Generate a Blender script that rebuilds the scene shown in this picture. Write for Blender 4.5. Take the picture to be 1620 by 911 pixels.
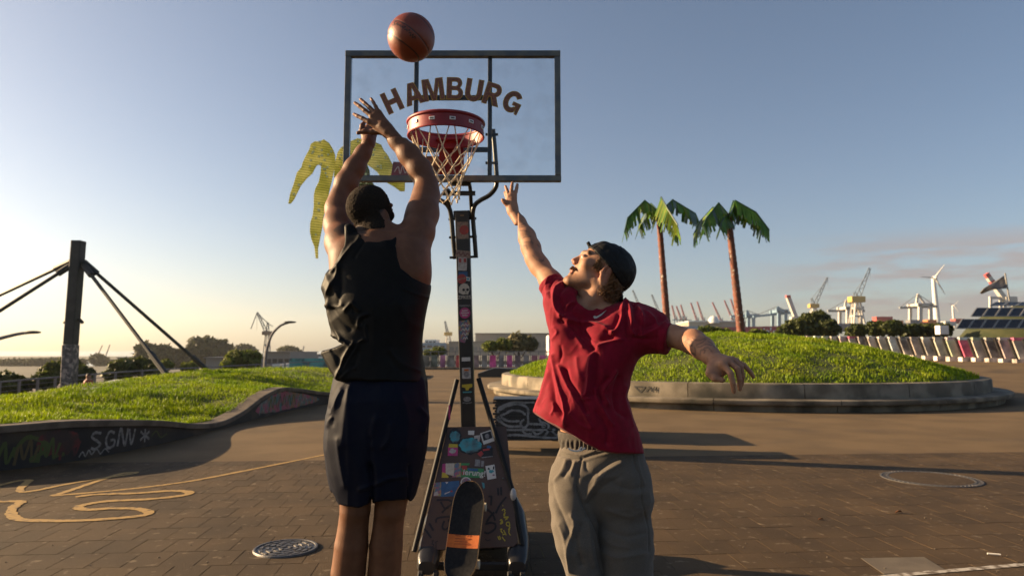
import bpy, bmesh, math, random
import numpy as np
from mathutils import Vector, Matrix, noise as mnoise

random.seed(7); RNG = np.random.default_rng(7)
for _o in list(bpy.data.objects): bpy.data.objects.remove(_o)
SC = bpy.context.scene
COL = SC.collection
R = math.radians

# ---------------------------------------------------------------- camera
CAM_H = 1.42; FPX = 1080.0; HORIZON = 555.0
PITCH = math.atan((HORIZON - 455.5) / FPX)
cam = bpy.data.cameras.new('camera'); cam.lens = 24; cam.sensor_width = 36
cam.clip_start = 0.05; cam.clip_end = 60000
cam.dof.use_dof = True; cam.dof.focus_distance = 2.85; cam.dof.aperture_fstop = 4.0
cam_o = bpy.data.objects.new('camera', cam); COL.objects.link(cam_o)
cam_o.location = (0, 0, CAM_H); cam_o.rotation_euler = (math.pi / 2 + PITCH, 0, 0)
SC.camera = cam_o

# ---------------------------------------------------------------- sky and sun
SUN_EL = R(16.5); SUN_AZ = R(-77)            # azimuth from +Y towards +X
w = bpy.data.worlds.new('World'); SC.world = w; w.use_nodes = True
nt = w.node_tree; N = nt.nodes; L = nt.links
bg = N['Background']
sky = N.new('ShaderNodeTexSky'); sky.sky_type = 'NISHITA'; sky.sun_disc = False
sky.sun_elevation = SUN_EL; sky.sun_rotation = SUN_AZ
sky.air_density = 0.8; sky.dust_density = 1.6; sky.ozone_density = 1.0; sky.altitude = 20
bg.inputs[1].default_value = 0.052
# thin clouds low over the harbour
tc = N.new('ShaderNodeTexCoord'); sep = N.new('ShaderNodeSeparateXYZ'); L.new(tc.outputs['Generated'], sep.inputs[0])
mp = N.new('ShaderNodeMapping'); mp.inputs['Scale'].default_value = (2.2, 2.2, 13.0); mp.inputs['Location'].default_value = (0.35, 0.1, 0.2)
L.new(tc.outputs['Generated'], mp.inputs[0])
cn = N.new('ShaderNodeTexNoise'); cn.inputs['Scale'].default_value = 2.0; cn.inputs['Detail'].default_value = 8; cn.inputs['Roughness'].default_value = 0.55
L.new(mp.outputs[0], cn.inputs[0])
cr = N.new('ShaderNodeMapRange'); cr.interpolation_type = 'SMOOTHSTEP'
cr.inputs[1].default_value = 0.42; cr.inputs[2].default_value = 0.54
L.new(cn.outputs[0], cr.inputs[0])
def wmap(a, b, c, d, src):
    m = N.new('ShaderNodeMapRange'); m.interpolation_type = 'SMOOTHSTEP'
    m.inputs[1].default_value = a; m.inputs[2].default_value = b; m.inputs[3].default_value = c; m.inputs[4].default_value = d
    L.new(src, m.inputs[0]); return m.outputs[0]
def wmul(a, b):
    m = N.new('ShaderNodeMath'); m.operation = 'MULTIPLY'; L.new(a, m.inputs[0]); L.new(b, m.inputs[1]); return m.outputs[0]
cm = wmul(wmul(cr.outputs[0], wmap(0.015, 0.06, 0, 1, sep.outputs[2])), wmul(wmap(0.12, 0.16, 1, 0, sep.outputs[2]), wmap(0.28, 0.50, 0, 1, sep.outputs[0])))
cs = N.new('ShaderNodeMath'); cs.operation = 'MULTIPLY'; cs.inputs[1].default_value = 0.95; L.new(cm, cs.inputs[0])
hs = N.new('ShaderNodeHueSaturation'); hs.inputs['Saturation'].default_value = 0.2; hs.inputs['Value'].default_value = 0.70
L.new(sky.outputs[0], hs.inputs['Color'])
wt = N.new('ShaderNodeMixRGB'); wt.blend_type = 'MULTIPLY'; wt.inputs[0].default_value = 1; wt.inputs[2].default_value = (1.06, 0.96, 0.97, 1)
L.new(hs.outputs[0], wt.inputs[1])
mx = N.new('ShaderNodeMixRGB'); L.new(cs.outputs[0], mx.inputs[0]); L.new(sky.outputs[0], mx.inputs[1]); L.new(wt.outputs[0], mx.inputs[2])
gr = N.new('ShaderNodeHueSaturation'); gr.inputs['Saturation'].default_value = 0.98; L.new(mx.outputs[0], gr.inputs['Color']); L.new(gr.outputs[0], bg.inputs[0])

sun = bpy.data.lights.new('sun', 'SUN'); sun.energy = 5.0; sun.angle = R(0.53); sun.color = (1.0, 0.71, 0.40)
sun_o = bpy.data.objects.new('sun', sun); COL.objects.link(sun_o)
SUN_DIR = Vector((math.sin(SUN_AZ) * math.cos(SUN_EL), math.cos(SUN_AZ) * math.cos(SUN_EL), math.sin(SUN_EL)))
sun_o.rotation_euler = SUN_DIR.to_track_quat('Z', 'Y').to_euler(); sun_o.location = (-20, 10, 15)

SC.view_settings.view_transform = 'Standard'; SC.view_settings.look = 'None'
SC.view_settings.exposure = 1.5; SC.view_settings.gamma = 1.0; SC.view_settings.use_curve_mapping = False
SC.render.engine = 'CYCLES'
cy = SC.cycles
cy.use_denoising = True
try: cy.denoiser = 'OPENIMAGEDENOISE'
except Exception: pass
cy.max_bounces = 8; cy.transparent_max_bounces = 16; cy.caustics_reflective = False; cy.caustics_refractive = False
cy.sample_clamp_indirect = 6.0

# ---------------------------------------------------------------- geometry helpers
CP, SP = math.cos(PITCH), math.sin(PITCH)
def P(px, py, Y):
    """world point seen at photo pixel (px, py) standing at depth Y"""
    xc = (px - 810) / FPX; yc = (455.5 - py) / FPX
    dy = CP - yc * SP; dz = SP + yc * CP
    t = Y / dy
    return np.array([xc * t, Y, CAM_H + dz * t])
def S(n, Y): return n * Y / FPX            # length of n photo pixels at depth Y
def G(px, py, z=0.0):
    """point on the ground plane of height z"""
    xc = (px - 810) / FPX; yc = (455.5 - py) / FPX
    dy = CP - yc * SP; dz = SP + yc * CP
    t = (z - CAM_H) / dz
    return np.array([xc * t, dy * t, z])
def proj(X, Y, Z):
    dz = Z - CAM_H
    fw = Y * CP + dz * SP; up = -Y * SP + dz * CP
    return 810 + FPX * X / fw, 455.5 - FPX * up / fw

def ident(o, label=None, cat=None, group=None, kind=None):
    if label: o['label'] = label
    if cat: o['category'] = cat
    if group: o['group'] = group
    if kind: o['kind'] = kind
    return o
def thing(name, label, cat, loc=(0, 0, 0), group=None):
    o = bpy.data.objects.new(name, None); COL.objects.link(o); o.empty_display_size = 0.1
    o.location = Vector(loc); ident(o, label, cat, group); return o
def origin(o):
    v = Vector(o.location); p = o.parent
    while p is not None: v = v + p.location; p = p.parent
    return v
def link(name, me, mat=None, parent=None, org=None, smooth=False):
    """mesh in world coordinates becomes one object, its origin at its base (or its parent's)"""
    if org is None:
        n = len(me.vertices); co = np.empty(n * 3, np.float32); me.vertices.foreach_get('co', co); co = co.reshape(-1, 3)
        lo = co.min(0); hi = co.max(0); org = Vector(((lo[0] + hi[0]) / 2, (lo[1] + hi[1]) / 2, lo[2]))
    me.transform(Matrix.Translation(-Vector(org)))
    o = bpy.data.objects.new(name, me); COL.objects.link(o)
    if parent is not None: o.parent = parent; o.location = Vector(org) - origin(parent)
    else: o.location = Vector(org)
    if mat is not None and not me.materials: me.materials.append(mat)
    if smooth: me.shade_smooth()
    return o
def copy_tree(o, parent=None, move=None):
    c = o.copy(); COL.objects.link(c)
    if parent is not None: c.parent = parent
    if move is not None: c.location = Vector(move)
    for ch in o.children: copy_tree(ch, c)
    return c

class MB:
    """collects shapes of ONE part"""
    def __init__(s): s.v = []; s.f = []; s.m = []; s.mi = 0
    def add(s, vs, fs):
        b = len(s.v); s.v += [tuple(map(float, q)) for q in vs]; s.f += [tuple(i + b for i in f) for f in fs]; s.m += [s.mi] * len(fs); return s
    def box(s, c, d, rot=None, taper=1.0):
        c = np.array(c, float); d = np.array(d, float) / 2
        vs = []
        for z in (-1, 1):
            for y in (-1, 1):
                for x in (-1, 1):
                    t = taper if z > 0 else 1.0
                    q = np.array([x * d[0] * t, y * d[1] * t, z * d[2]])
                    if rot is not None: q = rot @ q
                    vs.append(c + q)
        return s.add(vs, [(0, 2, 3, 1), (4, 5, 7, 6), (0, 1, 5, 4), (2, 6, 7, 3), (0, 4, 6, 2), (1, 3, 7, 5)])
    def beam(s, a, b, wd, hg, up=(0, 0, 1)):
        a = np.array(a, float); b = np.array(b, float); t = b - a; t /= np.linalg.norm(t)
        u = np.array(up, float); sx = np.cross(t, u); n = np.linalg.norm(sx)
        if n < 1e-4: sx = np.cross(t, (0, 1, 0)); n = np.linalg.norm(sx)
        sx /= n; uz = np.cross(sx, t)
        vs = []
        for p in (a, b):
            for (i, j) in ((-1, -1), (1, -1), (1, 1), (-1, 1)): vs.append(p + sx * i * wd / 2 + uz * j * hg / 2)
        return s.add(vs, [(3, 2, 1, 0), (4, 5, 6, 7), (0, 1, 5, 4), (1, 2, 6, 5), (2, 3, 7, 6), (3, 0, 4, 7)])
    def tube(s, pts, rad, n=8, cap=True, closed=False):
        pts = [np.array(p, float) for p in pts]; m = len(pts)
        if not hasattr(rad, '__len__'): rad = [rad] * m
        vs = []; nrm = None
        for i in range(m):
            if closed: t = pts[(i + 1) % m] - pts[i - 1]
            else: t = pts[min(i + 1, m - 1)] - pts[max(i - 1, 0)]
            t = t / (np.linalg.norm(t) + 1e-12)
            if nrm is None:
                nrm = np.cross(t, (0, 0, 1) if abs(t[2]) < .9 else (0, 1, 0))
            nrm = nrm - t * np.dot(nrm, t); nrm /= np.linalg.norm(nrm) + 1e-12
            bn = np.cross(t, nrm)
            for k in range(n):
                a = 2 * math.pi * k / n
                vs.append(pts[i] + rad[i] * (math.cos(a) * nrm + math.sin(a) * bn))
        fs = []
        for i in range(m if closed else m - 1):
            j = (i + 1) % m
            for k in range(n):
                l = (k + 1) % n
                fs.append((i * n + k, i * n + l, j * n + l, j * n + k))
        if cap and not closed:
            fs.append(tuple(range(n - 1, -1, -1))); fs.append(tuple((m - 1) * n + k for k in range(n)))
        return s.add(vs, fs)
    def lathe(s, prof, c=(0, 0, 0), n=32, a0=0, a1=2 * math.pi, ax=None):
        full = abs(a1 - a0 - 2 * math.pi) < 1e-6
        m = n if full else n + 1; c = np.array(c, float); vs = []
        for k in range(m):
            a = a0 + (a1 - a0) * k / n
            for (r, z) in prof:
                q = np.array([r * math.cos(a), r * math.sin(a), z])
                if ax is not None: q = ax @ q
                vs.append(c + q)
        q = len(prof); fs = []
        for k in range(n):
            l = (k + 1) % m
            for i in range(q - 1): fs.append((k * q + i, l * q + i, l * q + i + 1, k * q + i + 1))
        return s.add(vs, fs)
    def prism(s, poly, z0, z1, fr=None):
        """polygon (2D) extruded; fr = (origin, x axis, y axis, z axis)"""
        n = len(poly)
        def T(x, y, z):
            if fr is None: return (x, y, z)
            return np.array(fr[0]) + x * np.array(fr[1]) + y * np.array(fr[2]) + z * np.array(fr[3])
        vs = [T(x, y, z0) for x, y in poly] + [T(x, y, z1) for x, y in poly]
        fs = [tuple(range(n - 1, -1, -1)), tuple(range(n, 2 * n))] + [(i, (i + 1) % n, n + (i + 1) % n, n + i) for i in range(n)]
        return s.add(vs, fs)
    def sphere(s, c, r, n=12, m=8, sc=(1, 1, 1)):
        vs = []; c = np.array(c, float)
        for j in range(m + 1):
            t = math.pi * j / m
            for k in range(n):
                a = 2 * math.pi * k / n
                vs.append(c + r * np.array([sc[0] * math.sin(t) * math.cos(a), sc[1] * math.sin(t) * math.sin(a), sc[2] * math.cos(t)]))
        fs = []
        for j in range(m):
            for k in range(n):
                l = (k + 1) % n
                fs.append((j * n + k, (j + 1) * n + k, (j + 1) * n + l, j * n + l))
        return s.add(vs, fs)
    def mesh(s, name='m'):
        me = bpy.data.meshes.new(name); me.from_pydata(s.v, [], s.f); me.validate(); me.update(); return me
    def build(s, name, mat=None, parent=None, smooth=False, org=None, bevel=0):
        me = s.mesh(name)
        if isinstance(mat, (list, tuple)):
            for q in mat: me.materials.append(q)
            if len(s.m) == len(me.polygons): me.polygons.foreach_set('material_index', s.m)
            mat = None
        if bevel:
            bm = bmesh.new(); bm.from_mesh(me)
            bmesh.ops.bevel(bm, geom=bm.edges[:], offset=bevel, segments=2, affect='EDGES', profile=.5); bm.to_mesh(me); bm.free()
        o = link(name, me, mat, parent, org, smooth)
        if smooth and smooth != 'all':
            try: me.set_sharp_from_angle(angle=R(38))
            except Exception: pass
        return o

def fastmesh(name, v, quads=None, tris=None):
    me = bpy.data.meshes.new(name)
    v = np.ascontiguousarray(v, np.float32); me.vertices.add(len(v)); me.vertices.foreach_set('co', v.ravel())
    idx = []; st = []; tot = []
    c = 0
    for f in (quads, tris):
        if f is None or len(f) == 0: continue
        f = np.ascontiguousarray(f, np.int32); k = f.shape[1]
        idx.append(f.ravel()); st.append(c + np.arange(len(f)) * k); tot.append(np.full(len(f), k)); c += f.size
    idx = np.concatenate(idx).astype(np.int32); st = np.concatenate(st).astype(np.int32); tot = np.concatenate(tot).astype(np.int32)
    me.loops.add(len(idx)); me.loops.foreach_set('vertex_index', idx)
    me.polygons.add(len(st)); me.polygons.foreach_set('loop_start', st); me.polygons.foreach_set('loop_total', tot)
    me.update(calc_edges=True); me.validate(); me.shade_flat(); return me

def smooth01(t): t = np.clip(t, 0, 1); return t * t * (3 - 2 * t)
def vnoise(p, seed=0):
    """smooth value noise in [-1,1]; p (...,3)"""
    p = np.asarray(p, np.float64); i = np.floor(p).astype(np.int64); f = p - i; f = f * f * f * (f * (f * 6 - 15) + 10)
    def h(ix, iy, iz):
        n = (ix * 374761393 + iy * 668265263 + iz * 2147483647 + seed * 974711) & 0xffffffff
        n = ((n ^ (n >> 13)) * 1274126177) & 0xffffffff
        n = n ^ (n >> 16)
        return (n & 0xffff) / 32767.5 - 1
    r = 0
    for a in (0, 1):
        for b in (0, 1):
            for c in (0, 1):
                wgt = (f[..., 0] if a else 1 - f[..., 0]) * (f[..., 1] if b else 1 - f[..., 1]) * (f[..., 2] if c else 1 - f[..., 2])
                r = r + wgt * h(i[..., 0] + a, i[..., 1] + b, i[..., 2] + c)
    return r
def fbm(p, o=4, seed=0):
    r = 0; a = 1; t = 0; p = np.asarray(p, float)
    for k in range(o): r = r + a * vnoise(p * 2 ** k, seed + k); t += a; a *= .5
    return r / t

# ---------------------------------------------------------------- materials
MATS = {}
def mat(name, c, c2=None, scale=6.0, rough=0.6, metal=0.0, bump=0.0, bscale=60.0, detail=6, spec=0.5, c3=None, scale3=1.5,
        attr=None, island=0.0, trans=0.0, sss=0.0, coat=0.0, stretch=None, lo=0.35, hi=0.65, rvar=0.0, world=False, sheen=0.0, bdist=0.004, lo3=.45, hi3=.7):
    if name in MATS: return MATS[name]
    m = bpy.data.materials.new(name); m.use_nodes = True; MATS[name] = m
    t = m.node_tree; n = t.nodes; l = t.links; b = n['Principled BSDF']
    b.inputs['Roughness'].default_value = rough; b.inputs['Metallic'].default_value = metal
    b.inputs['Specular IOR Level'].default_value = spec
    if coat: b.inputs['Coat Weight'].default_value = coat
    if sheen: b.inputs['Sheen Weight'].default_value = sheen
    if sss:
        b.inputs['Subsurface Weight'].default_value = sss; b.inputs['Subsurface Radius'].default_value = (1.0, .35, .2); b.inputs['Subsurface Scale'].default_value = .012
    def rgba(q): return (*q, 1) if len(q) == 3 else q
    if world: co = n.new('ShaderNodeNewGeometry').outputs['Position']
    else: co = n.new('ShaderNodeTexCoord').outputs['Object']
    if stretch:
        mp = n.new('ShaderNodeMapping'); mp.inputs['Scale'].default_value = stretch; l.new(co, mp.inputs[0]); co = mp.outputs[0]
    col = None
    def noi(s, d=detail):
        q = n.new('ShaderNodeTexNoise'); q.inputs['Scale'].default_value = s; q.inputs['Detail'].default_value = d; l.new(co, q.inputs['Vector']); return q.outputs['Fac']
    def ramp(src, a, bb):
        q = n.new('ShaderNodeMapRange'); q.interpolation_type = 'SMOOTHSTEP'; q.inputs[1].default_value = a; q.inputs[2].default_value = bb; l.new(src, q.inputs[0]); return q.outputs[0]
    def mix(f, a, bb, mode='MIX'):
        q = n.new('ShaderNodeMixRGB'); q.blend_type = mode
        if hasattr(f, 'is_linked'): l.new(f, q.inputs[0])
        else: q.inputs[0].default_value = f
        for k, z in ((1, a), (2, bb)):
            if hasattr(z, 'is_linked'): l.new(z, q.inputs[k])
            else: q.inputs[k].default_value = rgba(z)
        return q.outputs[0]
    base = rgba(c)
    if attr:
        a = n.new('ShaderNodeAttribute'); a.attribute_name = attr; base = a.outputs['Color']
        if c2 is not None: base = mix(ramp(noi(scale), lo, hi), base, mix(1.0, base, c2, 'MULTIPLY'))
    elif c2 is not None: base = mix(ramp(noi(scale), lo, hi), base, c2)
    if c3 is not None: base = mix(ramp(noi(scale3), lo3, hi3), base, c3)
    if island:
        g = n.new('ShaderNodeNewGeometry'); oi = n.new('ShaderNodeObjectInfo')
        ad = n.new('ShaderNodeMath'); ad.operation = 'ADD'; l.new(g.outputs['Random Per Island'], ad.inputs[0]); l.new(oi.outputs['Random'], ad.inputs[1])
        fr = n.new('ShaderNodeMath'); fr.operation = 'FRACT'; l.new(ad.outputs[0], fr.inputs[0])
        hv = n.new('ShaderNodeHueSaturation')
        mr = n.new('ShaderNodeMapRange'); mr.inputs[3].default_value = 1 - island; mr.inputs[4].default_value = 1 + island; l.new(fr.outputs[0], mr.inputs[0])
        l.new(mr.outputs[0], hv.inputs['Value'])
        if hasattr(base, 'is_linked'): l.new(base, hv.inputs['Color'])
        else: hv.inputs['Color'].default_value = base
        base = hv.outputs[0]
    if hasattr(base, 'is_linked'): l.new(base, b.inputs['Base Color'])
    else: b.inputs['Base Color'].default_value = base
    if rvar:
        q = n.new('ShaderNodeMapRange'); q.inputs[3].default_value = max(0, rough - rvar); q.inputs[4].default_value = min(1, rough + rvar); l.new(noi(scale * 2.3), q.inputs[0]); l.new(q.outputs[0], b.inputs['Roughness'])
    if bump:
        bp = n.new('ShaderNodeBump'); bp.inputs['Strength'].default_value = bump; bp.inputs['Distance'].default_value = bdist
        l.new(noi(bscale, 4), bp.inputs['Height']); l.new(bp.outputs[0], b.inputs['Normal'])
    if trans:
        tr = n.new('ShaderNodeBsdfTranslucent'); ms = n.new('ShaderNodeMixShader'); ms.inputs[0].default_value = trans
        if hasattr(base, 'is_linked'): l.new(base, tr.inputs[0])
        else: tr.inputs[0].default_value = base
        l.new(b.outputs[0], ms.inputs[1]); l.new(tr.outputs[0], ms.inputs[2]); l.new(ms.outputs[0], n['Material Output'].inputs[0])
    return m

def font_mesh(txt, size=1.0, bold=0.0, depth=0.0005):
    cu = bpy.data.curves.new('t', 'FONT'); cu.body = txt; cu.size = size; cu.align_x = 'CENTER'; cu.align_y = 'CENTER'
    cu.offset = bold; cu.extrude = depth; cu.resolution_u = 3
    o = bpy.data.objects.new('t', cu); COL.objects.link(o); bpy.context.view_layer.update()
    me = bpy.data.meshes.new_from_object(o.evaluated_get(bpy.context.evaluated_depsgraph_get()))
    bpy.data.objects.remove(o); bpy.data.curves.remove(cu); return me
def frame_matrix(o, x, y, z):
    m = Matrix.Identity(4)
    for k, a in enumerate((x, y, z)):
        for r in range(3): m[r][k] = float(a[r])
    for r in range(3): m[r][3] = float(o[r])
    return m
def lettering(name, txt, fr, size, mt, parent, bold=0.0, wscale=1.0):
    me = font_mesh(txt, size, bold, 0.0006)
    me.transform(Matrix.Diagonal((wscale, 1, 1, 1)))
    me.transform(frame_matrix(*fr)); me.materials.clear(); return link(name, me, mt, parent)
# ================================================================ THE SETTING
M_paver = mat('paver_concrete', (.072, .045, .021), (.048, .030, .014), scale=1.3, rough=.85, bump=1.0, bscale=110, c3=(.135, .10, .062), scale3=11, island=.14, world=True, bdist=.006, detail=12, spec=.25, lo3=.60, hi3=.70)
M_joint = mat('joint_soil_moss', (.030, .022, .013), (.13, .115, .012), scale=1.6, rough=.95, bump=.5, bscale=180, world=True, lo=.50, hi=.68)
M_plaza = mat('plaza_asphalt', (.150, .102, .054), (.115, .078, .041), scale=.8, rough=.9, bump=.9, bscale=60, detail=12, bdist=.008, c3=(.085, .062, .040), scale3=.5, world=True, spec=.2, lo3=.5, hi3=.75)
M_yellow = mat('yellow_paint', (.33, .20, .050), (.085, .055, .026), scale=18, rough=.8, bump=.35, bscale=150, world=True, lo=.50, hi=.72)
M_white_paint = mat('white_road_paint', (.42, .38, .32), (.12, .09, .06), scale=16, rough=.8, bump=.3, bscale=150, world=True, lo=.42, hi=.62)
M_conc = mat('mossy_concrete', (.24, .20, .145), (.11, .09, .062), scale=1.8, rough=.85, bump=.6, bscale=70, c3=(.045, .040, .028), scale3=1.1, world=True)
M_conc2 = mat('worn_concrete_coping', (.15, .115, .08), (.08, .06, .042), scale=4.0, rough=.8, bump=.5, bscale=80, world=True)
M_soil = mat('turf_soil', (.045, .055, .012), (.07, .085, .014), scale=3, rough=.95, bump=.6, bscale=40, world=True)
M_grass = mat('grass_blades', (.135, .220, .004), (.24, .31, .006), scale=1.1, c3=(.27, .25, .02), scale3=.45, lo3=.58, hi3=.8, rough=.55, island=.42, trans=.38, world=True, spec=.25)
M_water = mat('river_water', (.09, .10, .11), rough=.12, bump=.9, bscale=.9, world=True, bdist=.12)
M_terr = mat('terrace_paving', (.10, .08, .06), (.07, .055, .045), scale=2, rough=.9, bump=.4, bscale=50, world=True)

# --- river, terrace, plaza
mb = MB(); mb.add([(-30000, 60, -9), (30000, 60, -9), (30000, 40000, -9), (-30000, 40000, -9), (-30000, -2000, -9), (30000, -2000, -9)], [(0, 1, 2, 3), (4, 5, 1, 0)])
water = mb.build('river', M_water, org=(0, 0, -9)); ident(water, kind='structure')

def ground_z(X, Y): return .80 * smooth01((Y - 23) / 18.0) * smooth01((X - 7.0) / 12.0)
TH = math.atan(.075); UX, UY = math.cos(TH), math.sin(TH)      # paving laid slightly askew
EDGE = 9.28
gx = np.concatenate([np.arange(-13, 60, 1.0)]); gy = np.concatenate([np.arange(0, 58, 1.0)])
vs = []; 
for j in gy:
    for i in gx:
        y0 = EDGE + .075 * i
        Y = y0 + (j / 57.0) ** 1.0 * (64 - y0) if True else j
        vs.append((i, Y, float(ground_z(i, Y))))
q = []
nx = len(gx)
for j in range(len(gy) - 1):
    for i in range(nx - 1): a = j * nx + i; q.append((a, a + 1, a + nx + 1, a + nx))
plaza = link('plaza', fastmesh('plaza', vs, q), M_plaza, smooth=True); ident(plaza, kind='structure')
mb = MB(); mb.box((-24.5, 20, -1.7), (24, 90, 2)); terr = mb.build('terrace_path', M_terr); ident(terr, kind='structure')
mb = MB(); mb.box((23, 27, -5.0), (72.6, 73.6, 9.0)); emb = mb.build('embankment', M_terr); ident(emb, kind='structure')
emb.location.z -= .53

# --- brick paving in the foreground: joints first, then the pavers
mb = MB(); mb.add([(-13, -14, -.0022), (40, -14, -.0022), (40, EDGE + 3.0, -.0022), (-13, EDGE - .975, -.0022)], [(0, 1, 2, 3)])
pavement = mb.build('pavement', M_joint, org=(0, 0, -.0022)); ident(pavement, kind='structure')
PW, PL = .235, .34
def paver_mesh():
    a, b, h, e = PW / 2 - .0020, PL / 2 - .0020, .0, .0009
    v = [(-a, -b, -.02), (a, -b, -.02), (a, b, -.02), (-a, b, -.02), (-a, -b, -e), (a, -b, -e), (a, b, -e), (-a, b, -e),
         (-a + e, -b + e, 0), (a - e, -b + e, 0), (a - e, b - e, 0), (-a + e, b - e, 0)]
    f = [(0, 1, 5, 4), (1, 2, 6, 5), (2, 3, 7, 6), (3, 0, 4, 7), (4, 5, 9, 8), (5, 6, 10, 9), (6, 7, 11, 10), (7, 4, 8, 11), (8, 9, 10, 11)]
    return np.array(v), np.array(f)
pv, pf = paver_mesh()
cells = []
for iu in range(-56, 60):
    for iv in range(6, 28):
        u = (iu + (.5 if iv % 2 else 0)) * PW; v = EDGE * UX - (iv - 5.5) * PL
        if v > EDGE * UX - PL * .5 + .02: continue
        x = u * UX - v * UY; y = u * UY + v * UX
        if y < 2.4 or abs(x) > .95 * y + 2.5: continue
        cells.append((x, y))
cells = np.array(cells)
def in_disc(x, y, c, r): return (x - c[0]) ** 2 + (y - c[1]) ** 2 < r * r
MH1 = G(452, 868); MH2 = G(1472, 757)
keep = np.array([not (in_disc(x, y, MH1, .08) or in_disc(x, y, MH2, .25)) for x, y in cells]); cells = cells[keep]
ang = TH; cs_, sn_ = math.cos(ang), math.sin(ang)
jit = RNG.normal(0, 1, (len(cells), 4))
ppx, ppy = proj(cells[:, 0], cells[:, 1], np.zeros(len(cells)))
vis = (ppx > 5) & (ppx < 1615) & (ppy < 905)
hid = ((ppx > 515) & (ppx < 680)) | ((ppx > 870) & (ppx < 1032))
score = np.where(vis & ~hid, -cells[:, 1], -99.0)
big = np.argsort(-score)[:300]; bigset = np.zeros(len(cells), bool); bigset[big] = True
pme = fastmesh('paver', pv, pf); pme.materials.append(M_paver)
for i in big:
    o = bpy.data.objects.new('paver', pme); COL.objects.link(o); o.parent = pavement
    o.location = (cells[i, 0], cells[i, 1], .0004 * jit[i, 0] + .0022)
    o.rotation_euler = (jit[i, 1] * .0008, jit[i, 2] * .0012, ang + jit[i, 3] * .006)
rest = np.where(~bigset)[0]
V = []; F = []
for k, i in enumerate(rest):
    rz = ang + jit[i, 3] * .008; c_, s_ = math.cos(rz), math.sin(rz)
    q = pv.copy(); x = q[:, 0] * c_ - q[:, 1] * s_; y = q[:, 0] * s_ + q[:, 1] * c_
    z = q[:, 2] +   .0004 * jit[i, 0] + x * jit[i, 2] * .0012 + y * jit[i, 1] * .0008
    V.append(np.stack([x + cells[i, 0], y + cells[i, 1], z], 1)); F.append(pf + k * len(pv))
o = link('paver_field', fastmesh('paver_field', np.concatenate(V), np.concatenate(F)), M_paver, pavement, org=(0, 0, 0)); o['kind'] = 'stuff'

def ribbon(mb, pts, wd, z, taper=False, jitter=0.0, norm=None):
    """flat painted stroke on the ground (norm None) through 3D points"""
    pts = [np.array(p, float) for p in pts]
    fine = []
    for i in range(len(pts) - 1):
        p0 = pts[max(i - 1, 0)]; p1 = pts[i]; p2 = pts[i + 1]; p3 = pts[min(i + 2, len(pts) - 1)]
        for k in range(8):
            t = k / 8
            fine.append(.5 * ((2 * p1) + (-p0 + p2) * t + (2 * p0 - 5 * p1 + 4 * p2 - p3) * t * t + (-p0 + 3 * p1 - 3 * p2 + p3) * t ** 3))
    fine.append(pts[-1]); m = len(fine); vs = []
    nn = np.array((0, 0, 1.0)) if norm is None else np.array(norm, float)
    for i in range(m):
        t = fine[min(i + 1, m - 1)] - fine[max(i - 1, 0)]; t = t / (np.linalg.norm(t) + 1e-9)
        sd = np.cross(nn, t); sd /= np.linalg.norm(sd) + 1e-9
        ww = wd / 2 * (1 + jitter * random.uniform(-1, 1))
        vs += [fine[i] + sd * ww + nn * z, fine[i] - sd * ww + nn * z]
    mb.add(vs, [(2 * i, 2 * i + 1, 2 * i + 3, 2 * i + 2) for i in range(m - 1)])
def c7(x, y): return (x / 2.596, 560 + y / 2.596)
def gline(l): return [G(*c7(x, y)) for x, y in l]
mb = MB()
ribbon(mb, gline([(1500, 378), (1340, 412), (1000, 480), (760, 525), (500, 557), (215, 582)]), .070, .0035, jitter=.2)
ribbon(mb, gline([(215, 583), (300, 556), (420, 515), (500, 491), (570, 485)]), .072, .0041, jitter=.2)
ribbon(mb, gline([(560, 489), (300, 530), (150, 560), (95, 566), (82, 555), (110, 528), (118, 518), (60, 524), (-60, 555)]), .074, .0047, jitter=.2)
ribbon(mb, gline([(310, 587), (400, 577), (560, 572), (700, 562), (770, 566), (770, 577), (700, 588), (600, 597), (440, 605), (345, 620), (322, 632), (360, 640), (450, 635), (560, 636), (612, 652), (560, 667), (340, 684), (130, 684), (65, 675), (45, 650), (60, 625), (85, 607), (20, 606), (-80, 612)]), .084, .0053, jitter=.2)
o = mb.build('painted_line', M_yellow); ident(o, 'curling ochre yellow line painted on the paving in front of the wavy wall', 'marking')
mb = MB(); ribbon(mb, [G(1330, 919), G(1420, 910), G(1500, 903), G(1560, 898), G(1700, 886)], .055, .0036, jitter=.12)
o = mb.build('white_line', M_white_paint); ident(o, 'worn white line painted across the paving at lower corner', 'marking')
M_patch = mat('repair_patch', (.12, .095, .065), (.09, .07, .048), scale=6, rough=.85, bump=.5, bscale=120, world=True)
mb = MB(); mb.prism([tuple(G(*p)[:2]) for p in ((1362, 883), (1462, 881), (1500, 904), (1398, 908))], .001, .0034)
o = mb.build('repair_patch', M_patch); ident(o, 'pale smooth repair patch in the brown paving beside the white line', 'patch')

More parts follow.
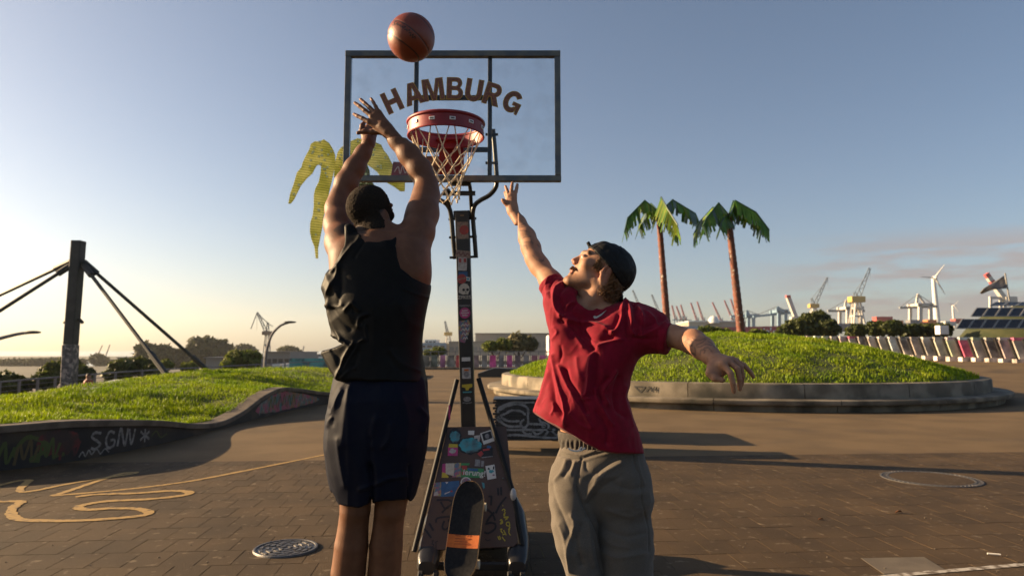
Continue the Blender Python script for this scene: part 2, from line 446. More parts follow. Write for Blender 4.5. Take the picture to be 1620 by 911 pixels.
# --- manholes
M_iron = mat('cast_iron', (.085, .082, .082), (.13, .12, .115), scale=20, rough=.5, metal=.6, bump=.5, bscale=120)
def manhole(c, r, label, style):
    t = thing('manhole_cover', label, 'manhole', (c[0], c[1], 0), 'manhole covers')
    c = np.array([c[0], c[1], 0.0]); mb = MB()
    if style == 0:
        mb.lathe([(r * .90, .010), (r * .92, .014), (r * .98, .014), (r, .008), (r, -.02)], c, 48); mb.build('rim', M_iron, t, True)
        mb = MB(); mb.lathe([(0.0005, .007), (r * .90, .007)], c, 48); mb.build('plate', M_iron, t)
        mb = MB()
        for rr, n in ((.76, 14), (.56, 10), (.36, 7), (.16, 4)):
            for k in range(n):
                a0 = 2 * math.pi * k / n + rr; a1 = a0 + 2 * math.pi / n * .72
                pr = [(r * (rr - .055), .006), (r * (rr - .05), .013), (r * (rr + .05), .013), (r * (rr + .055), .006)]
                mb.lathe(pr, c, 4, a0, a1)
        o_ = mb.build('tread', M_iron, t, True); o_['kind'] = 'stuff'
    else:
        mb.lathe([(r * .82, .004), (r * .83, .008), (r * .87, .008), (r * .88, .004)], c, 64); mb.lathe([(r * .95, .004), (r * .955, .008), (r * .99, .008), (r, .004), (r, -.02)], c, 64)
        mb.lathe([(r * .80, .003), (r, .003)], c, 64); mb.build('rim', mat('dull_iron', (.045, .042, .040), (.07, .062, .055), scale=14, rough=.7, bump=.4, bscale=100), t, True)
        mb = MB(); mb.lathe([(.0005, .005), (r * .82, .0056)], c, 64); mb.build('plate', M_paver, t)
        mb = MB()
        for k in range(56):
            a = 2 * math.pi * k / 56; mb.box(c + np.array([math.cos(a) * r * .915, math.sin(a) * r * .915, .007]), (.018, .018, .004), np.array([[math.cos(a), -math.sin(a), 0], [math.sin(a), math.cos(a), 0], [0, 0, 1.0]]))
        o_ = mb.build('tread', M_iron, t); o_['kind'] = 'stuff'
manhole(MH1, .225, 'small cast iron manhole cover with raised arcs in mossy paving', 0)
manhole(MH2, .50, 'large manhole cover filled with paving inside a studded iron ring', 1)
# --- bits lying about
M_leaf = mat('dry_leaf', (.20, .085, .03), (.12, .05, .02), scale=20, rough=.7)
M_pebble = mat('pebble', (.15, .115, .075), (.09, .07, .045), scale=20, rough=.8)
M_paper = mat('paper_scrap', (.72, .68, .60), rough=.8)
for (px, py, s, lab) in ((1421, 811, .03, 'curled brown dead leaf lying alone below the large manhole'), (1298, 822, .022, 'small brown dead leaf lying on bare paving right of the grey trousers')):
    c = G(px, py); mb = MB()
    mb.add([c + np.array(v) * s for v in ((-1.2, -.3, .05), (-.4, -.7, .75), (.5, -.5, .9), (1.3, .1, .2), (.5, .6, .7), (-.5, .5, .4), (0, 0, .25))], [(6, 0, 1), (6, 1, 2), (6, 2, 3), (6, 3, 4), (6, 4, 5), (6, 5, 0)])
    o = mb.build('dead_leaf', M_leaf); o.location.z = .002; ident(o, lab, 'leaf', 'dead leaves on the paving')
mb = MB(); c = G(1572, 879); mb.tube([c + np.array((-.035, .012, .014)), c + np.array((.04, -.014, .014))], .006, 8)
o = mb.build('cigarette_end', M_paper); ident(o, 'white cigarette end lying on the paving near the white line', 'cigarette')
mb = MB(); V = []
for k in range(260):
    if k < 60: c = G(random.uniform(700, 840), random.uniform(872, 906))
    else:
        y = random.uniform(3.9, 9.2); c = np.array([random.uniform(-.74, .74) * y, y, 0])
    mb.sphere((c[0], c[1], .003), random.uniform(.003, .008), 6, 4, (1, random.uniform(.6, 1.3), .6))
o = mb.build('grit', M_pebble, smooth=True); ident(o, 'loose grit and pebbles scattered on the paving', 'grit', kind='stuff')

# ---------------------------------------------------------------- wavy wall with lawn behind it
WALL = np.array([(-12.0, 6.4, .50), (-9.0, 7.0, .52), (-7.4, 7.55, .53), (-6.25, 8.2, .53), (-5.72, 8.85, .53), (-5.50, 9.7, .46), (-5.40, 10.6, .36), (-5.36, 11.7, .20), (-5.36, 12.7, .14),
                 (-5.36, 13.7, .24), (-5.34, 14.7, .46), (-5.32, 15.8, .58), (-5.25, 17.0, .50), (-5.05, 18.6, .32), (-4.7, 20.3, .2), (-4.5, 22.5, .18)])
def catmull(A, n):
    out = []
    for i in range(len(A) - 1):
        p0 = A[max(i - 1, 0)]; p1 = A[i]; p2 = A[i + 1]; p3 = A[min(i + 2, len(A) - 1)]
        for k in range(n):
            t = k / n; out.append(.5 * ((2 * p1) + (-p0 + p2) * t + (2 * p0 - 5 * p1 + 4 * p2 - p3) * t * t + (-p0 + 3 * p1 - 3 * p2 + p3) * t ** 3))
    out.append(A[-1]); return np.array(out)
WF = catmull(WALL, 10)
tn = np.gradient(WF[:, :2], axis=0); tn /= np.linalg.norm(tn, axis=1)[:, None]
nr = np.stack([tn[:, 1], -tn[:, 0]], 1)                  # towards the court
def strip(name, offs, mt, parent, smooth=True):
    """sweep a profile [(offset towards court, z as function of h)] along the wall"""
    vs = []; m = len(offs)
    for i in range(len(WF)):
        for (o_, fz) in offs: vs.append((WF[i, 0] + nr[i, 0] * o_, WF[i, 1] + nr[i, 1] * o_, fz(WF[i, 2])))
    fs = [(i * m + k, (i + 1) * m + k, (i + 1) * m + k + 1, i * m + k + 1) for i in range(len(WF) - 1) for k in range(m - 1)]
    return MB().add(vs, fs).build(name, mt, parent, smooth)
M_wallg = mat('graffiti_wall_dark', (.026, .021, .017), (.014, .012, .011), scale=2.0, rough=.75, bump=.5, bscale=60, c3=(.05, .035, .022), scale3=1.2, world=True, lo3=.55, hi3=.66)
tw = thing('wavy_wall', 'low wavy concrete wall with graffiti along the lawn', 'wall', (-5.4, 12, 0))
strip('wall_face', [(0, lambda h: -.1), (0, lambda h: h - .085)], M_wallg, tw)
strip('coping', [(.0, lambda h: h - .085), (.045, lambda h: h - .085), (.05, lambda h: h - .015), (.035, lambda h: h), (-.26, lambda h: h + .005), (-.27, lambda h: h - .12)], M_conc2, tw)
def wall_pt(s, zf, off=.006):
    """s = fractional index along WF, zf = fraction of the face height"""
    i = int(min(max(s, 0), len(WF) - 2)); f = s - i
    p = WF[i] * (1 - f) + WF[i + 1] * f; n_ = nr[i]
    return np.array([p[0] + n_[0] * off, p[1] + n_[1] * off, zf * (p[2] - .085)]), np.array([n_[0], n_[1], 0])
def wall_stroke(l, s0, ds, z0, dz, wd, mt, name='graffiti_stroke'):
    mb = MB()
    for st in l:
        q = [wall_pt(s0 + x * ds, z0 + y * dz) for x, y in st]
        ribbon(mb, [a for a, _ in q], wd, .001, norm=q[len(q) // 2][1], jitter=.2)
    return mb.build(name, mt, tw)
M_spray_w = mat('spray_white', (.26, .24, .22), (.12, .11, .10), scale=30, rough=.7)
M_spray_r = mat('spray_red', (.14, .010, .010), (.03, .015, .012), scale=3, lo=.4, hi=.6, world=True, rough=.6)
M_spray_c = mat('spray_mixed', (.24, .10, .04), (.04, .13, .14), scale=5.0, rough=.65, c3=(.30, .06, .10), scale3=4.2, world=True, lo3=.48, hi3=.56)
M_spray_g = mat('spray_green', (.06, .075, .015), rough=.7)
# the tag in capitals with a star at its end
wall_stroke([[(.9, .95), (.3, 1), (.05, .75), (.5, .5), (.85, .25), (.4, 0), (0, .1)]], 44.5, 2.0, .28, .52, .035, M_spray_w)
wall_stroke([[(.9, .9), (.4, 1), (.05, .5), (.3, 0), (.85, .1), (.9, .45), (.5, .45)]], 47.2, 2.0, .26, .55, .035, M_spray_w)
wall_stroke([[(0, 0), (.25, 1.05), (.5, .5), (.75, 0), (1.0, 1.05)]], 49.7, 2.2, .26, .62, .035, M_spray_w)
wall_stroke([[(0, 1), (.4, 0), (.9, 1)]], 52.2, 1.6, .26, .62, .035, M_spray_w)
wall_stroke([[(.5, 0), (.5, 1)], [(0, .2), (1, .8)], [(0, .8), (1, .2)]], 55.0, 2.4, .25, .62, .035, M_spray_w)
wall_stroke([[(0, .3), (.3, .9), (.8, .5), (.4, .1), (1.2, .2)]], 33, 6.0, .1, .8, .05, M_spray_g)
# red blob and coloured piece further along
def wall_patch(s0, s1, za, zb, mt, name, wob=.12):
    vs = []; n_ = 24
    for k in range(n_ + 1):
        s = s0 + (s1 - s0) * k / n_
        e = math.sin(math.pi * k / n_) ** .35
        a, _ = wall_pt(s, (za + zb) / 2 + (za - zb) / 2 * e + random.uniform(-.03, .03), .004); b, _ = wall_pt(s, (za + zb) / 2 + (zb - za) / 2 * e + random.uniform(-.03, .03), .004); vs += [a, b]
    return MB().add(vs, [(2 * k, 2 * k + 2, 2 * k + 3, 2 * k + 1) for k in range(n_)]).build(name, mt, tw)
wall_patch(36, 42.5, .25, .95, M_spray_r, 'graffiti_patch')
wall_patch(97, 128, .1, .97, M_spray_c, 'graffiti_patch')
for k_ in range(5): wall_stroke([[(0, .1), (.25, .9), (.5, .3), (.75, .95), (1, .2)]], 99 + 5 * k_, 4.5, .12, .75, .04, (M_spray_w, M_spray_g, M_spray_r, M_spray_g, M_spray_w)[k_])
for k_ in range(6): wall_stroke([[(0, .0), (.2, .8), (.4, .2), (.7, .9), (.8, .1), (1.1, .7)]], 24 + 3.1 * k_, 2.8, .1, .7, .03, (M_spray_g, M_spray_r, M_spray_g, mat('spray_ochre', (.09, .06, .02), rough=.7), M_spray_g, M_spray_r)[k_])
wall_stroke([[(0, .2), (.1, .7), (.2, .2), (.3, .8), (.4, .3), (.55, .8), (.7, .2), (.85, .7), (1, .2)]], 42.5, 5.5, .05, .28, .02, M_spray_w); wall_stroke([[(0, .5), (.3, .9), (.6, .3), (1, .6)]], 58, 4, .2, .6, .02, M_spray_g)

def wall_x(Y): return np.interp(Y, WF[30:, 1], WF[30:, 0])
def wall_h(Y): return np.interp(Y, WF[:, 1], WF[:, 2])
def lawn_z(X, Y):
    Hr = np.interp(Y, [5, 8, 13, 15, 17, 22, 28, 34, 40], [.5, .5, .56, .54, .68, .77, .69, .55, .4])
    h = wall_h(np.clip(Y, 8.0, 22)); s = np.clip(wall_x(np.clip(Y, 8.2, 22.5)) - X, 0, None)
    z = (h - .03) + (Hr - h + .03) * smooth01(s / 4.2)
    z = z - (Hr + .95) * smooth01((-9.6 - X) / 3.2)
    z = z * smooth01((42 - Y) / 6.0) if np.ndim(Y) == 0 else z * smooth01((42 - Y) / 6.0)
    bump = .05 * vnoise(np.stack([X * .9, Y * .9, X * 0], -1), 3) + .03 * vnoise(np.stack([X * 2.2, Y * 2.2, X * 0], -1), 5)
    return z + bump * smooth01((s - .1) / .8)
gy_ = np.linspace(8.3, 40, 120); vs = []; K = 40
for Y in gy_:
    x1 = float(wall_x(Y)) - .20
    for k in range(K + 1):
        X = x1 + (-13.5 - x1) * k / K; vs.append((X, Y, float(lawn_z(np.array(X), np.array(Y)))))
q = [(j * (K + 1) + k, j * (K + 1) + k + 1, (j + 1) * (K + 1) + k + 1, (j + 1) * (K + 1) + k) for j in range(len(gy_) - 1) for k in range(K)]
# the near corner of the lawn behind the wall that bends out of the frame
lawn = link('lawn', fastmesh('lawn', vs, q), M_soil, smooth=True); ident(lawn, kind='structure')
mb = MB()
poly = [(WF[i, 0] - nr[i, 0] * .2, WF[i, 1] - nr[i, 1] * .2, WF[i, 2] - .03) for i in range(0, 34)] + [(-13.5, 8.3, .5), (-13.5, 6.4, .5)]
c0 = (-9.5, 7.9, .52)
mb.add([c0] + poly, [(0, i + 1, (i + 1) % len(poly) + 1) for i in range(len(poly))]); o = mb.build('lawn', M_soil); ident(o, kind='structure')

def blades(name, pts, h0, h1, wd, seed, parent=None, lean=.5):
    rg = np.random.default_rng(seed); n = len(pts); pts = np.asarray(pts, float)
    a = rg.uniform(0, 2 * math.pi, n); hh = rg.uniform(h0 * .7, h1, n) * (1 + .6 * vnoise(pts * 1.6, seed) + .35 * vnoise(pts * 4.1, seed + 2))
    d = np.stack([np.cos(a), np.sin(a), 0 * a], 1); s = np.stack([-np.sin(a), np.cos(a), 0 * a], 1)
    ln = rg.uniform(.15, 1, n) * lean; ww = wd * rg.uniform(.6, 1.3, n)
    b0 = pts - s * ww[:, None] / 2; b1 = pts + s * ww[:, None] / 2
    mid = pts + d * (ln * hh * .35)[:, None] + np.array([0, 0, 1.0]) * (hh * .6)[:, None]
    m0 = mid - s * ww[:, None] * .38; m1 = mid + s * ww[:, None] * .38
    tip = pts + d * (ln * hh)[:, None] + np.array([0, 0, 1.0]) * (hh * (1 - .25 * ln))[:, None]
    V = np.stack([b0, b1, m1, m0, tip], 1).reshape(-1, 3); i = np.arange(n)[:, None] * 5
    me = fastmesh(name, V, np.concatenate([i, i + 1, i + 2, i + 3], 1), np.concatenate([i + 3, i + 2, i + 4], 1))
    o = link(name, me, M_grass, parent, org=(0, 0, 0)); o['kind'] = 'stuff'; return o
def lawn_pts(n, y0, y1, seed):
    rg = np.random.default_rng(seed); Y = y0 + (y1 - y0) * rg.uniform(0, 1, n); X1 = wall_x(Y) - .2
    X = X1 - rg.uniform(0, 1, n) ** 1.15 * (X1 + 11.4)
    return np.stack([X, Y, lawn_z(X, Y) - .01], 1)
g1 = blades('grass', np.concatenate([lawn_pts(52000, 8.4, 14, 1), lawn_pts(42000, 14, 22, 2), lawn_pts(20000, 22, 33, 3)]), .05, .11, .014, 4)
ident(g1, 'sunlit shaggy grass on the lawn behind the wavy wall', 'grass', kind='stuff')
rg = np.random.default_rng(9); pts = []
while len(pts) < 16000:
    x, y = rg.uniform(-12.5, -5.8), rg.uniform(6.6, 8.5)
    i = np.argmin((WF[:, 0] - x) ** 2 + (WF[:, 1] - y) ** 2)
    if (x - WF[i, 0]) * nr[i, 0] + (y - WF[i, 1]) * nr[i, 1] < -.2: pts.append((x, y, .47))
g1b = blades('grass', pts, .05, .11, .012, 5); ident(g1b, 'near grass tufts at the lawn corner behind the wall bend', 'grass', kind='stuff')
# pale kerb curving through the lawn far behind
mb = MB(); ks = [P(118, 626, 15.0), P(135, 620, 15.2), P(152, 616.5, 15.6), P(166, 612, 16.2), P(178, 607, 17), P(192, 603.5, 18), P(205, 603, 19)]
for a, b in zip(ks[:-1], ks[1:]): mb.beam(a, b, .3, .12)
o = mb.build('curved_kerb', mat('pale_kerb', (.42, .43, .42), (.3, .3, .29), scale=4, rough=.8)); ident(o, 'pale curved concrete kerb end rising out of the lawn', 'kerb')

# ---------------------------------------------------------------- round planter
PC = np.array([7.35, 24.0, 0.0]); RL, RU = 8.2, 7.72
tp = thing('round_planter', 'large round concrete planter with stepped rim and grass mound', 'planter', PC)
NS = 18
for k in range(NS):
    a0 = 2 * math.pi * k / NS + .12; a1 = a0 + 2 * math.pi / NS - .0022
    MB().lathe([(RU - .45, .22), (RU, .22), (RU - .01, .60), (RU - .04, .64), (RU - .30, .65), (RU - .32, .5)], PC, 8, a0, a1).build('wall_block', M_conc, tp, True)
    MB().lathe([(RU - .1, .0), (RL - .22, .0), (RL - .20, .15), (RL - .02, .17), (RL, .20), (RL - .005, .27), (RL - .03, .285), (RU - .1, .29)], PC, 8, a0 + .08, a1 + .08).build('ledge_block', M_conc, tp, True)
def dome_z(r): return .60 + 1.40 * np.clip(1 - (r / (RU - .25)) ** 2, 0, 1) ** .95
vs = [tuple(PC + np.array([0, 0, 2.0]))]; NR, NA = 16, 72
for i in range(1, NR + 1):
    r = (RU - .28) * i / NR
    for k in range(NA):
        a = 2 * math.pi * k / NA; vs.append((PC[0] + r * math.cos(a), PC[1] + r * math.sin(a), float(dome_z(r)) + .03 * float(vnoise(np.array([r * math.cos(a), r * math.sin(a), 3.0]), 2))))
tri = [(0, 1 + k, 1 + (k + 1) % NA) for k in range(NA)]
q = [(1 + (i - 1) * NA + k, 1 + i * NA + k, 1 + i * NA + (k + 1) % NA, 1 + (i - 1) * NA + (k + 1) % NA) for i in range(1, NR) for k in range(NA)]
link('mound', fastmesh('mound', vs, q, tri), M_soil, tp, smooth=True)
rg = np.random.default_rng(12); n = 95000
a = rg.uniform(0, 2 * math.pi, n); r = (RU - .3) * np.sqrt(rg.uniform(0, 1, n)); keep = np.sin(a) * r < 3.5; a = a[keep]; r = r[keep]
g2 = blades('grass', np.stack([PC[0] + r * np.cos(a), PC[1] + r * np.sin(a), dome_z(r) - .01 + .03 * vnoise(np.stack([r * np.cos(a), r * np.sin(a), 3.0 + 0 * r], -1), 2)], 1), .05, .11, .022, 6, tp)
# scratched tag on the rim
MBT = MB()
def rim_pt(px, zz):
    d = np.array([(px - 810) / FPX, 1.0]); d /= np.linalg.norm(d); oc = -PC[:2]; b = np.dot(oc, d); c = np.dot(oc, oc) - RU ** 2
    t = -b - math.sqrt(b * b - c); p = d * t; n_ = (p - PC[:2]) / RU; return np.array([p[0] + n_[0] * .004, p[1] + n_[1] * .004, zz]), np.array([n_[0], n_[1], 0])
for st in ([(1002, .52), (1011, .38), (1018, .52), (1002, .52)], [(1020, .4), (1025, .53), (1030, .40)], [(1034, .53), (1031, .46), (1037, .46), (1037, .53), (1037, .39)]):
    q_ = [rim_pt(x, z) for x, z in st]
    for (a_, n0), (b_, n1) in zip(q_[:-1], q_[1:]): ribbon(MBT, [a_, b_], .03, .002, norm=n0)
MBT.build('scratched_tag', mat('spray_black', (.03, .028, .025), rough=.7), tp)

# ---------------------------------------------------------------- metal palms
M_trunk = mat('painted_trunk', (.19, .045, .022), (.10, .035, .02), scale=9, rough=.7, bump=.6, bscale=30, c3=(.42, .36, .30), scale3=7, lo3=.60, hi3=.68)
M_frond = mat('green_plastic_frond', (.10, .25, .025), (.20, .36, .03), scale=2.5, rough=.28, trans=.5, island=.4, spec=.6)
M_frond_y = mat('yellow_green_frond', (.30, .36, .03), (.22, .30, .03), scale=3, rough=.3, trans=.45, island=.3)
M_frond_b = mat('clear_plastic_frond', (.16, .24, .22), (.24, .32, .30), scale=3, rough=.25, trans=.5, island=.3)
M_spine = mat('frond_spine', (.03, .075, .025), rough=.4)
def palm(base, top, fronds, label, rt):
    t = thing('metal_palm', label, 'palm', base, 'artificial palm trees')
    base = np.array(base, float); top = np.array(top, float)
    prof = []; rad = []
    for k in range(60):
        f = k / 59; prof.append(base + (top - base) * f); rad.append(rt * (1.12 - .3 * f) * (1 + .05 * ((k % 3) - 1)))
    mb = MB(); mb.tube(prof, rad, 12); mb.build('trunk', M_trunk, t, True)
    for (pts, drop, kinds) in fronds:
        pts = [np.array(p, float) for p in pts]
        mb = MB(); mb.tube(pts, .03, 6); sp = mb.build('frond_spine', M_spine, t)
        seg = catmull(np.array(pts), 6) if False else np.array([pts[i] + (pts[i + 1] - pts[i]) * (k / 7) for i in range(len(pts) - 1) for k in range(7)] + [pts[-1]])
        for side in (-1, 1):
            mb = MB(); mb.mi = 0
            for k in range(len(seg) - 1):
                a, b = seg[k], seg[k + 1]; d = b - a; hz = np.cross(d / np.linalg.norm(d), (0, 0, 1)); hz /= np.linalg.norm(hz) + 1e-9
                ln = drop * random.uniform(.65, 1.15) * (1.0 - .25 * abs(k / len(seg) - .45))
                out = hz * side * ln * .34 + np.array([0, 0, -1]) * ln * .92 + d * random.uniform(-.4, .6)
                mb.mi = random.choices((0, 1, 2), kinds)[0]
                g = -.04
                a2 = a + d * g; b2 = b - d * g; nn = np.cross(d, out); nn = nn / np.linalg.norm(nn) * .006
                p = [a2, b2, b2 + out * .97 - d * .1, a2 + out + d * random.uniform(.05, .35)]
                mb.add([x + nn for x in p] + [x - nn for x in p], [(0, 1, 2, 3), (7, 6, 5, 4), (0, 4, 5, 1), (1, 5, 6, 2), (2, 6, 7, 3), (3, 7, 4, 0)])
            mb.build('frond_blade', [M_frond, M_frond_y, M_frond_b], t)
def fr(Y, *pp): return [P(x, y, Y + dy) for x, y, dy in pp]
zb = lambda x, y: float(dome_z(np.hypot(x - PC[0], y - PC[1])))
b1 = P(1057, 527, 25.2); b1[2] = zb(b1[0], b1[1]) - .02
b2 = P(1173, 533, 24.0); b2[2] = zb(b2[0], b2[1]) - .02
palm(b1, P(1042, 338, 25.2), [
    (fr(25.2, (1043, 336, 0), (1020, 317, -.1), (993, 345, -.3), (988, 368, -.4)), .62, (5, 1.6, 1)),
    (fr(25.2, (1043, 336, 0), (1046, 312, -.5), (1057, 332, -1.0), (1072, 356, -1.3)), .95, (3, 4, .2)),
    (fr(25.2, (1043, 336, 0), (1064, 316, .3), (1100, 338, .6), (1106, 352, .7)), .55, (2, .3, 4)),
    (fr(25.2, (1043, 336, 0), (1030, 322, .7), (1016, 345, 1.2), (1010, 360, 1.4)), .6, (1, .2, 4)),
    (fr(25.2, (1043, 336, 0), (1055, 345, -.4), (1062, 362, -.5), (1073, 378, -.6)), .35, (3, 1, .5))],
    'artificial palm with drooping green plastic fronds, nearer the red shirt', .125)
palm(b2, P(1152, 340, 24.0), [
    (fr(24, (1153, 340, 0), (1137, 321, -.3), (1118, 345, -.7), (1112, 358, -.8)), .75, (4, 1.2, .6)),
    (fr(24, (1153, 340, 0), (1163, 317, -.3), (1196, 336, -.4), (1217, 364, -.5)), .62, (6, .8, .6)),
    (fr(24, (1153, 340, 0), (1128, 328, .5), (1108, 350, 1.0), (1097, 372, 1.1)), .6, (2, .6, 2)),
    (fr(24, (1153, 340, 0), (1160, 318, .6), (1190, 340, 1.2), (1206, 362, 1.4)), .62, (1, .2, 4)),
    (fr(24, (1153, 340, 0), (1146, 344, -.5), (1141, 352, -.7), (1140, 362, -.8)), .5, (5, .5, .2))],
    'artificial palm with drooping green plastic fronds, farther from the red shirt', .135)

# the near palm whose trunk is hidden by the shooter: fretted leaf sheets
M_leafsheet = mat('fretted_leaf_sheet', (.42, .44, .17), (.60, .60, .34), scale=4, rough=.35, trans=.68, metal=.0, spec=.6)
_n = M_leafsheet.node_tree; _w = _n.nodes.new('ShaderNodeTexWave'); _w.inputs['Scale'].default_value = 14; _w.bands_direction = 'Z'
_g = _n.nodes.new('ShaderNodeTexCoord'); _n.links.new(_g.outputs['Object'], _w.inputs[0])
_w.inputs['Scale'].default_value = 8.5; _pb = _n.nodes['Principled BSDF']; _src = _pb.inputs['Base Color'].links[0].from_socket
_mm = _n.nodes.new('ShaderNodeMixRGB'); _mm.blend_type = 'MULTIPLY'; _rm = _n.nodes.new('ShaderNodeMapRange'); _rm.inputs[1].default_value = .25; _rm.inputs[2].default_value = .6; _rm.inputs[3].default_value = .5; _rm.inputs[4].default_value = 0.0
_n.links.new(_w.outputs['Fac'], _rm.inputs[0]); _n.links.new(_rm.outputs[0], _mm.inputs[0]); _n.links.new(_src, _mm.inputs[1]); _mm.inputs[2].default_value = (.22, .26, .12, 1)
for _lk in list(_src.links): _n.links.new(_mm.outputs[0], _lk.to_socket) if _lk.to_node != _mm else None
_bp = _n.nodes.new('ShaderNodeBump'); _bp.inputs['Strength'].default_value = .9; _bp.inputs['Distance'].default_value = .02
_n.links.new(_w.outputs['Fac'], _bp.inputs['Height']); _n.links.new(_bp.outputs[0], _n.nodes['Principled BSDF'].inputs['Normal'])
M_glint = mat('brass_rivet', (.75, .62, .25), rough=.25, metal=.7)
base3 = G(612, 707); top3 = P(556, 268, 9.75)
t3 = thing('metal_palm', 'artificial palm with fretted yellow green leaf sheets behind the shooter', 'palm', base3, 'artificial palm trees')
mb = MB(); prof = [base3 + (top3 - base3) * k / 59 for k in range(60)]; mb.tube(prof, [.20 * (1.10 - .55 * k / 59) * (1 + .05 * ((k % 3) - 1)) for k in range(60)], 12); mb.build('trunk', M_trunk, t3, True)
def leaf_sheet(outline, Yf, nriv=18, name='leaf_sheet'):
    """cut sheet with its own bend in depth: Yf(px,py)"""
    me = bpy.data.meshes.new(name); bm = bmesh.new()
    vs = [bm.verts.new((x, y, 0)) for x, y in outline]; f = bm.faces.new(vs)
    bmesh.ops.triangulate(bm, faces=[f])
    for _ in range(3): bmesh.ops.subdivide_edges(bm, edges=[e for e in bm.edges if e.calc_length() > 7], cuts=1); bmesh.ops.triangulate(bm, faces=bm.faces[:])
    for v in bm.verts: v.co = Vector(P(v.co.x, v.co.y, Yf(v.co.x, v.co.y)))
    bmesh.ops.recalc_face_normals(bm, faces=bm.faces[:]); bmesh.ops.solidify(bm, geom=bm.faces[:], thickness=.012)
    bm.to_mesh(me); bm.free(); o = link(name, me, M_leafsheet, t3)
    from mathutils.geometry import intersect_point_tri_2d
    mb = MB(); xs = [p[0] for p in outline]; ys = [p[1] for p in outline]; c = 0; tries = 0
    def inside(x, y):
        r = False; j = len(outline) - 1
        for i in range(len(outline)):
            xi, yi = outline[i]; xj, yj = outline[j]
            if (yi > y) != (yj > y) and x < (xj - xi) * (y - yi) / (yj - yi) + xi: r = not r
            j = i
        return r
    while c < nriv and tries < 2000:
        tries += 1; x = random.uniform(min(xs), max(xs)); y = random.uniform(min(ys), max(ys))
        if inside(x, y) and inside(x + 4, y) and inside(x - 4, y):
            p = P(x, y, Yf(x, y) - .02); c += 1; MB().box(p, (.028, .02, .03)).build('rivet', M_glint, o)
def c8(x, y): return (440 + x / 4.141, 200 + y / 4.141)
L1 = [c8(*p) for p in ((375, 190), (360, 150), (335, 110), (300, 85), (270, 100), (240, 98), (215, 115), (205, 150), (180, 195), (160, 240), (155, 265), (125, 300), (112, 345), (100, 385), (80, 440), (68, 505), (85, 505), (105, 480), (125, 440), (150, 390), (190, 340), (225, 310), (240, 280), (255, 255), (270, 250), (283, 262), (280, 300), (268, 360), (245, 405), (235, 450), (235, 520), (228, 580), (212, 630), (210, 690), (220, 740), (240, 790), (248, 862), (263, 865), (262, 800), (275, 740), (290, 660), (298, 600), (310, 545), (328, 490), (335, 430), (350, 370), (365, 300), (375, 240))]
leaf_sheet(L1, lambda x, y: 9.75 - .012 * (545 - x) * .5 - .004 * (y - 230) * .4, 26)
L2 = [c8(*p) for p in ((372, 240), (390, 170), (410, 140), (440, 120), (480, 95), (520, 78), (560, 85), (600, 130), (590, 170), (560, 160), (520, 170), (490, 215), (480, 270), (450, 330), (400, 350), (365, 330))]
leaf_sheet(L2, lambda x, y: 9.85 + .004 * (x - 545), 12)
L3 = [c8(*p) for p in ((560, 200), (600, 130), (640, 105), (675, 120), (695, 160), (720, 190), (745, 240), (780, 290), (810, 330), (832, 365), (830, 425), (800, 425), (760, 395), (715, 370), (680, 340), (650, 300), (620, 275), (590, 255), (570, 230))]
leaf_sheet(L3, lambda x, y: 9.95 + .003 * (x - 560), 14)
L4 = [c8(*p) for p in ((545, 200), (575, 230), (600, 290), (605, 350), (635, 390), (625, 420), (590, 400), (560, 380), (520, 420), (515, 390), (535, 350), (530, 270))]
leaf_sheet(L4, lambda x, y: 9.7, 6)
# ================================================================ BASKETBALL STAND
M_blk = mat('black_powder_coat', (.012, .012, .012), (.02, .018, .016), scale=14, rough=.42, bump=.15, bscale=200, rvar=.12)
M_edge = mat('frame_steel', (.10, .10, .10), (.16, .14, .11), scale=12, rough=.38, metal=.75, bump=.2, bscale=120, rvar=.15)
M_redm = mat('red_rim_paint', (.27, .012, .020), (.20, .010, .015), scale=12, rough=.48, bump=.1, bscale=100, spec=.5)
M_net = mat('net_cord', (.72, .60, .42), (.58, .47, .32), scale=40, rough=.85, bump=.5, bscale=400)
M_clip = mat('white_clip', (.75, .74, .72), rough=.4)
M_brickl = mat('brick_red_letter', (.25, .105, .055), (.12, .045, .026), scale=55, rough=.6, stretch=(1, 1, 3))
M_gold = mat('ochre_outline', (.46, .28, .04), rough=.5)
M_glass = bpy.data.materials.new('clear_acrylic'); M_glass.use_nodes = True
_t = M_glass.node_tree; _b = _t.nodes['Principled BSDF']; _b.inputs['Roughness'].default_value = .06; _b.inputs['Base Color'].default_value = (.9, .95, .95, 1); _b.inputs['IOR'].default_value = 1.45
_tr = _t.nodes.new('ShaderNodeBsdfTransparent'); _tr.inputs[0].default_value = (.965, .98, .98, 1)
_mx = _t.nodes.new('ShaderNodeMixShader'); _fn = _t.nodes.new('ShaderNodeFresnel'); _fn.inputs[0].default_value = 1.3
_gl = _t.nodes.new('ShaderNodeBsdfGlossy'); _gl.inputs['Roughness'].default_value = .05
_gn = _t.nodes.new('ShaderNodeTexNoise'); _gn.inputs['Scale'].default_value = 7; _gn.inputs['Detail'].default_value = 10; _gc = _t.nodes.new('ShaderNodeTexCoord'); _t.links.new(_gc.outputs['Object'], _gn.inputs[0])
_gr = _t.nodes.new('ShaderNodeMapRange'); _gr.inputs[1].default_value = .45; _gr.inputs[2].default_value = .8; _gr.inputs[4].default_value = .10; _t.links.new(_gn.outputs[0], _gr.inputs[0])
_df = _t.nodes.new('ShaderNodeBsdfDiffuse'); _df.inputs[0].default_value = (.55, .55, .52, 1); _m2 = _t.nodes.new('ShaderNodeMixShader'); _t.links.new(_gr.outputs[0], _m2.inputs[0]); _t.links.new(_tr.outputs[0], _m2.inputs[1]); _t.links.new(_df.outputs[0], _m2.inputs[2])
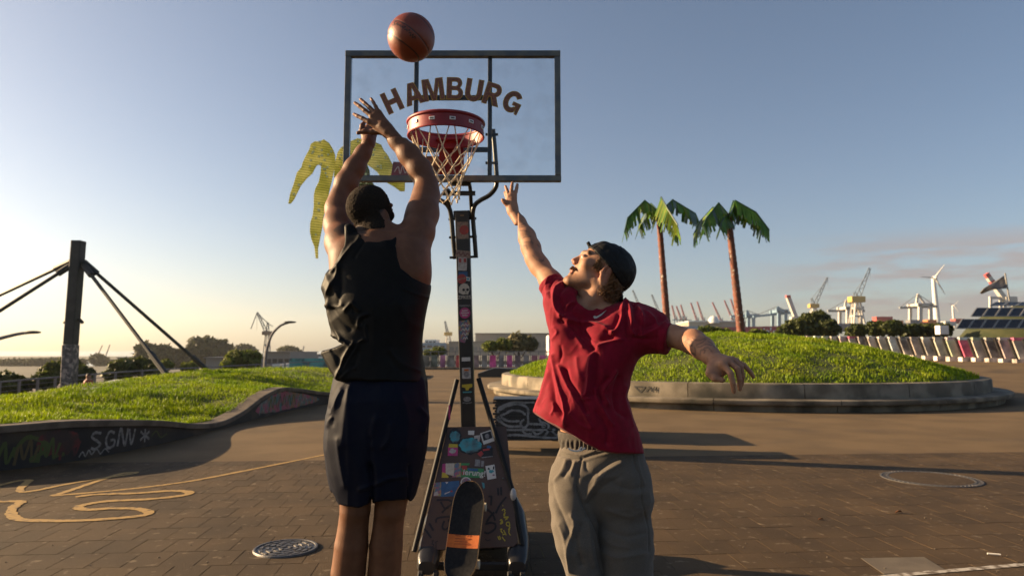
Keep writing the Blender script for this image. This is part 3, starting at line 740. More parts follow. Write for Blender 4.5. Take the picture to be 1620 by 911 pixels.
_t.links.new(_fn.outputs[0], _mx.inputs[0]); _t.links.new(_m2.outputs[0], _mx.inputs[1]); _t.links.new(_gl.outputs[0], _mx.inputs[2]); _t.links.new(_mx.outputs[0], _t.nodes['Material Output'].inputs[0])

DB = 4.6
hoop = thing('basketball_hoop', 'portable basketball hoop with clear backboard and sticker covered post', 'basketball hoop', (G(745, 868)[0], 4.8, 0))
xl, xr = P(545, 185, DB)[0], P(887, 185, DB)[0]; zt, zb_ = P(716, 82, DB)[2], P(716, 288, DB)[2]
fw = .042; fd = .045
def bar(name, c, d, mt, par, bev=.003): return MB().box(c, d).build(name, mt, par, bevel=bev)
bar('backboard_frame', ((xl + xr) / 2, DB, zt - fw / 2), (xr - xl, fd, fw), M_edge, hoop)
bar('backboard_frame', ((xl + xr) / 2, DB, zb_ + fw / 2), (xr - xl, fd, fw), M_edge, hoop)
bar('backboard_frame', (xl + fw / 2, DB, (zt + zb_) / 2), (fw - .002, fd - .002, zt - zb_ - 2 * fw - .001), M_edge, hoop)
bar('backboard_frame', (xr - fw / 2, DB, (zt + zb_) / 2), (fw - .002, fd - .002, zt - zb_ - 2 * fw - .001), M_edge, hoop)
glass = bar('glass', ((xl + xr) / 2, DB - .004, (zt + zb_) / 2), (xr - xl - 2 * fw, .010, zt - zb_ - 2 * fw), M_glass, hoop, 0)
# support bars behind the pane
yb = DB + .045
def vx(px): return P(px, 185, yb)[0]
def hz_(py): return P(716, py, yb)[2]
for px in (658, 775): MB().box((vx(px), yb, (hz_(88) + hz_(286)) / 2), (.030, .03, hz_(88) - hz_(286))).build('support_bar', M_blk, hoop, bevel=.003)
for py in (155, 237): MB().box(((vx(658) + vx(775)) / 2, yb + .002, hz_(py)), (vx(775) - vx(658) - .03, .028, .032)).build('support_bar', M_blk, hoop, bevel=.003)
for py in (213, 258):
    MB().tube([P(768, py, yb + .05), P(788, py, yb + .05)], .010, 8).build('bolt', M_blk, hoop)
rpl = MB().add([P(x, y, yb + .03) for x, y in ((618, 281), (664, 286), (668, 258), (622, 256))] + [P(x, y, yb + .035) for x, y in ((618, 281), (664, 286), (668, 258), (622, 256))], [(0, 1, 2, 3), (7, 6, 5, 4), (0, 4, 5, 1), (1, 5, 6, 2), (2, 6, 7, 3), (3, 7, 4, 0)]).build('red_plate', M_redm, hoop)
mb_p = MB(); ribbon(mb_p, [P(x, y, yb + .028) for x, y in ((624, 272), (630, 264), (633, 275), (637, 263), (641, 274), (646, 265), (649, 275))], .006, .001, norm=(0, -1, 0)); mb_p.build('scratched_tag', M_clip, rpl)
MB().box(P(688, 262, yb + .05), (.13, .02, .13)).build('backing_plate', mat('tan_plate', (.22, .12, .06), rough=.6), hoop, bevel=.003)
# HAMBURG on an arc
def arc(cx, cy, r, a0, a1, n=10, ry=None): return [(cx + r * math.cos(R(a0 + (a1 - a0) * k / n)), cy + (ry or r) * math.sin(R(a0 + (a1 - a0) * k / n))) for k in range(n + 1)]
LET = {  # unit height 1, outer contours and holes
 'H': (.86, [[(0, 0), (.27, 0), (.27, .37), (.59, .37), (.59, 0), (.86, 0), (.86, 1), (.59, 1), (.59, .61), (.27, .61), (.27, 1), (0, 1)]]),
 'A': (.96, [[(0, 0), (.28, 0), (.33, .2), (.63, .2), (.68, 0), (.96, 0), (.64, 1), (.32, 1)], [(.39, .41), (.48, .76), (.57, .41)]]),
 'M': (1.06, [[(0, 0), (.25, 0), (.25, .62), (.42, 0), (.64, 0), (.81, .62), (.81, 0), (1.06, 0), (1.06, 1), (.70, 1), (.53, .38), (.36, 1), (0, 1)]]),
 'B': (.84, [[(0, 0)] + [(.50, 0)] + arc(.53, .285, .30, -90, 62, 10, .285) + arc(.50, .74, .27, -35, 90, 8, .26) + [(0, 1)], [(.27, .20), (.27, .42)] + arc(.48, .31, .11, 90, -90, 6), [(.27, .61), (.27, .80)] + arc(.46, .705, .095, 90, -90, 6)]),
 'U': (.86, [[(0, 1), (0, .38)] + arc(.43, .38, .43, 180, 360, 14, .40) + [(.86, 1), (.59, 1), (.59, .38)] + arc(.43, .38, .16, 0, -180, 8, .16) + [(.27, 1)]]),
 'R': (.88, [[(0, 0), (.27, 0), (.27, .36), (.38, .36), (.56, 0), (.88, 0), (.64, .42)] + arc(.50, .69, .32, -50, 90, 10, .31) + [(0, 1)], [(.27, .57), (.27, .79)] + arc(.46, .68, .11, 90, -90, 6)]),
 'G': (.92, [arc(.46, .5, .46, 38, 306, 22, .5) + [(.745, .17), (.77, .02), (.92, .02), (.92, .54), (.49, .54), (.49, .36), (.66, .36), (.65, .32)] + arc(.46, .5, .19, -42, -322, 16, .26) ])}
def letter_mesh(ch, hgt, grow=0.0, dep=.002):
    cu = bpy.data.curves.new('l', 'CURVE'); cu.dimensions = '2D'; cu.fill_mode = 'BOTH'; cu.extrude = dep; cu.offset = grow
    wd, cons = LET[ch]
    for c in cons:
        sp = cu.splines.new('POLY'); sp.points.add(len(c) - 1); sp.use_cyclic_u = True
        for p, (x, y) in zip(sp.points, c): p.co = ((x - wd / 2) * hgt * .88, (y - .5) * hgt, 0, 1)
    o = bpy.data.objects.new('l', cu); COL.objects.link(o); bpy.context.view_layer.update()
    me = bpy.data.meshes.new_from_object(o.evaluated_get(bpy.context.evaluated_depsgraph_get())); bpy.data.objects.remove(o); bpy.data.curves.remove(cu); return me
LH = S(37.5, DB); cx = P(715, 150, DB)[0]; ccz = P(715, 141, DB)[2] - S(228, DB); rad = S(228, DB)
for ch, px in zip('HAMBURG', (621, 654, 685.5, 720, 750, 780, 811)):
    s = (P(px, 150, DB)[0] - cx) / rad; an = math.asin(s)
    ctr = np.array([cx + rad * s, 0, ccz + rad * math.cos(an)])
    xa = np.array([math.cos(an), 0, -math.sin(an)]); ya = np.array([math.sin(an), 0, math.cos(an)]); za = np.array([0, -1.0, 0])
    me = letter_mesh(ch, LH, -.0052, .0012); me.transform(frame_matrix(ctr + np.array([0, DB - .0125, 0]), xa, ya, za)); me.materials.clear(); o1 = link('letter', me, M_brickl, hoop); o1['label'] = 'brick patterned capital letter of the word on the backboard'
    me = letter_mesh(ch, LH, .0004, .0005); me.transform(frame_matrix(ctr + np.array([0, DB - .0098, 0]), xa, ya, za)); me.materials.clear(); link('outline', me, M_gold, o1)
# rim with band, net clips and mount
RC = P(705.5, 207, 4.17); RC[2] = (P(705, 182, 3.94)[2] + P(705, 228, 4.40)[2]) / 2 + .035
RR = .232
mb = MB(); mb.lathe([(RR - .002, -.075), (RR + .004, -.075), (RR + .004, .0), (RR - .002, .0), (RR - .002, -.075)], RC, 64); band = mb.build('rim_band', M_redm, hoop, True)
mb = MB(); mb.tube([RC + np.array([(RR + .004) * math.cos(a), (RR + .004) * math.sin(a), .006]) for a in np.linspace(0, 2 * math.pi, 64, endpoint=False)], .0105, 10, closed=True); mb.build('rim_ring', M_redm, hoop, True)
mb = MB(); mb.tube([RC + np.array([(RR + .004) * math.cos(a), (RR + .004) * math.sin(a), -.078]) for a in np.linspace(0, 2 * math.pi, 64, endpoint=False)], .006, 8, closed=True); mb.build('rim_ring', M_redm, hoop, True)
yb0 = RC[1] + RR; byb = DB - .02
mb = MB(); mb.box((RC[0], (yb0 + byb) / 2 - .02, RC[2] - .03), (.16, byb - yb0 + .06, .012)); mb.build('rim_bracket', M_redm, hoop, bevel=.002)
mb = MB(); mb.box((RC[0], byb - .012, RC[2] - .115), (.17, .018, .20)); mb.build('rim_plate', M_redm, hoop, bevel=.004)
for sx in (-1, 1): MB().beam((RC[0] + sx * .075, byb - .02, RC[2] - .20), (RC[0] + sx * .06, yb0 - .01, RC[2] - .075), .012, .05).build('rim_brace', M_redm, hoop)
NN = 12; tops = []
for k in range(NN):
    a = 2 * math.pi * (k + .5) / NN; d = np.array([math.cos(a), math.sin(a), 0]); tg = np.array([-math.sin(a), math.cos(a), 0])
    Rm = np.stack([tg, d, np.array([0, 0, 1.0])], 1)
    MB().box(RC + d * (RR + .006) + np.array([0, 0, -.036]), (.036, .006, .020), Rm).build('net_clip', M_clip, band, bevel=.002)
    MB().box(RC + d * (RR + .009) + np.array([0, 0, -.036]), (.022, .004, .007), Rm).build('clip_slot', M_blk, band)
    tops.append(a)
# net: two cords from each clip, knotted into diamonds that narrow downwards
def net_pt(a, lev):
    zz = [-.050, -.185, -.242, -.298, -.350, -.398, -.440, -.478][lev]; rr = [.231, .175, .150, .131, .118, .110, .106, .108][lev]
    sw = -.020 * (-zz / .43) ** 2
    return RC + np.array([rr * math.cos(a) * (1 + .03 * math.sin(5 * a + lev)) + sw * 1.2 + .012 * (-zz), rr * math.sin(a), zz + .008 * math.sin(3 * a + lev * 2.1)])
mb = MB(); st = 2 * math.pi / NN
for k in range(NN):
    for sgn in (-1, 1):
        pts = [net_pt(tops[k] + sgn * .035, 0)]
        a = tops[k]
        for lev in range(1, 8):
            a = tops[k] + sgn * st / 2 * (lev if True else 1) * 1.0
            pts.append(net_pt(a, lev))
        fine = catmull(np.array(pts), 4); mb.tube(fine, .0038, 5)
    for lev in range(1, 8):
        a = tops[k] + st / 2 * (lev % 2); mb.sphere(net_pt(a, lev), .0068, 6, 4)
mb.build('net', M_net, hoop, True)
# lift arms
def bez(pts, n=8): return catmull(np.array([np.array(p) for p in pts]), n)
M_tube = mat('black_tube', (.014, .013, .012), rough=.32, rvar=.1, scale=10)
rt_ = .0165
mb = MB(); mb.tube(bez([P(780, 205, 4.70), P(783, 240, 4.71), P(785, 268, 4.72), P(786, 284, 4.73), P(784, 297, 4.74), P(774, 309, 4.76), P(760, 317, 4.78), P(751, 325, 4.80), P(748, 337, 4.82), P(748.5, 350, 4.84), P(751, 380, 4.86), P(753, 408, 4.88)]), rt_, 10); mb.build('lift_arm', M_tube, hoop, True)
mb = MB(); mb.tube(bez([P(660, 205, 4.70), P(661, 240, 4.71), P(662, 280, 4.73), P(665, 296, 4.74), P(676, 307, 4.76), P(692, 315, 4.78), P(704, 321, 4.80), P(711, 330, 4.82), P(714, 345, 4.84), P(717, 380, 4.86), P(720, 410, 4.88)]), rt_, 10); mb.build('lift_arm', M_tube, hoop, True)
mb = MB(); mb.tube(bez([P(742, 288, 4.68), P(744, 300, 4.72), P(745, 318, 4.78), P(746, 334, 4.84)]), .014, 10); mb.build('lift_link', M_tube, hoop, True)
mb = MB(); mb.tube(bez([P(709, 300, 4.70), P(709, 315, 4.76), P(712, 334, 4.84)]), .014, 10); mb.build('lift_link', M_tube, hoop, True)
MB().beam(P(700, 306, 4.73), P(752, 306, 4.73), .02, .03).build('lift_crossbar', M_blk, hoop)
MB().box(P(727, 288, 4.655), (.16, .05, .05)).build('lift_mount', M_blk, hoop, bevel=.004)
# post, leaning a little
pt_b, pt_t = P(746, 850, 4.97), P(731.5, 336, 4.86)
pax = (pt_t - pt_b); plen = np.linalg.norm(pax); pax /= plen
pxv = np.array([1, 0, 0]) - pax * pax[0]; pxv /= np.linalg.norm(pxv); pyv = np.cross(pax, pxv)      # towards +Y
Rp = np.stack([pxv, pyv, pax], 1); PWD = .100
mb = MB(); mb.box((pt_b + pt_t) / 2, (PWD, PWD, plen), Rp); post = mb.build('post', M_blk, hoop, bevel=.006)
def post_pt(py, u=0.0, off=.0):
    """on the front face at photo row py; u in post half widths"""
    lo_, hi_ = 0.0, 1.0
    for _ in range(30):
        m_ = (lo_ + hi_) / 2; q_ = pt_b + (pt_t - pt_b) * m_ - pyv * PWD / 2
        if proj(*q_)[1] > py: lo_ = m_
        else: hi_ = m_
    return pt_b + (pt_t - pt_b) * lo_ - pyv * (PWD / 2 + off) + pxv * u * PWD / 2
for py in (345, 374, 406):
    a = post_pt(py) + pyv * .04; MB().tube([a - pxv * .10, a + pxv * .10], .009, 8).build('bolt', M_blk, hoop)
MB().box(post_pt(338) + pyv * .05, (.125, .075, .05), Rp).build('post_cap', M_blk, hoop, bevel=.004)
MB().box(post_pt(341, 0, .002), (.025, .004, .006), Rp).build('cap_slot', mat('bare_wood', (.32, .18, .08), rough=.7), hoop)

# --- stickers: thin plates on the post
def col(name, c, **k): return mat('sticker_' + name, c, rough=.5, **k)
ST = dict(red=col('red', (.36, .035, .03), c2=(.25, .05, .04), scale=60), white=col('white', (.45, .42, .38), c2=(.30, .27, .24), scale=40), pink=col('pink', (.48, .04, .17), c2=(.35, .05, .14), scale=50), blue=col('blue', (.03, .10, .22), c2=(.02, .07, .17), scale=25), teal=col('teal', (.04, .30, .34), c2=(.10, .16, .17), scale=16, c3=(.02, .025, .025), scale3=11), green=col('green', (.04, .22, .07)), yellow=col('yellow', (.48, .36, .03)), black=col('black', (.015, .014, .013)), tan=col('tan', (.30, .20, .14), c2=(.18, .12, .09), scale=70), orange=col('orange', (.52, .12, .012), c2=(.42, .09, .01), scale=30), grey=col('grey', (.24, .23, .22), c2=(.14, .13, .13), scale=60), mixed=col('mixed', (.32, .08, .14), c2=(.03, .16, .22), scale=55, c3=(.42, .30, .05), scale3=38), bone=col('bone', (.50, .44, .34), c2=(.42, .36, .28), scale=60), cream=col('cream', (.55, .52, .47)))
PZ = -pyv
def plate(poly, ctr, mt, parent, off=.0016, th=.0008, name='sticker', xa=None, ya=None, za=None):
    xa = pxv if xa is None else xa; ya = pax if ya is None else ya; za = PZ if za is None else za
    return MB().prism(poly, off - th, off, (ctr, xa, ya, za)).build(name, mt, parent)
def rect(w_, h_, rot=0):
    c_, s_ = math.cos(R(rot)), math.sin(R(rot)); return [(x * c_ - y * s_, x * s_ + y * c_) for x, y in ((-w_ / 2, -h_ / 2), (w_ / 2, -h_ / 2), (w_ / 2, h_ / 2), (-w_ / 2, h_ / 2))]
def disc(r, n=20, ry=None): return [(r * math.cos(2 * math.pi * k / n), (ry or r) * math.sin(2 * math.pi * k / n)) for k in range(n)]
def txt(t_, c, size, mt, parent, off, xa, ya, za, bold=0.0, ws=1.0): return lettering('lettering', t_, (np.array(c) + np.array(za) * off, xa, ya, za), size, mt, parent, bold, ws)
px_ = S(1, 4.88)
def scrib(c, ln, hg, mt, parent, off, xa, ya, za, sd, wd=None):
    """small print too blurred to read: a run of pen strokes"""
    rg_ = random.Random(sd); mb = MB(); n_ = max(5, int(ln / hg * 2.6)); c = np.array(c)
    pts = [c + np.array(xa) * (-ln / 2 + ln * k / (n_ - 1)) + np.array(ya) * hg * (.5 if k % 2 else -.5) * rg_.uniform(.4, 1) for k in range(n_)]
    ribbon(mb, pts, wd or hg * .28, off, norm=za, jitter=.3); return mb.build('lettering', mt, parent)
s = plate(rect(18 * px_, 27 * px_), post_pt(364.5, .05), ST['tan'], hoop); plate(disc(7.5 * px_), post_pt(364, .25), ST['red'], s, .0026, name='emblem')
s = plate(rect(23.5 * px_, 11 * px_, -8), post_pt(402), ST['tan'], hoop); scrib(post_pt(402), 20 * px_, 7 * px_, col('brown', (.14, .06, .05)), s, .003, pxv * .99 - pax * .14, pax * .99 + pxv * .14, PZ, 3)
s = plate(rect(14 * px_, 21 * px_, -3), post_pt(417.5, -.12), ST['white'], hoop)
plate(rect(4 * px_, 6 * px_), post_pt(412, -.45), ST['red'], s, .0026, name='emblem'); plate(rect(4 * px_, 6 * px_), post_pt(412, .25), ST['red'], s, .0027, name='emblem')
plate(rect(14 * px_, 8 * px_), post_pt(434, -.08), ST['blue'], hoop, .0014)
s = plate(disc(7.6 * px_), post_pt(441, -.3), ST['red'], hoop, .0026); scrib(post_pt(441, -.3), 13 * px_, 3 * px_, ST['tan'], s, .004, pxv * .97 + pax * .2, pax * .97 - pxv * .2, PZ, 5)
plate(rect(6.5 * px_, 6 * px_, -10), post_pt(441.5, .60), ST['cream'], hoop); plate(rect(4 * px_, 3 * px_, -10), post_pt(441.5, .60), ST['teal'], hoop, .0026)
s = plate([(x * px_, y * px_) for x, y in ((-9, -4), (-8, 4), (-5, 8), (0, 10), (5, 8.5), (8, 4), (8.5, -1), (7, -5), (6, -8), (2, -7), (-2, -8), (-6, -6))], post_pt(458, .02), ST['bone'], hoop); s['label'] = 'white skull sticker'
plate(disc(2.2 * px_, 12), post_pt(458.5, -.06), ST['black'], s, .0026, name='eye'); plate(disc(2.2 * px_, 12), post_pt(458.5, .50), ST['black'], s, .0026, name='eye')
plate([(-1.2 * px_, -1 * px_), (1.2 * px_, -1 * px_), (0, 2 * px_)], post_pt(462, .25), ST['black'], s, .0027, name='nose')
txt('ZPKES', post_pt(470.5, .0), 7.5 * px_, ST['bone'], post, .002, pxv, pax, PZ, .0006)
scrib(post_pt(483.5, .05), 17 * px_, 3.4 * px_, ST['grey'], post, .002, pxv, pax, PZ, 1)
s = plate(disc(8.6 * px_), post_pt(495, .02), ST['pink'], hoop)
for dy, ln_ in ((-3.6, 9), (0, 12.5), (3.6, 8)): scrib(post_pt(495 + dy, .02), ln_ * px_, 2.6 * px_, ST['cream'], s, .003, pxv, pax, PZ, int(20 + dy))
s = plate([(x * px_, y * px_) for x, y in ((-9, 16), (6, 18), (9, 10), (8, 2), (3, -10), (-1, -18), (-9, -16), (-10, 0))], post_pt(524, -.02), ST['mixed'], hoop)
for dy, ln_ in ((-10, 12), (-3, 12), (4, 10), (11, 7)): scrib(post_pt(524 + dy, .0), ln_ * px_, 4.6 * px_, ST['cream'], s, .003, pxv, pax, PZ, int(40 + dy), .0045)
s = plate(rect(13.5 * px_, 6 * px_), post_pt(568), ST['cream'], hoop)
s = plate(rect(13.5 * px_, 17 * px_), post_pt(590), ST['white'], hoop); plate(disc(4 * px_, 14, 5 * px_), post_pt(592), ST['grey'], s, .0026, name='emblem'); plate(rect(7 * px_, 3 * px_), post_pt(585), ST['orange'], s, .0028, name='emblem')
s = plate([(x * px_, y * px_) for x, y in ((-8, 4), (8, 5), (8, 0), (3, -2), (2, -5), (-2, -5), (-3, -1), (-8, 0))], post_pt(612, .05), ST['yellow'], hoop); plate(rect(14 * px_, 2 * px_), post_pt(620, .05), ST['teal'], hoop)
s = plate(disc(6 * px_, 16, 4 * px_), post_pt(631), ST['grey'], hoop); scrib(post_pt(637), 15 * px_, 2.5 * px_, ST['grey'], post, .002, pxv, pax, PZ, 8)

# --- base: sloping board with stickers, side struts, moulded feet, wheels
M_ply = mat('brown_ply_board', (.062, .036, .026), (.085, .050, .036), scale=5, rough=.6, bump=.2, bscale=60, stretch=(1, 1, .3), rvar=.1)
tl, tr_, bl, br = P(708, 674, 4.84), P(801, 674, 4.84), P(665, 866, 4.46), P(819, 862, 4.46)
o_b = (bl + br) / 2; bx_ = (br - bl) / np.linalg.norm(br - bl); by_ = ((tl + tr_) / 2 - o_b); bh = np.linalg.norm(by_); by_ /= bh; bx_ = bx_ - by_ * np.dot(bx_, by_); bx_ /= np.linalg.norm(bx_); bn = np.cross(bx_, by_)
if bn[1] > 0: bn = -bn
def bo(px, py, off=0.0):
    """point of the board under photo pixel"""
    d = P(px, py, 1.0) - np.array([0, 0, CAM_H]); o = np.array([0, 0, CAM_H]); t = np.dot(o_b - o, bn) / np.dot(d, bn); return o + d * t + bn * off
def b2(px, py): q_ = bo(px, py) - o_b; return (np.dot(q_, bx_), np.dot(q_, by_))
pol = [b2(*p) for p in ((674, 870), (812, 864), (819, 858), (801, 674), (708, 675), (665, 862))]
mb = MB(); mb.prism(pol, -.018, 0, (o_b, bx_, by_, bn)); board = mb.build('front_board', M_ply, hoop, bevel=.0015)
def bst(pts, mt, off=.0012, name='sticker', par=None):
    return MB().prism([b2(*p) for p in pts], off - .0008, off, (o_b, bx_, by_, bn)).build(name, mt, par or board)
cb = lambda x, y: (690 + x / 7.59, 665 + y / 7.59)
def blob(cx_, cy_, rx, ry, n=26, w_=.18, sd=1):
    rg_ = random.Random(sd); return [cb(cx_ + rx * math.cos(2 * math.pi * k / n) * (1 + rg_.uniform(-w_, w_)), cy_ + ry * math.sin(2 * math.pi * k / n) * (1 + rg_.uniform(-w_, w_))) for k in range(n)]
bst(blob(225, 190, 78, 92, sd=2, w_=.14), ST['black'], .0012, 'torn_print'); bst(blob(228, 195, 58, 72, sd=3), ST['teal'], .0022, 'torn_print')
bst(blob(410, 300, 150, 105, 30, .10, 4), ST['black'], .0013, 'torn_print'); bst(blob(410, 298, 130, 92, 30, .10, 5), ST['teal'], .0024, 'torn_print')
bst([cb(*p) for p in ((385, 122), (460, 122), (455, 175), (385, 170))], ST['cream'], .0030)
bst([cb(*p) for p in ((455, 185), (530, 175), (520, 250), (500, 250), (495, 215), (460, 220))], ST['white'], .0031)
s = bst([cb(*p) for p in ((528, 155), (660, 112), (702, 245), (570, 290))], ST['cream'], .0034); s['label'] = 'black and white photo print sticker'
bst([cb(*p) for p in ((548, 160), (655, 128), (677, 210), (570, 245))], ST['black'], .0043, 'photo', s); bst(blob(612, 190, 26, 32, 16, .2, 7), ST['grey'], .0050, 'photo', s)
s = bst([cb(*p) for p in ((145, 325), (262, 325), (258, 425), (138, 422))], ST['pink'], .0036); bst([cb(*p) for p in ((155, 280), (258, 285), (260, 324), (148, 324))], ST['yellow'], .0037)
bst(blob(200, 370, 40, 30, 14, .3, 9), ST['white'], .0044, 'print', s)
bst([cb(*p) for p in ((485, 395), (560, 330), (640, 300), (680, 330), (680, 430), (560, 445))], ST['black'], .0038); bst([cb(*p) for p in ((560, 345), (640, 335), (645, 355), (565, 368))], ST['red'], .0046); bst([cb(*p) for p in ((490, 398), (545, 365), (570, 400), (535, 440))], ST['red'], .0047); bst([cb(*p) for p in ((545, 440), (680, 425), (680, 435), (548, 452))], ST['grey'], .0046); bst(blob(630, 320, 30, 18, 14, .3, 19), ST['blue'], .0045)
bst([cb(*p) for p in ((470, 465), (530, 470), (528, 555), (462, 545))], ST['grey'], .0020); bst([cb(*p) for p in ((542, 480), (578, 485), (570, 558), (538, 552))], ST['grey'], .0021)
bst([cb(*p) for p in ((75, 520), (120, 515), (112, 680), (65, 685))], ST['pink'], .0022); bst([cb(*p) for p in ((72, 620), (112, 630), (150, 670), (150, 685), (66, 686))], ST['yellow'], .0030)
bst([cb(*p) for p in ((115, 515), (220, 512), (210, 665), (115, 640))], ST['bone'], .0034); bst([cb(*p) for p in ((222, 510), (298, 508), (298, 680), (190, 680))], ST['mixed'], .0028)
bst([cb(*p) for p in ((200, 512), (402, 512), (395, 535), (300, 540))], ST['green'], .0020)
s = bst([cb(*p) for p in ((305, 570), (575, 578), (560, 690), (300, 680))], ST['green'], .0038); s['label'] = 'green sticker with white script'
bst([cb(*p) for p in ((305, 540), (370, 545), (372, 590), (320, 598))], ST['red'], .0046); bst([cb(*p) for p in ((308, 615), (355, 610), (350, 655), (310, 655))], ST['red'], .0047); bst([cb(*p) for p in ((380, 575), (505, 580), (500, 612), (385, 602))], ST['blue'], .0046)
txt('ierung!', bo(*cb(460, 632)), S(13, 4.65), ST['cream'], s, .0055, bx_ * .99 - by_ * .05, by_ * .99 + bx_ * .05, bn, .0008)
s = bst([cb(*p) for p in ((592, 548), (700, 528), (722, 692), (618, 712))], ST['cream'], .0036); bst(blob(660, 610, 35, 20, 14, .35, 12), ST['teal'], .0045, 'print', s); bst(blob(632, 580, 14, 14, 10, .3, 13), ST['black'], .0046, 'print', s); bst(blob(690, 570, 10, 22, 10, .3, 14), ST['black'], .0046, 'print', s); bst(blob(690, 655, 14, 10, 10, .3, 15), ST['mixed'], .0046, 'print', s)
s = bst(blob(360, 745, 66, 66, 28, .0, 16), ST['cream'], .0040); bst(blob(360, 745, 54, 54, 28, .0, 16), ST['mixed'], .0048, 'print', s)
bst([cb(*p) for p in ((62, 740), (278, 722), (285, 905), (60, 915))], ST['blue'], .0036); bst(blob(185, 850, 14, 10, 10, .2, 17), ST['red'], .0045); bst([cb(*p) for p in ((100, 878), (165, 850), (168, 856), (104, 886))], ST['cream'], .0044)
bst([cb(*p) for p in ((-22, 745), (60, 740), (60, 910), (-30, 905))], ST['mixed'], .0030); bst([cb(*p) for p in ((110, 740), (145, 738), (128, 760))], ST['cream'], .0046); bst([cb(*p) for p in ((-20, 860), (20, 850), (30, 900), (-28, 905))], ST['white'], .0042)
bst([cb(*p) for p in ((545, 740), (580, 750), (585, 800), (570, 830))], ST['teal'], .0030)
def bstroke(pts, mt, wd, off=.0016):
    mb = MB(); ribbon(mb, [bo(*p) for p in pts], wd, off, norm=bn, jitter=.15); mb.build('graffiti_stroke', mt, board)
cq = lambda x, y: (660 + x / 6.033, 760 + y / 6.033)
M_mark = mat('black_marker', (.010, .009, .009), rough=.45); M_ymark = mat('yellow_marker', (.50, .38, .03), rough=.5)
for st_ in ([(185, 185), (300, 185), (335, 215), (280, 260), (235, 305)], [(225, 200), (260, 260), (300, 255)], [(180, 400), (190, 360), (260, 345), (340, 345), (300, 380), (330, 390)], [(260, 380), (240, 440), (270, 465), (320, 420), (345, 370)], [(115, 405), (155, 475)], [(70, 455), (135, 545)],
            [(850, 155), (790, 230), (750, 310)], [(770, 70), (775, 140)], [(800, 60), (803, 140)], [(710, 145), (705, 235)], [(680, 150), (712, 150)], [(660, 265), (720, 320), (745, 380)], [(735, 300), (690, 350), (660, 400)], [(640, 490), (680, 500), (740, 460), (745, 415), (700, 400), (650, 415)]):
    bstroke([cq(*p) for p in st_], M_mark, S(3.0, 4.55))
for st_ in ([(820, 235), (815, 240)], [(810, 285), (825, 270), (838, 280), (830, 295)], [(825, 330), (840, 300), (830, 350), (850, 340)], [(840, 375), (870, 345), (845, 350), (860, 370)], [(850, 400), (875, 395), (882, 430), (855, 425), (850, 400)], [(870, 470), (885, 440), (875, 490), (890, 520)],
            [(790, 380), (805, 370), (815, 400), (795, 410), (812, 380)], [(790, 465), (810, 460), (800, 480), (820, 500)], [(825, 470), (850, 520)], [(815, 515), (845, 505)], [(810, 535), (840, 575)], [(770, 530), (785, 565)], [(785, 525), (797, 560)]):
    bstroke([cq(*p) for p in st_], M_ymark, S(1.5, 4.55))
for st_ in ([(135, 575), (155, 570), (140, 600), (160, 610), (135, 640)], [(170, 585), (200, 575)], [(180, 580), (180, 640)], [(650, 555), (670, 570), (700, 560)]): bstroke([cq(*p) for p in st_], M_mark, S(1.2, 4.5))
for p in ((796, 757), (672, 726)): MB().sphere(bo(*p, .003), .008, 8, 6).build('screw', M_edge, board)
# struts
sl = [P(723, 600, 4.90), P(706, 668, 4.84), P(655, 872, 4.46)]; sr = [P(757, 598, 4.90), P(778, 668, 4.84), P(812, 780, 4.62), P(826, 862, 4.48)]
M_strut = mat('worn_black_strut', (.011, .010, .0095), (.03, .027, .022), scale=18, rough=.6, lo=.6, hi=.8, spec=.25)
mb = MB(); mb.tube(sl, .017, 10); mb.build('strut', M_strut, hoop, True); mb = MB(); mb.tube(sr, .017, 10); mb.build('strut', M_strut, hoop, True)
s = plate([(-.006, -.05), (.006, -.05), (.006, .05), (-.006, .05)], P(711, 652, 4.83), ST['pink'], hoop, name='sticker')
M_base = mat('black_moulded_plastic', (.018, .018, .019), (.028, .026, .025), scale=8, rough=.33, bump=.2, bscale=90, rvar=.15)
def loft_tube(name, secs, mt, parent, n=20, ex=3.2):
    """secs: (center, half width x, half height) ; superellipse rings joined and capped, lying along depth"""
    vs = []; fs = []
    for (c, a, b) in secs:
        for k in range(n):
            t_ = 2 * math.pi * k / n; cx_, sx_ = math.cos(t_), math.sin(t_)
            vs.append(np.array(c) + np.array([a * np.sign(cx_) * abs(cx_) ** (2 / ex), 0, b * np.sign(sx_) * abs(sx_) ** (2 / ex)]))
    m_ = len(secs)
    for i in range(m_ - 1):
        for k in range(n): fs.append((i * n + k, (i + 1) * n + k, (i + 1) * n + (k + 1) % n, i * n + (k + 1) % n))
    fs.append(tuple(range(n))); fs.append(tuple((m_ - 1) * n + k for k in range(n - 1, -1, -1)))
    return MB().add(vs, fs).build(name, mt, parent, True)
def side_foot(pxs, sgn):
    secs = [((pxs[0], 4.36, .085), .050, .040), ((pxs[0], 4.40, .10), .066, .058), ((pxs[1], 4.55, .14), .072, .09), ((pxs[2], 4.8, .22), .062, .13), ((pxs[3], 5.0, .30), .05, .14), ((pxs[3], 5.15, .25), .045, .13)]
    return loft_tube('moulded_foot', secs, M_base, hoop)
xf = lambda px, Y: (px - 810) / FPX * Y
side_foot([xf(680, 4.38), xf(684, 4.55), xf(700, 4.8), xf(712, 5.0)], -1); side_foot([xf(818, 4.38), xf(820, 4.55), xf(818, 4.8), xf(806, 5.0)], 1)
loft_tube('ballast_tank', [((xf(746, 5.0), 4.82, .16), .30, .10), ((xf(746, 5.0), 4.9, .18), .33, .13), ((xf(746, 5.0), 5.5, .18), .33, .13), ((xf(746, 5.0), 5.6, .16), .30, .10)], M_base, hoop)
M_rub = mat('black_rubber', (.014, .013, .013), rough=.75, bump=.3, bscale=80)
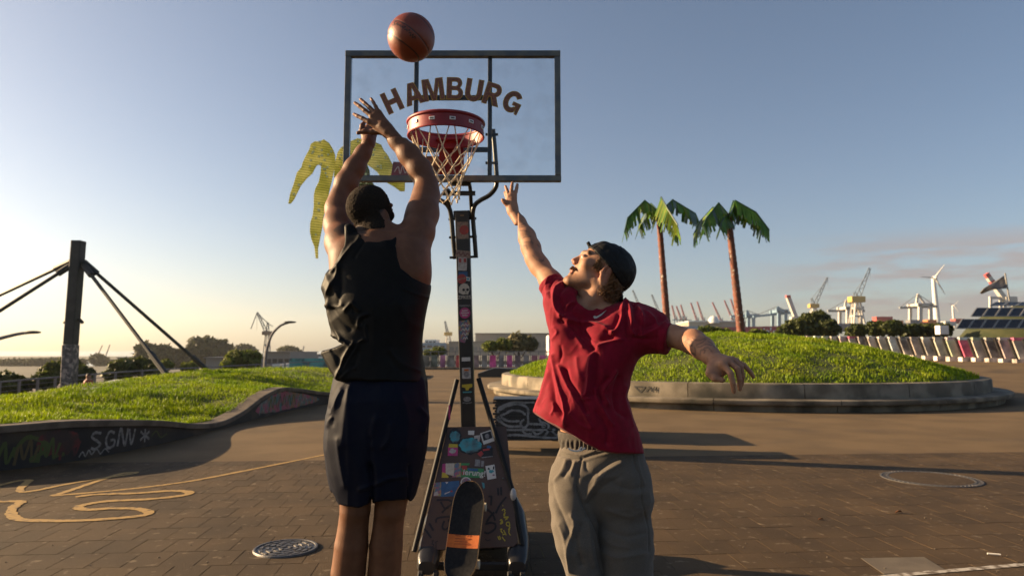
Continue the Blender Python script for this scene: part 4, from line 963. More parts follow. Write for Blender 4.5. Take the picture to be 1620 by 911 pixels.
for px in (671, 694, 807, 826):
    x = xf(px, 4.38); wh = MB().lathe([(.0, -.016), (.030, -.016), (.036, -.011), (.036, .011), (.030, .016), (.0, .016)], (x, 4.36, .036), 20, ax=np.array([[0, 0, 1.0], [1, 0, 0], [0, 1, 0]])).build('wheel', M_rub, hoop, True)
    MB().lathe([(.0, -.018), (.012, -.018), (.012, .018), (.0, .018)], (x, 4.36, .036), 12, ax=np.array([[0, 0, 1.0], [1, 0, 0], [0, 1, 0]])).build('hub', M_edge, wh, True)
bar('axle_beam', (xf(746, 4.5), 4.50, .055), (.56, .05, .04), M_blk, hoop)
MB().sphere(P(812, 782, 4.60), .035, 12, 8, (.6, .8, 1.2)).build('end_cap', mat('light_grey_cap', (.40, .39, .38), rough=.4), hoop, True)

# ================================================================ BALL
M_ball = mat('basketball_leather', (.30, .058, .020), attr='tint', rough=.42, bump=.75, bscale=260, detail=2, spec=.5, bdist=.0015)
BC = P(650.5, 60, 3.36); BR = .1205
nu, nv = 160, 100
th = np.linspace(0, math.pi, nv + 1); ph = np.linspace(0, 2 * math.pi, nu, endpoint=False)
TT, PP = np.meshgrid(th, ph, indexing='ij')
d = np.stack([np.sin(TT) * np.cos(PP), np.sin(TT) * np.sin(PP), np.cos(TT)], -1).reshape(-1, 3)
# ball frame: e1 along the seam that crosses the face from upper left to lower right
e1 = np.array([.80, 0, -.60]); e3 = np.array([-.12, -.97, .20]); e3 -= e1 * np.dot(e1, e3); e3 /= np.linalg.norm(e3); e2 = np.cross(e3, e1)
u1, u2, u3 = d @ e1, d @ e2, d @ e3
seam = np.minimum(np.abs(u2 + .06), np.abs(u1))           # straight seams
cv = .74
lat = np.abs(np.abs(u2) - (.50 + .16 * (1 - u1 ** 2)))     # the two curved seams
seam = np.minimum(seam, np.where(np.abs(u1) < 2, lat, 9))
seam = np.minimum(np.minimum(np.abs(u2 + .06), lat), np.where(u3 < 0, np.abs(u1), 9))
g = smooth01(1 - seam / .045)
v = BC + d * (BR * (1 - .016 * g[:, None]))
q = []
for j in range(nv):
    for k in range(nu): l = (k + 1) % nu; q.append((j * nu + k, (j + 1) * nu + k, (j + 1) * nu + l, j * nu + l))
me = fastmesh('ball', v, q)
colr = np.empty((len(d), 4), np.float32); gg = smooth01(1.5 - seam / .020)[:, None]
colr[:, :3] = np.array([.185, .034, .012]) * (1 - gg) + np.array([.010, .008, .008]) * gg; colr[:, 3] = 1
at = me.color_attributes.new('tint', 'FLOAT_COLOR', 'POINT'); at.data.foreach_set('color', colr.ravel())
ball = thing('basketball', 'orange brown basketball in the air above the backboard', 'basketball', BC)
link('ball_skin', me, M_ball, ball, smooth=True)
up2 = -e2 if e2[2] < 0 else e2
def ball_script(name, pts, wd, mt):
    """pen line on the ball: pts in (along seam, across seam) radians"""
    pts = catmull(np.array(pts, float), 5); vs = []
    for i, (a_, b_) in enumerate(pts):
        t_ = pts[min(i + 1, len(pts) - 1)] - pts[max(i - 1, 0)]; n_ = np.array([-t_[1], t_[0]]) / (np.linalg.norm(t_) + 1e-9) * wd / 2 * (1 + .4 * math.sin(i * .9))
        for s_ in (-1, 1):
            x, y = a_ + s_ * n_[0], b_ + s_ * n_[1]; q_ = e1 * math.sin(x) * math.cos(y) + up2 * math.sin(y) + e3 * math.cos(x) * math.cos(y); vs.append(BC + q_ * (BR + .0009))
    MB().add(vs, [(2 * i, 2 * i + 1, 2 * i + 3, 2 * i + 2) for i in range(len(pts) - 1)]).build(name, mt, ball)
# flowing brand script under the seam, large initial first
ball_script('lettering', [(-.62, -.14), (-.70, -.13), (-.74, -.18), (-.68, -.22), (-.62, -.27), (-.68, -.32), (-.76, -.29)], .030, M_mark)
zz_ = [(-.56 + .055 * k, -.235 + (.045 if k % 2 else -.035) + (.05 if k in (1, 9, 13) else 0) - (.06 if k in (16, 18) else 0)) for k in range(21)]
ball_script('lettering', zz_, .026, M_mark)
ball_script('lettering', [(-.2 + .03 * k, .62 + (.03 if k % 2 else -.03)) for k in range(9)], .012, mat('faded_print', (.13, .03, .015), rough=.5))
for y_ in (.93, .97): ball_script('lettering', [(.02 + .035 * k, y_ + (.012 if k % 2 else -.012)) for k in range(9)], .016, ST['grey'])

# ================================================================ SKATEBOARD against the base
M_grip = mat('grip_tape', (.020, .020, .021), (.028, .027, .027), scale=60, rough=.95, bump=.8, bscale=900, bdist=.001, spec=.05)
M_wood = mat('maple_edge', (.62, .34, .13), (.48, .25, .09), scale=20, rough=.5, stretch=(1, 1, 8))
kt, kb = P(745.5, 763, 4.52), P(724, 925, 4.17)
sk = thing('skateboard', 'skateboard with black grip tape and orange band leaning on the hoop base', 'skateboard', kb)
ky = kt - kb; klen = np.linalg.norm(ky); ky /= klen; kx = np.array([1, 0, 0]) + np.array([0, -.12, 0]); kx -= ky * np.dot(kx, ky); kx /= np.linalg.norm(kx); kz = np.cross(kx, ky)
if kz[1] > 0: kz = -kz
hw = .103
def deck_w(t):      # half width along the deck 0..1
    t = np.clip(t, 0, 1); e = np.minimum(t, 1 - t) * klen / .16
    return hw * np.sqrt(np.clip(1 - (1 - np.clip(e, 0, 1)) ** 2.3, 0.0004, 1)) * (1 - .05 * np.abs(t - .5))
def kick(t): return .026 * smooth01((t - .80) / .2) + .03 * smooth01((.2 - t) / .2)
TS = np.concatenate([np.linspace(0, .12, 14), np.linspace(.14, .86, 30), np.linspace(.88, 1, 14)])
def deck(z0, z1, t0=0, t1=1, grow=0.0):
    mb = MB(); vs = []; ts = [t for t in TS if t0 <= t <= t1]; m_ = 9
    for t in ts:
        w_ = float(deck_w(t)) + grow
        for zz in (z0, z1):
            for k in range(m_):
                s_ = -1 + 2 * k / (m_ - 1); vs.append(kb + ky * t * klen + kx * w_ * s_ + kz * (zz + float(kick(t)) + .010 * s_ * s_))
    for i in range(len(ts) - 1):
        a, b = i * 2 * m_, (i + 1) * 2 * m_
        for k in range(m_ - 1): mb.f += []
        fs = []
    fs = []
    for i in range(len(ts) - 1):
        a, b = i * 2 * m_, (i + 1) * 2 * m_
        for k in range(m_ - 1):
            fs.append((a + m_ + k, a + m_ + k + 1, b + m_ + k + 1, b + m_ + k)); fs.append((a + k, b + k, b + k + 1, a + k + 1))
        fs.append((a, a + m_, b + m_, b)); fs.append((a + m_ - 1, b + m_ - 1, b + 2 * m_ - 1, a + 2 * m_ - 1))
    fs.append(tuple(list(range(m_)) + list(range(2 * m_ - 1, m_ - 1, -1)))); e_ = (len(ts) - 1) * 2 * m_; fs.append(tuple([e_ + k for k in range(m_ - 1, -1, -1)] + [e_ + m_ + k for k in range(m_)]))
    return mb.add(vs, fs)
deck(-.014, 0).build('deck', M_wood, sk, True); gt = deck(.0004, .0016, .006, .994, -.0055).build('grip_tape', M_grip, sk, True)
t0_, t1_ = .335, .485
ob = deck(.002, .0030, t0_, t1_, -.0055).build('orange_band', mat('orange_band_print', (.62, .15, .018), (.50, .11, .012), scale=25, rough=.7, bump=.5, bscale=700, bdist=.001), sk, True)
cc = kb + ky * .41 * klen + kz * .0052
mb = MB()
for dz_, a_, b_ in ((.026, -.07, -.02), (.026, .02, .07), (.008, -.075, .075), (-.010, -.075, .03), (-.024, -.06, .07)): ribbon(mb, [cc + kx * a_ + ky * dz_, cc + kx * (a_ + b_) / 2 + ky * (dz_ + .003), cc + kx * b_ + ky * dz_], .004, .001, norm=kz, jitter=.3)
mb.build('band_print', mat('rust_print', (.30, .05, .01), rough=.7), ob)
for t in (.22, .78):
    c = kb + ky * t * klen - kz * .045; tk = MB().beam(c - kx * .07, c + kx * .07, .022, .03, kz).build('truck', M_edge, sk); 
    MB().beam(c, c + kz * .034, .05, .045, kx).build('truck_base', M_edge, sk)
    for s_ in (-1, 1):
        MB().tube([c + kx * s_ * .075, c + kx * s_ * .108], .027, 18).build('wheel', mat('cream_urethane', (.62, .55, .40), rough=.4), sk, True)

# ================================================================ GRAFFITI BENCH BOX
bx0, bx1 = G(783, 712)[0], 1.35; by0 = 9.75; bt = P(800, 631, by0)[2]; bb_ = P(800, 697, by0)[2]
bench = thing('slatted_bench', 'black slatted metal bench block with white spray lettering behind the hoop', 'bench', ((bx0 + bx1) / 2, by0 + .3, 0))
M_slat = mat('black_slat', (.014, .014, .015), (.022, .021, .02), scale=10, rough=.45)
ns = 14; hh = (bt - bb_ - .03) / ns
for k in range(ns):
    z = bb_ + hh * (k + .5); MB().box(((bx0 + bx1) / 2, by0 + .012 + .004 * (k % 2), z), (bx1 - bx0 + .05 * (k % 2), .024, hh * .82)).build('slat', M_slat, bench)
MB().box(((bx0 + bx1) / 2, by0 + .31, bt - .012), (bx1 - bx0 + .04, .66, .026)).build('seat', M_slat, bench, bevel=.004)
MB().box(((bx0 + bx1) / 2, by0 + .32, (bt + bb_) / 2), (bx1 - bx0 - .04, .56, bt - bb_ - .06)).build('body', M_blk, bench)
for x in (bx0 + .10, bx1 - .1):
    for y in (by0 + .08, by0 + .52): MB().box((x, y, bb_ / 2), (.035, .035, bb_)).build('leg', M_blk, bench)
mb = MB(); cz = lambda x, y: np.array([P(780 + x / 9.11, 620 + y / 9.11, by0)[0], by0, P(780 + x / 9.11, 620 + y / 9.11, by0)[2]])
M_sprayg = mat('white_spray', (.23, .23, .23), (.10, .10, .10), scale=9, rough=.7, lo=.4, hi=.75)
for st_ in ([(70, 300), (90, 230), (200, 170), (330, 140), (450, 150), (600, 145)], [(95, 260), (200, 200), (330, 175), (440, 190), (500, 240), (505, 330)], [(100, 340), (180, 310), (260, 265), (350, 265), (420, 285), (470, 330)], [(110, 360), (200, 410), (290, 420), (380, 415)], [(70, 350), (130, 440), (220, 490), (330, 495), (400, 490)], [(500, 330), (505, 440), (470, 500), (420, 500), (400, 440), (450, 390)], [(505, 455), (600, 460), (690, 465), (750, 490), (700, 500)], [(660, 370), (690, 430), (740, 440), (800, 470), (790, 540)], [(140, 540), (300, 545), (450, 540), (620, 545), (900, 540)], [(130, 520), (130, 640), (110, 640), (300, 615), (500, 630), (700, 650), (900, 655), (960, 620)], [(420, 555), (480, 600), (560, 600)], [(570, 560), (620, 605), (680, 590), (720, 555)], [(740, 640), (820, 545), (900, 610), (950, 615)], [(100, 430), (60, 380)]):
    ribbon(mb, [cz(*p) for p in st_], .030, .003, norm=(0, -1, 0), jitter=.3)
mb.build('spray_lettering', M_sprayg, bench)

sb = thing('skate_box', 'low black skate box behind the red shirt, only its shadow clear', 'skate box', (1.0, 11.8, 0))
MB().box((1.02, 11.75, .33), (.80, 1.5, .66)).build('body', M_blk, sb, bevel=.01); MB().box((1.02, 11.75, .675), (.84, 1.54, .03)).build('top', M_slat, sb, bevel=.004)
# ================================================================ PEOPLE (bodies grown from a distance field, one skin each)
KD = 1.0
_P, _S = P, S
def P(px, py, Y): return _P(px, py, Y * KD)
def S(n, Y): return _S(n, Y * KD)
def BX(x, y, z): return np.array((x * KD, y * KD, CAM_H + (z - CAM_H) * KD))
def unit(v): v = np.asarray(v, float); return v / (np.linalg.norm(v) + 1e-12)
def smin(a, b, k):
    if k <= 0: return np.minimum(a, b)
    h = np.maximum(k - np.abs(a - b), 0) / k; return np.minimum(a, b) - h * h * k * .25
class Field:
    def __init__(s, lo, hi, h):
        s.h = h; s.lo = np.array(lo, float); n = np.ceil((np.array(hi) - s.lo) / h).astype(int) + 1
        s.ax = [(s.lo[i] + h * np.arange(n[i])).astype(np.float32) for i in range(3)]; s.F = np.full(n, .5, np.float32)
    def reg(s, lo, hi):
        sl = []
        for i in range(3):
            a = int(np.clip(np.floor((lo[i] - s.lo[i]) / s.h), 0, s.F.shape[i])); b = int(np.clip(np.ceil((hi[i] - s.lo[i]) / s.h) + 1, 0, s.F.shape[i])); sl.append(slice(a, b))
        sl = tuple(sl)
        return sl, s.ax[0][sl[0]][:, None, None], s.ax[1][sl[1]][None, :, None], s.ax[2][sl[2]][None, None, :]
    def _put(s, sl, d, k, mode):
        if d.size == 0: return
        A = s.F[sl]
        if mode == 'add': s.F[sl] = smin(A, d, k)
        elif mode == 'sub': s.F[sl] = -smin(-A, d, k)
        elif mode == 'cut': s.F[sl] = np.maximum(A, d)
    def cone(s, a, ra, b, rb, k=.02, flat=None, mode='add', cap=None):
        """tapered limb; flat=(axis, factor) squashes it along axis"""
        a = np.asarray(a, float); b = np.asarray(b, float); m = max(ra, rb) + k + 3 * s.h
        lo = np.minimum(a, b) - m; hi = np.maximum(a, b) + m; sl, X, Y, Z = s.reg(lo, hi)
        ab = b - a; L2 = float(ab @ ab) + 1e-12
        px, py, pz = X - a[0], Y - a[1], Z - a[2]
        t = (px * ab[0] + py * ab[1] + pz * ab[2]) / L2; tc = np.clip(t, 0, 1)
        qx, qy, qz = px - tc * ab[0], py - tc * ab[1], pz - tc * ab[2]
        q2 = qx * qx + qy * qy + qz * qz
        if flat is not None:
            n_ = unit(flat[0]); f = flat[1]; dn = qx * n_[0] + qy * n_[1] + qz * n_[2]; q2 = q2 + dn * dn * (1 / f ** 2 - 1)
        d = np.sqrt(q2) - (ra + (rb - ra) * tc)
        if flat is not None: d = d * min(1, flat[1] * 1.25)
        if cap is not None: d = np.maximum(d, (t - cap) * math.sqrt(L2))
        s._put(sl, d, k, mode)
    def chain(s, pts, k=.015, flat=None, mode='add'):
        for (a, ra), (b, rb) in zip(pts[:-1], pts[1:]): s.cone(a, ra, b, rb, k, flat, mode)
    def ell(s, c, r, ax=None, k=.02, mode='add'):
        c = np.asarray(c, float); r = np.asarray(r, float); m = r.max() + k + 3 * s.h; sl, X, Y, Z = s.reg(c - m, c + m)
        x, y, z = X - c[0], Y - c[1], Z - c[2]
        if ax is None: a, b, d = x, y, z
        else:
            ax = np.asarray(ax); a = x * ax[0][0] + y * ax[0][1] + z * ax[0][2]; b = x * ax[1][0] + y * ax[1][1] + z * ax[1][2]; d = x * ax[2][0] + y * ax[2][1] + z * ax[2][2]
        k0 = np.sqrt((a / r[0]) ** 2 + (b / r[1]) ** 2 + (d / r[2]) ** 2); k1 = np.sqrt((a / r[0] ** 2) ** 2 + (b / r[1] ** 2) ** 2 + (d / r[2] ** 2) ** 2) + 1e-9
        s._put(sl, k0 * (k0 - 1) / k1, k, mode)
    def loft(s, secs, k=.02, n=2.3, mode='add', grow=0.0, rot=0.0):
        """secs (py, pxL, pxR, Yc, half depth): torso-like stack of superellipses"""
        R_ = []
        for (py, l, r, yc, hd) in secs:
            p = P((l + r) / 2, py, yc); R_.append((p[2], p[0], p[1], S(r - l, yc) / 2 + grow, hd + grow))
        R_ = np.array(sorted(R_)); m = .05 + k
        m += .06 * (rot != 0)
        lo = (np.min(R_[:, 1] - R_[:, 3]) - m, np.min(R_[:, 2] - R_[:, 4]) - m, R_[0, 0] - m); hi = (np.max(R_[:, 1] + R_[:, 3]) + m, np.max(R_[:, 2] + R_[:, 4]) + m, R_[-1, 0] + m)
        sl, X, Y, Z = s.reg(lo, hi); zz = s.ax[2][sl[2]]
        # smooth interpolation of the sections
        zf = np.linspace(R_[0, 0], R_[-1, 0], 160); tab = [np.interp(zf, R_[:, 0], R_[:, i]) for i in range(1, 5)]
        ker = np.hanning(9); ker /= ker.sum()
        tab = [np.convolve(np.pad(t, 4, mode='edge'), ker, 'valid') for t in tab]
        cx, cy_, a, b = [np.interp(zz, zf, t)[None, None, :] for t in tab]
        c_, s_ = math.cos(rot), math.sin(rot)
        if rot: a = np.sqrt(np.maximum(a * a - (b * s_) ** 2, (.6 * a * c_) ** 2)) / c_
        u = np.abs(((X - cx) * c_ - (Y - cy_) * s_) / a); v = np.abs(((X - cx) * s_ + (Y - cy_) * c_) / b)
        g = (u ** n + v ** n) ** (1 / n); d = (g - 1) * np.minimum(a, b) * 1.0
        g2 = np.sqrt((u / a) ** 2 + (v / b) ** 2) + 1e-6; d = (g - 1) * g / g2 if False else d
        d = np.maximum(d, np.maximum(zz[None, None, :] - R_[-1, 0], R_[0, 0] - zz[None, None, :]))
        s._put(sl, d.astype(np.float32), k, mode)
    def fn(s, f, lo, hi, mode, k=0.0):
        sl, X, Y, Z = s.reg(lo, hi); s._put(sl, f(X, Y, Z).astype(np.float32), k, mode)
    def full(s): return (s.lo, s.lo + s.h * (np.array(s.F.shape) - 1))
    def shell(s, th, regions):
        """hollow the garment near its openings: regions = list of functions(X,Y,Z) < 0 where it is open"""
        X, Y, Z = s.ax[0][:, None, None], s.ax[1][None, :, None], s.ax[2][None, None, :]
        r = None
        for f in regions: q_ = f(X, Y, Z); r = q_ if r is None else np.minimum(r, q_)
        s.F = np.maximum(s.F, -np.maximum(s.F + th, r)).astype(np.float32)
    def mesh(s):
        """naive surface nets"""
        F = s.F; neg = F < 0; nx, ny, nz = F.shape
        F[0] = F[-1] = .5; F[:, 0] = F[:, -1] = .5; F[:, :, 0] = F[:, :, -1] = .5; neg = F < 0
        cnt = np.zeros((nx - 1, ny - 1, nz - 1), np.uint8)
        for a in (0, 1):
            for b in (0, 1):
                for c in (0, 1): cnt += neg[a:nx - 1 + a, b:ny - 1 + b, c:nz - 1 + c]
        act = (cnt > 0) & (cnt < 8); ci = np.argwhere(act); idx = np.full(act.shape, -1, np.int32); idx[act] = np.arange(len(ci))
        pos = np.zeros((len(ci), 3)); w = np.zeros(len(ci)); off = [(a, b, c) for a in (0, 1) for b in (0, 1) for c in (0, 1)]
        val = {o: F[ci[:, 0] + o[0], ci[:, 1] + o[1], ci[:, 2] + o[2]] for o in off}
        for o in off:
            for d in range(3):
                if o[d] == 0:
                    p = list(o); p[d] = 1; p = tuple(p); f0, f1 = val[o], val[p]; m = (f0 < 0) != (f1 < 0)
                    t = np.where(m, f0 / np.where(m, f0 - f1, 1), 0); e = np.array(o, float)[None].repeat(len(ci), 0); e[:, d] = t
                    pos[m] += e[m]; w[m] += 1
        V = s.lo + (ci + pos / w[:, None]) * s.h
        quads = []
        for d in range(3):
            e1, e2 = (d + 1) % 3, (d + 2) % 3
            sa = [slice(None)] * 3; sb = [slice(None)] * 3; sa[d] = slice(0, -1); sb[d] = slice(1, None)
            ch = neg[tuple(sa)] != neg[tuple(sb)]; p = np.argwhere(ch)
            ok = (p[:, e1] > 0) & (p[:, e2] > 0) & (p[:, e1] < F.shape[e1] - 1) & (p[:, e2] < F.shape[e2] - 1); p = p[ok]
            def at(i, j): q_ = p.copy(); q_[:, e1] -= i; q_[:, e2] -= j; return idx[q_[:, 0], q_[:, 1], q_[:, 2]]
            qd = np.stack([at(1, 1), at(0, 1), at(0, 0), at(1, 0)], 1); fl = ~neg[p[:, 0], p[:, 1], p[:, 2]]
            qd[fl] = qd[fl][:, ::-1]; quads.append(qd)
        Q = np.concatenate(quads); Q = Q[(Q >= 0).all(1)]
        return V, Q
def normals(V, Q):
    a, b, c, d = (V[Q[:, i]] for i in range(4)); n = np.cross(c - a, d - b); N_ = np.zeros_like(V)
    for i in range(4): np.add.at(N_, Q[:, i], n)
    return N_ / (np.linalg.norm(N_, axis=1)[:, None] + 1e-12)
def relax(V, Q, it=2, lam=.5):
    for _ in range(it):
        A = np.zeros_like(V); c = np.zeros(len(V))
        for i in range(4):
            for j in (1, 3): np.add.at(A, Q[:, i], V[Q[:, (i + j) % 4]]); np.add.at(c, Q[:, i], 1)
        V = V * (1 - lam) + lam * A / np.maximum(c, 1)[:, None]
    return V
def pdist(px, py, line):
    best = np.full(px.shape, 1e9)
    for (x0, y0), (x1, y1) in zip(line[:-1], line[1:]):
        dx, dy = x1 - x0, y1 - y0; t = np.clip(((px - x0) * dx + (py - y0) * dy) / (dx * dx + dy * dy + 1e-9), 0, 1)
        best = np.minimum(best, np.hypot(px - x0 - t * dx, py - y0 - t * dy))
    return best
def wrinkle(V, Q, ridges=(), folds=(), soft=1):
    """cloth folds: drawn creases on the side seen, plus directional fold noise"""
    N_ = normals(V, Q); px, py = proj(V[:, 0], V[:, 1], V[:, 2]); vd = V - np.array([0, 0, CAM_H]); vd /= np.linalg.norm(vd, axis=1)[:, None]
    face = smooth01((-(N_ * vd).sum(1) + .15) / .45); D = np.zeros(len(V))
    for (line, wd, amp) in ridges:
        L_ = np.array(line, float); L_ = catmull(L_, 5) if len(L_) > 2 else L_
        d = pdist(px, py, [tuple(p) for p in L_]); 
        m = d < 4 * wd; D[m] += (amp * np.exp(-(d[m] / (wd * .9)) ** 1.45) * face[m])
    for (amp, freq, rot, sd, mask) in folds:
        W = V @ np.array(rot, float).T * np.array(freq, float); W = W + .35 * np.stack([vnoise(W * .7, sd + 7), vnoise(W * .7, sd + 8), vnoise(W * .7, sd + 9)], 1)
        r_ = 1 - 2 * np.abs(vnoise(W, sd)); mk = 1 if mask is None else mask(px, py, V); D += amp * r_ * mk
    V = V + N_ * D[:, None]
    return relax(V, Q, soft, .4) if soft else V
def skin_mesh(name, V, Q, parent, mt, tint=None):
    me = fastmesh(name, V, Q)
    if tint is not None:
        c = np.ones((len(V), 4), np.float32); c[:, :3] = tint; a = me.color_attributes.new('tint', 'FLOAT_COLOR', 'POINT'); a.data.foreach_set('color', c.ravel())
    return link(name, me, mt, parent, smooth=True)
def merge(parts):
    V = []; Q = []; b = 0
    for v, q in parts: V.append(v); Q.append(q + b); b += len(v)
    return np.concatenate(V), np.concatenate(Q)

def head(f, c, fw_, up_, sc=1.0, subj=0):
    """skull, face and ears in the head's own frame"""
    fw_ = unit(fw_); up_ = unit(np.asarray(up_) - fw_ * np.dot(up_, fw_)); rt = np.cross(fw_, up_); A = np.stack([rt, fw_, up_])
    H = lambda r, a, u: np.asarray(c) + sc * (rt * r + fw_ * a + up_ * u)
    f.ell(H(0, -.012, .035), sc * np.array([.076, .097, .084]), A, 0)
    f.ell(H(0, .035, -.020), sc * np.array([.061, .058, .080]), A, .03)
    for s in (-1, 1):
        f.cone(H(s * .052, .004, -.055), .018 * sc, H(s * .022, .078, -.098), .018 * sc, .025)
        f.ell(H(s * .046, .064, -.012), sc * np.array([.020, .020, .018]), A, .02)
        f.cone(H(s * .044, .080, .030), .008 * sc, H(s * .010, .092, .026), .009 * sc, .012)
    f.ell(H(0, .082, -.100), sc * np.array([.022, .018, .018]), A, .02)
    for s in (-1, 1): f.ell(H(s * .032, .101, .009), sc * np.array([.017, .013, .011]), A, .008, 'sub')
    for s in (-1, 1): f.ell(H(s * .032, .083, .008), sc * np.array([.0135, .0135, .0105]), A, .004)
    f.cone(H(0, .088, .018), .0065 * sc, H(0, .109, -.021), .0085 * sc, .014)
    for s in (-1, 1): f.ell(H(s * .011, .099, -.027), sc * np.array([.0075, .010, .0065]), A, .006)
    f.cone(H(-.016, .090, -.058), .006 * sc, H(.016, .090, -.058), .006 * sc, .008); f.cone(H(0, .0955, -.057), .0055 * sc, H(0, .0945, -.059), .0055 * sc, .008)
    f.cone(H(-.014, .089, -.073), .0065 * sc, H(.014, .089, -.073), .0065 * sc, .008)
    f.cone(H(-.016, .099, -.0655), .0022 * sc, H(.016, .099, -.0655), .0022 * sc, .004, mode='sub')
    for s in (-1, 1):
        E = np.stack([unit(rt * s * .95 - fw_ * .3), unit(fw_ + rt * s * .3), up_])
        f.ell(H(s * .078, -.014, -.004), sc * np.array([.010, .021, .034]), E, .006); f.ell(H(s * .089, -.011, .004), sc * np.array([.009, .012, .020]), E, .003, 'sub'); f.ell(H(s * .0835, -.016, .002), sc * np.array([.004, .005, .016]), E, .003); f.ell(H(s * .080, .004, -.012), sc * np.array([.006, .006, .008]), E, .004)
    return H, A

M_skin_d = mat('skin_deep', (.2, .1, .06), attr='tint', c2=(.80, .78, .76), scale=26, rough=.55, sss=.06, bump=.45, bscale=240, spec=.32, bdist=.002)
M_skin_l = mat('skin_light', (.5, .3, .2), attr='tint', c2=(.86, .80, .78), scale=26, rough=.58, sss=.08, bump=.45, bscale=240, spec=.3, bdist=.002)
M_tank = mat('black_jersey', (.0050, .0046, .0045), (.0065, .006, .0056), scale=30, rough=.55, bump=.12, bscale=900, spec=.12)
M_short = mat('navy_shorts', (.0048, .0062, .0150), (.006, .0075, .016), scale=30, rough=.62, bump=.12, bscale=900, spec=.09)
M_hair = mat('cropped_black_hair', (.016, .012, .010), (.03, .021, .015), scale=260, rough=.9, bump=1.0, bscale=420, bdist=.003, spec=.1)

# ---------------------------------------------------------------- the shooter
KD = .963; YS = 2.70
sh = thing('person', 'person in black tank top and navy shorts leaping to shoot, seen from behind', 'person', (P(597, 640, YS)[0], YS, 0), 'basketball players')
def pr(px, py, Y, r): return (P(px, py, Y), S(r, Y))
f = Field(BX(-.90, 2.42, .05), BX(-.20, 3.16, 2.34), .0046)
# torso
TORSO = [(372, 566, 634, 2.70, .06), (384, 536, 672, 2.71, .085), (400, 525, 681, 2.71, .105), (437, 521, 680, 2.71, .118), (462, 522, 677, 2.71, .120), (500, 527, 668, 2.72, .115), (525, 542, 660, 2.73, .10), (545, 556, 656, 2.73, .095), (565, 554, 656, 2.73, .098), (600, 545, 660, 2.72, .11), (650, 530, 664, 2.71, .13), (690, 535, 660, 2.71, .12)]
f.loft(TORSO, 0, 2.25)
for (a, b) in (((568, 660), (566, 720)), ((630, 660), (628, 720))): f.cone(*pr(a[0], a[1], 2.70, 34), *pr(b[0], b[1], 2.70, 31), .03)
# legs: hamstring, knee back, calf, ankle
f.chain([pr(566, 700, 2.70, 32), pr(563, 770, 2.68, 26), pr(562, 806, 2.68, 23.2), pr(560, 822, 2.69, 22.6), pr(556, 862, 2.70, 25.4), pr(551, 905, 2.71, 26), pr(549, 945, 2.72, 21), pr(547, 990, 2.73, 14.5), pr(546, 1030, 2.73, 13.0)], .005)
f.chain([pr(628, 700, 2.71, 32), pr(622, 770, 2.69, 27), pr(617, 806, 2.69, 23.8), pr(615, 822, 2.70, 23), pr(611, 862, 2.71, 25), pr(608, 905, 2.72, 25.2), pr(606, 945, 2.73, 20.5), pr(604, 990, 2.74, 14.5), pr(603, 1030, 2.74, 13)], .005)
for x in (546, 603): f.cone(*pr(x, 1034, 2.73, 13), P(x, 1062, 2.82), .030, .02)
# shoulders and arms
f.chain([pr(648, 392, 2.70, 27), pr(660, 368, 2.74, 25.5), pr(669, 338, 2.80, 23.5), pr(674, 308, 2.86, 19.5), pr(675, 290, 2.88, 16.5)], .035)
f.cone(*pr(664, 345, 2.77, 23), *pr(671, 318, 2.83, 20), .02)
f.ell(P(640, 415, 2.66), (.075, .05, .09), None, .03)     # scapula and lat
f.ell(P(660, 432, 2.70), (.045, .07, .085), None, .03)
RA = [pr(675, 292, 2.88, 16.5), pr(664, 268, 2.885, 18.5), pr(647, 245, 2.895, 17), pr(629, 224, 2.905, 13.2), pr(616, 210, 2.91, 10.8)]
f.chain(RA, .022)
f.chain([pr(552, 402, 2.71, 27), pr(541, 384, 2.77, 24.5), pr(535, 355, 2.85, 20.5), pr(534, 330, 2.91, 17.5), pr(538, 312, 2.935, 15.5)], .035)
f.ell(P(553, 418, 2.67), (.06, .05, .08), None, .03)
LA = [pr(538, 314, 2.935, 15.5), pr(548, 290, 2.95, 17.8), pr(561, 266, 2.965, 16), pr(574, 243, 2.985, 12.2), pr(582, 229, 2.995, 10.2)]
f.chain(LA, .022)
# neck and head
HC = P(587, 339, 2.765); FWD = unit((.52, .80, .32)); UPV = unit((.02, -.32, .95))
f.cone(P(597, 384, 2.70), .066, P(592, 356, 2.735), .056, .035)
f.cone(P(570, 384, 2.70), .045, P(585, 362, 2.73), .04, .03); f.cone(P(634, 382, 2.70), .045, P(604, 362, 2.73), .04, .03)
body = f.mesh(); body = (relax(*body, 3, .5), body[1])
fh = Field(HC - .17, HC + .17, .0030); Hs, As = head(fh, HC, FWD, UPV, .94)
fh.cone(P(597, 384, 2.70), .066, P(592, 356, 2.735), .056, .035)
hd = fh.mesh(); hd = (relax(*hd, 1, .35), hd[1])
# hands
def hand(f, wrist, wr, knuck, fingers, thumb, palm_r, back, k=.012):
    """knuck: list of knuckle points; fingers: list of [points], radii fall towards the tips"""
    w_ = np.asarray(wrist); kc = np.mean(knuck, 0)
    for kp in knuck: f.cone(w_ + (kp - w_) * .18, wr * .80, kp, palm_r, k, (back, .78))
    f.cone(w_, wr, w_ + (kc - w_) * .3, wr * .95, k)
    for fg, r in fingers:
        n = len(fg)
        for i in range(n - 1): f.cone(fg[i], r * (1 - .10 * i), fg[i + 1], r * (1 - .10 * (i + 1)), .004)
    for i in range(len(thumb[0]) - 1): f.cone(thumb[0][i], thumb[1] * (1.15 - .14 * i), thumb[0][i + 1], thumb[1] * (1.15 - .14 * (i + 1)), .010)
YR = 2.915
fr_ = Field(P(590, 190, YR) - .17, P(590, 190, YR) + .17, .0026); fr_.chain([(RA[3][0], RA[3][1] * .80), RA[4]], .012)
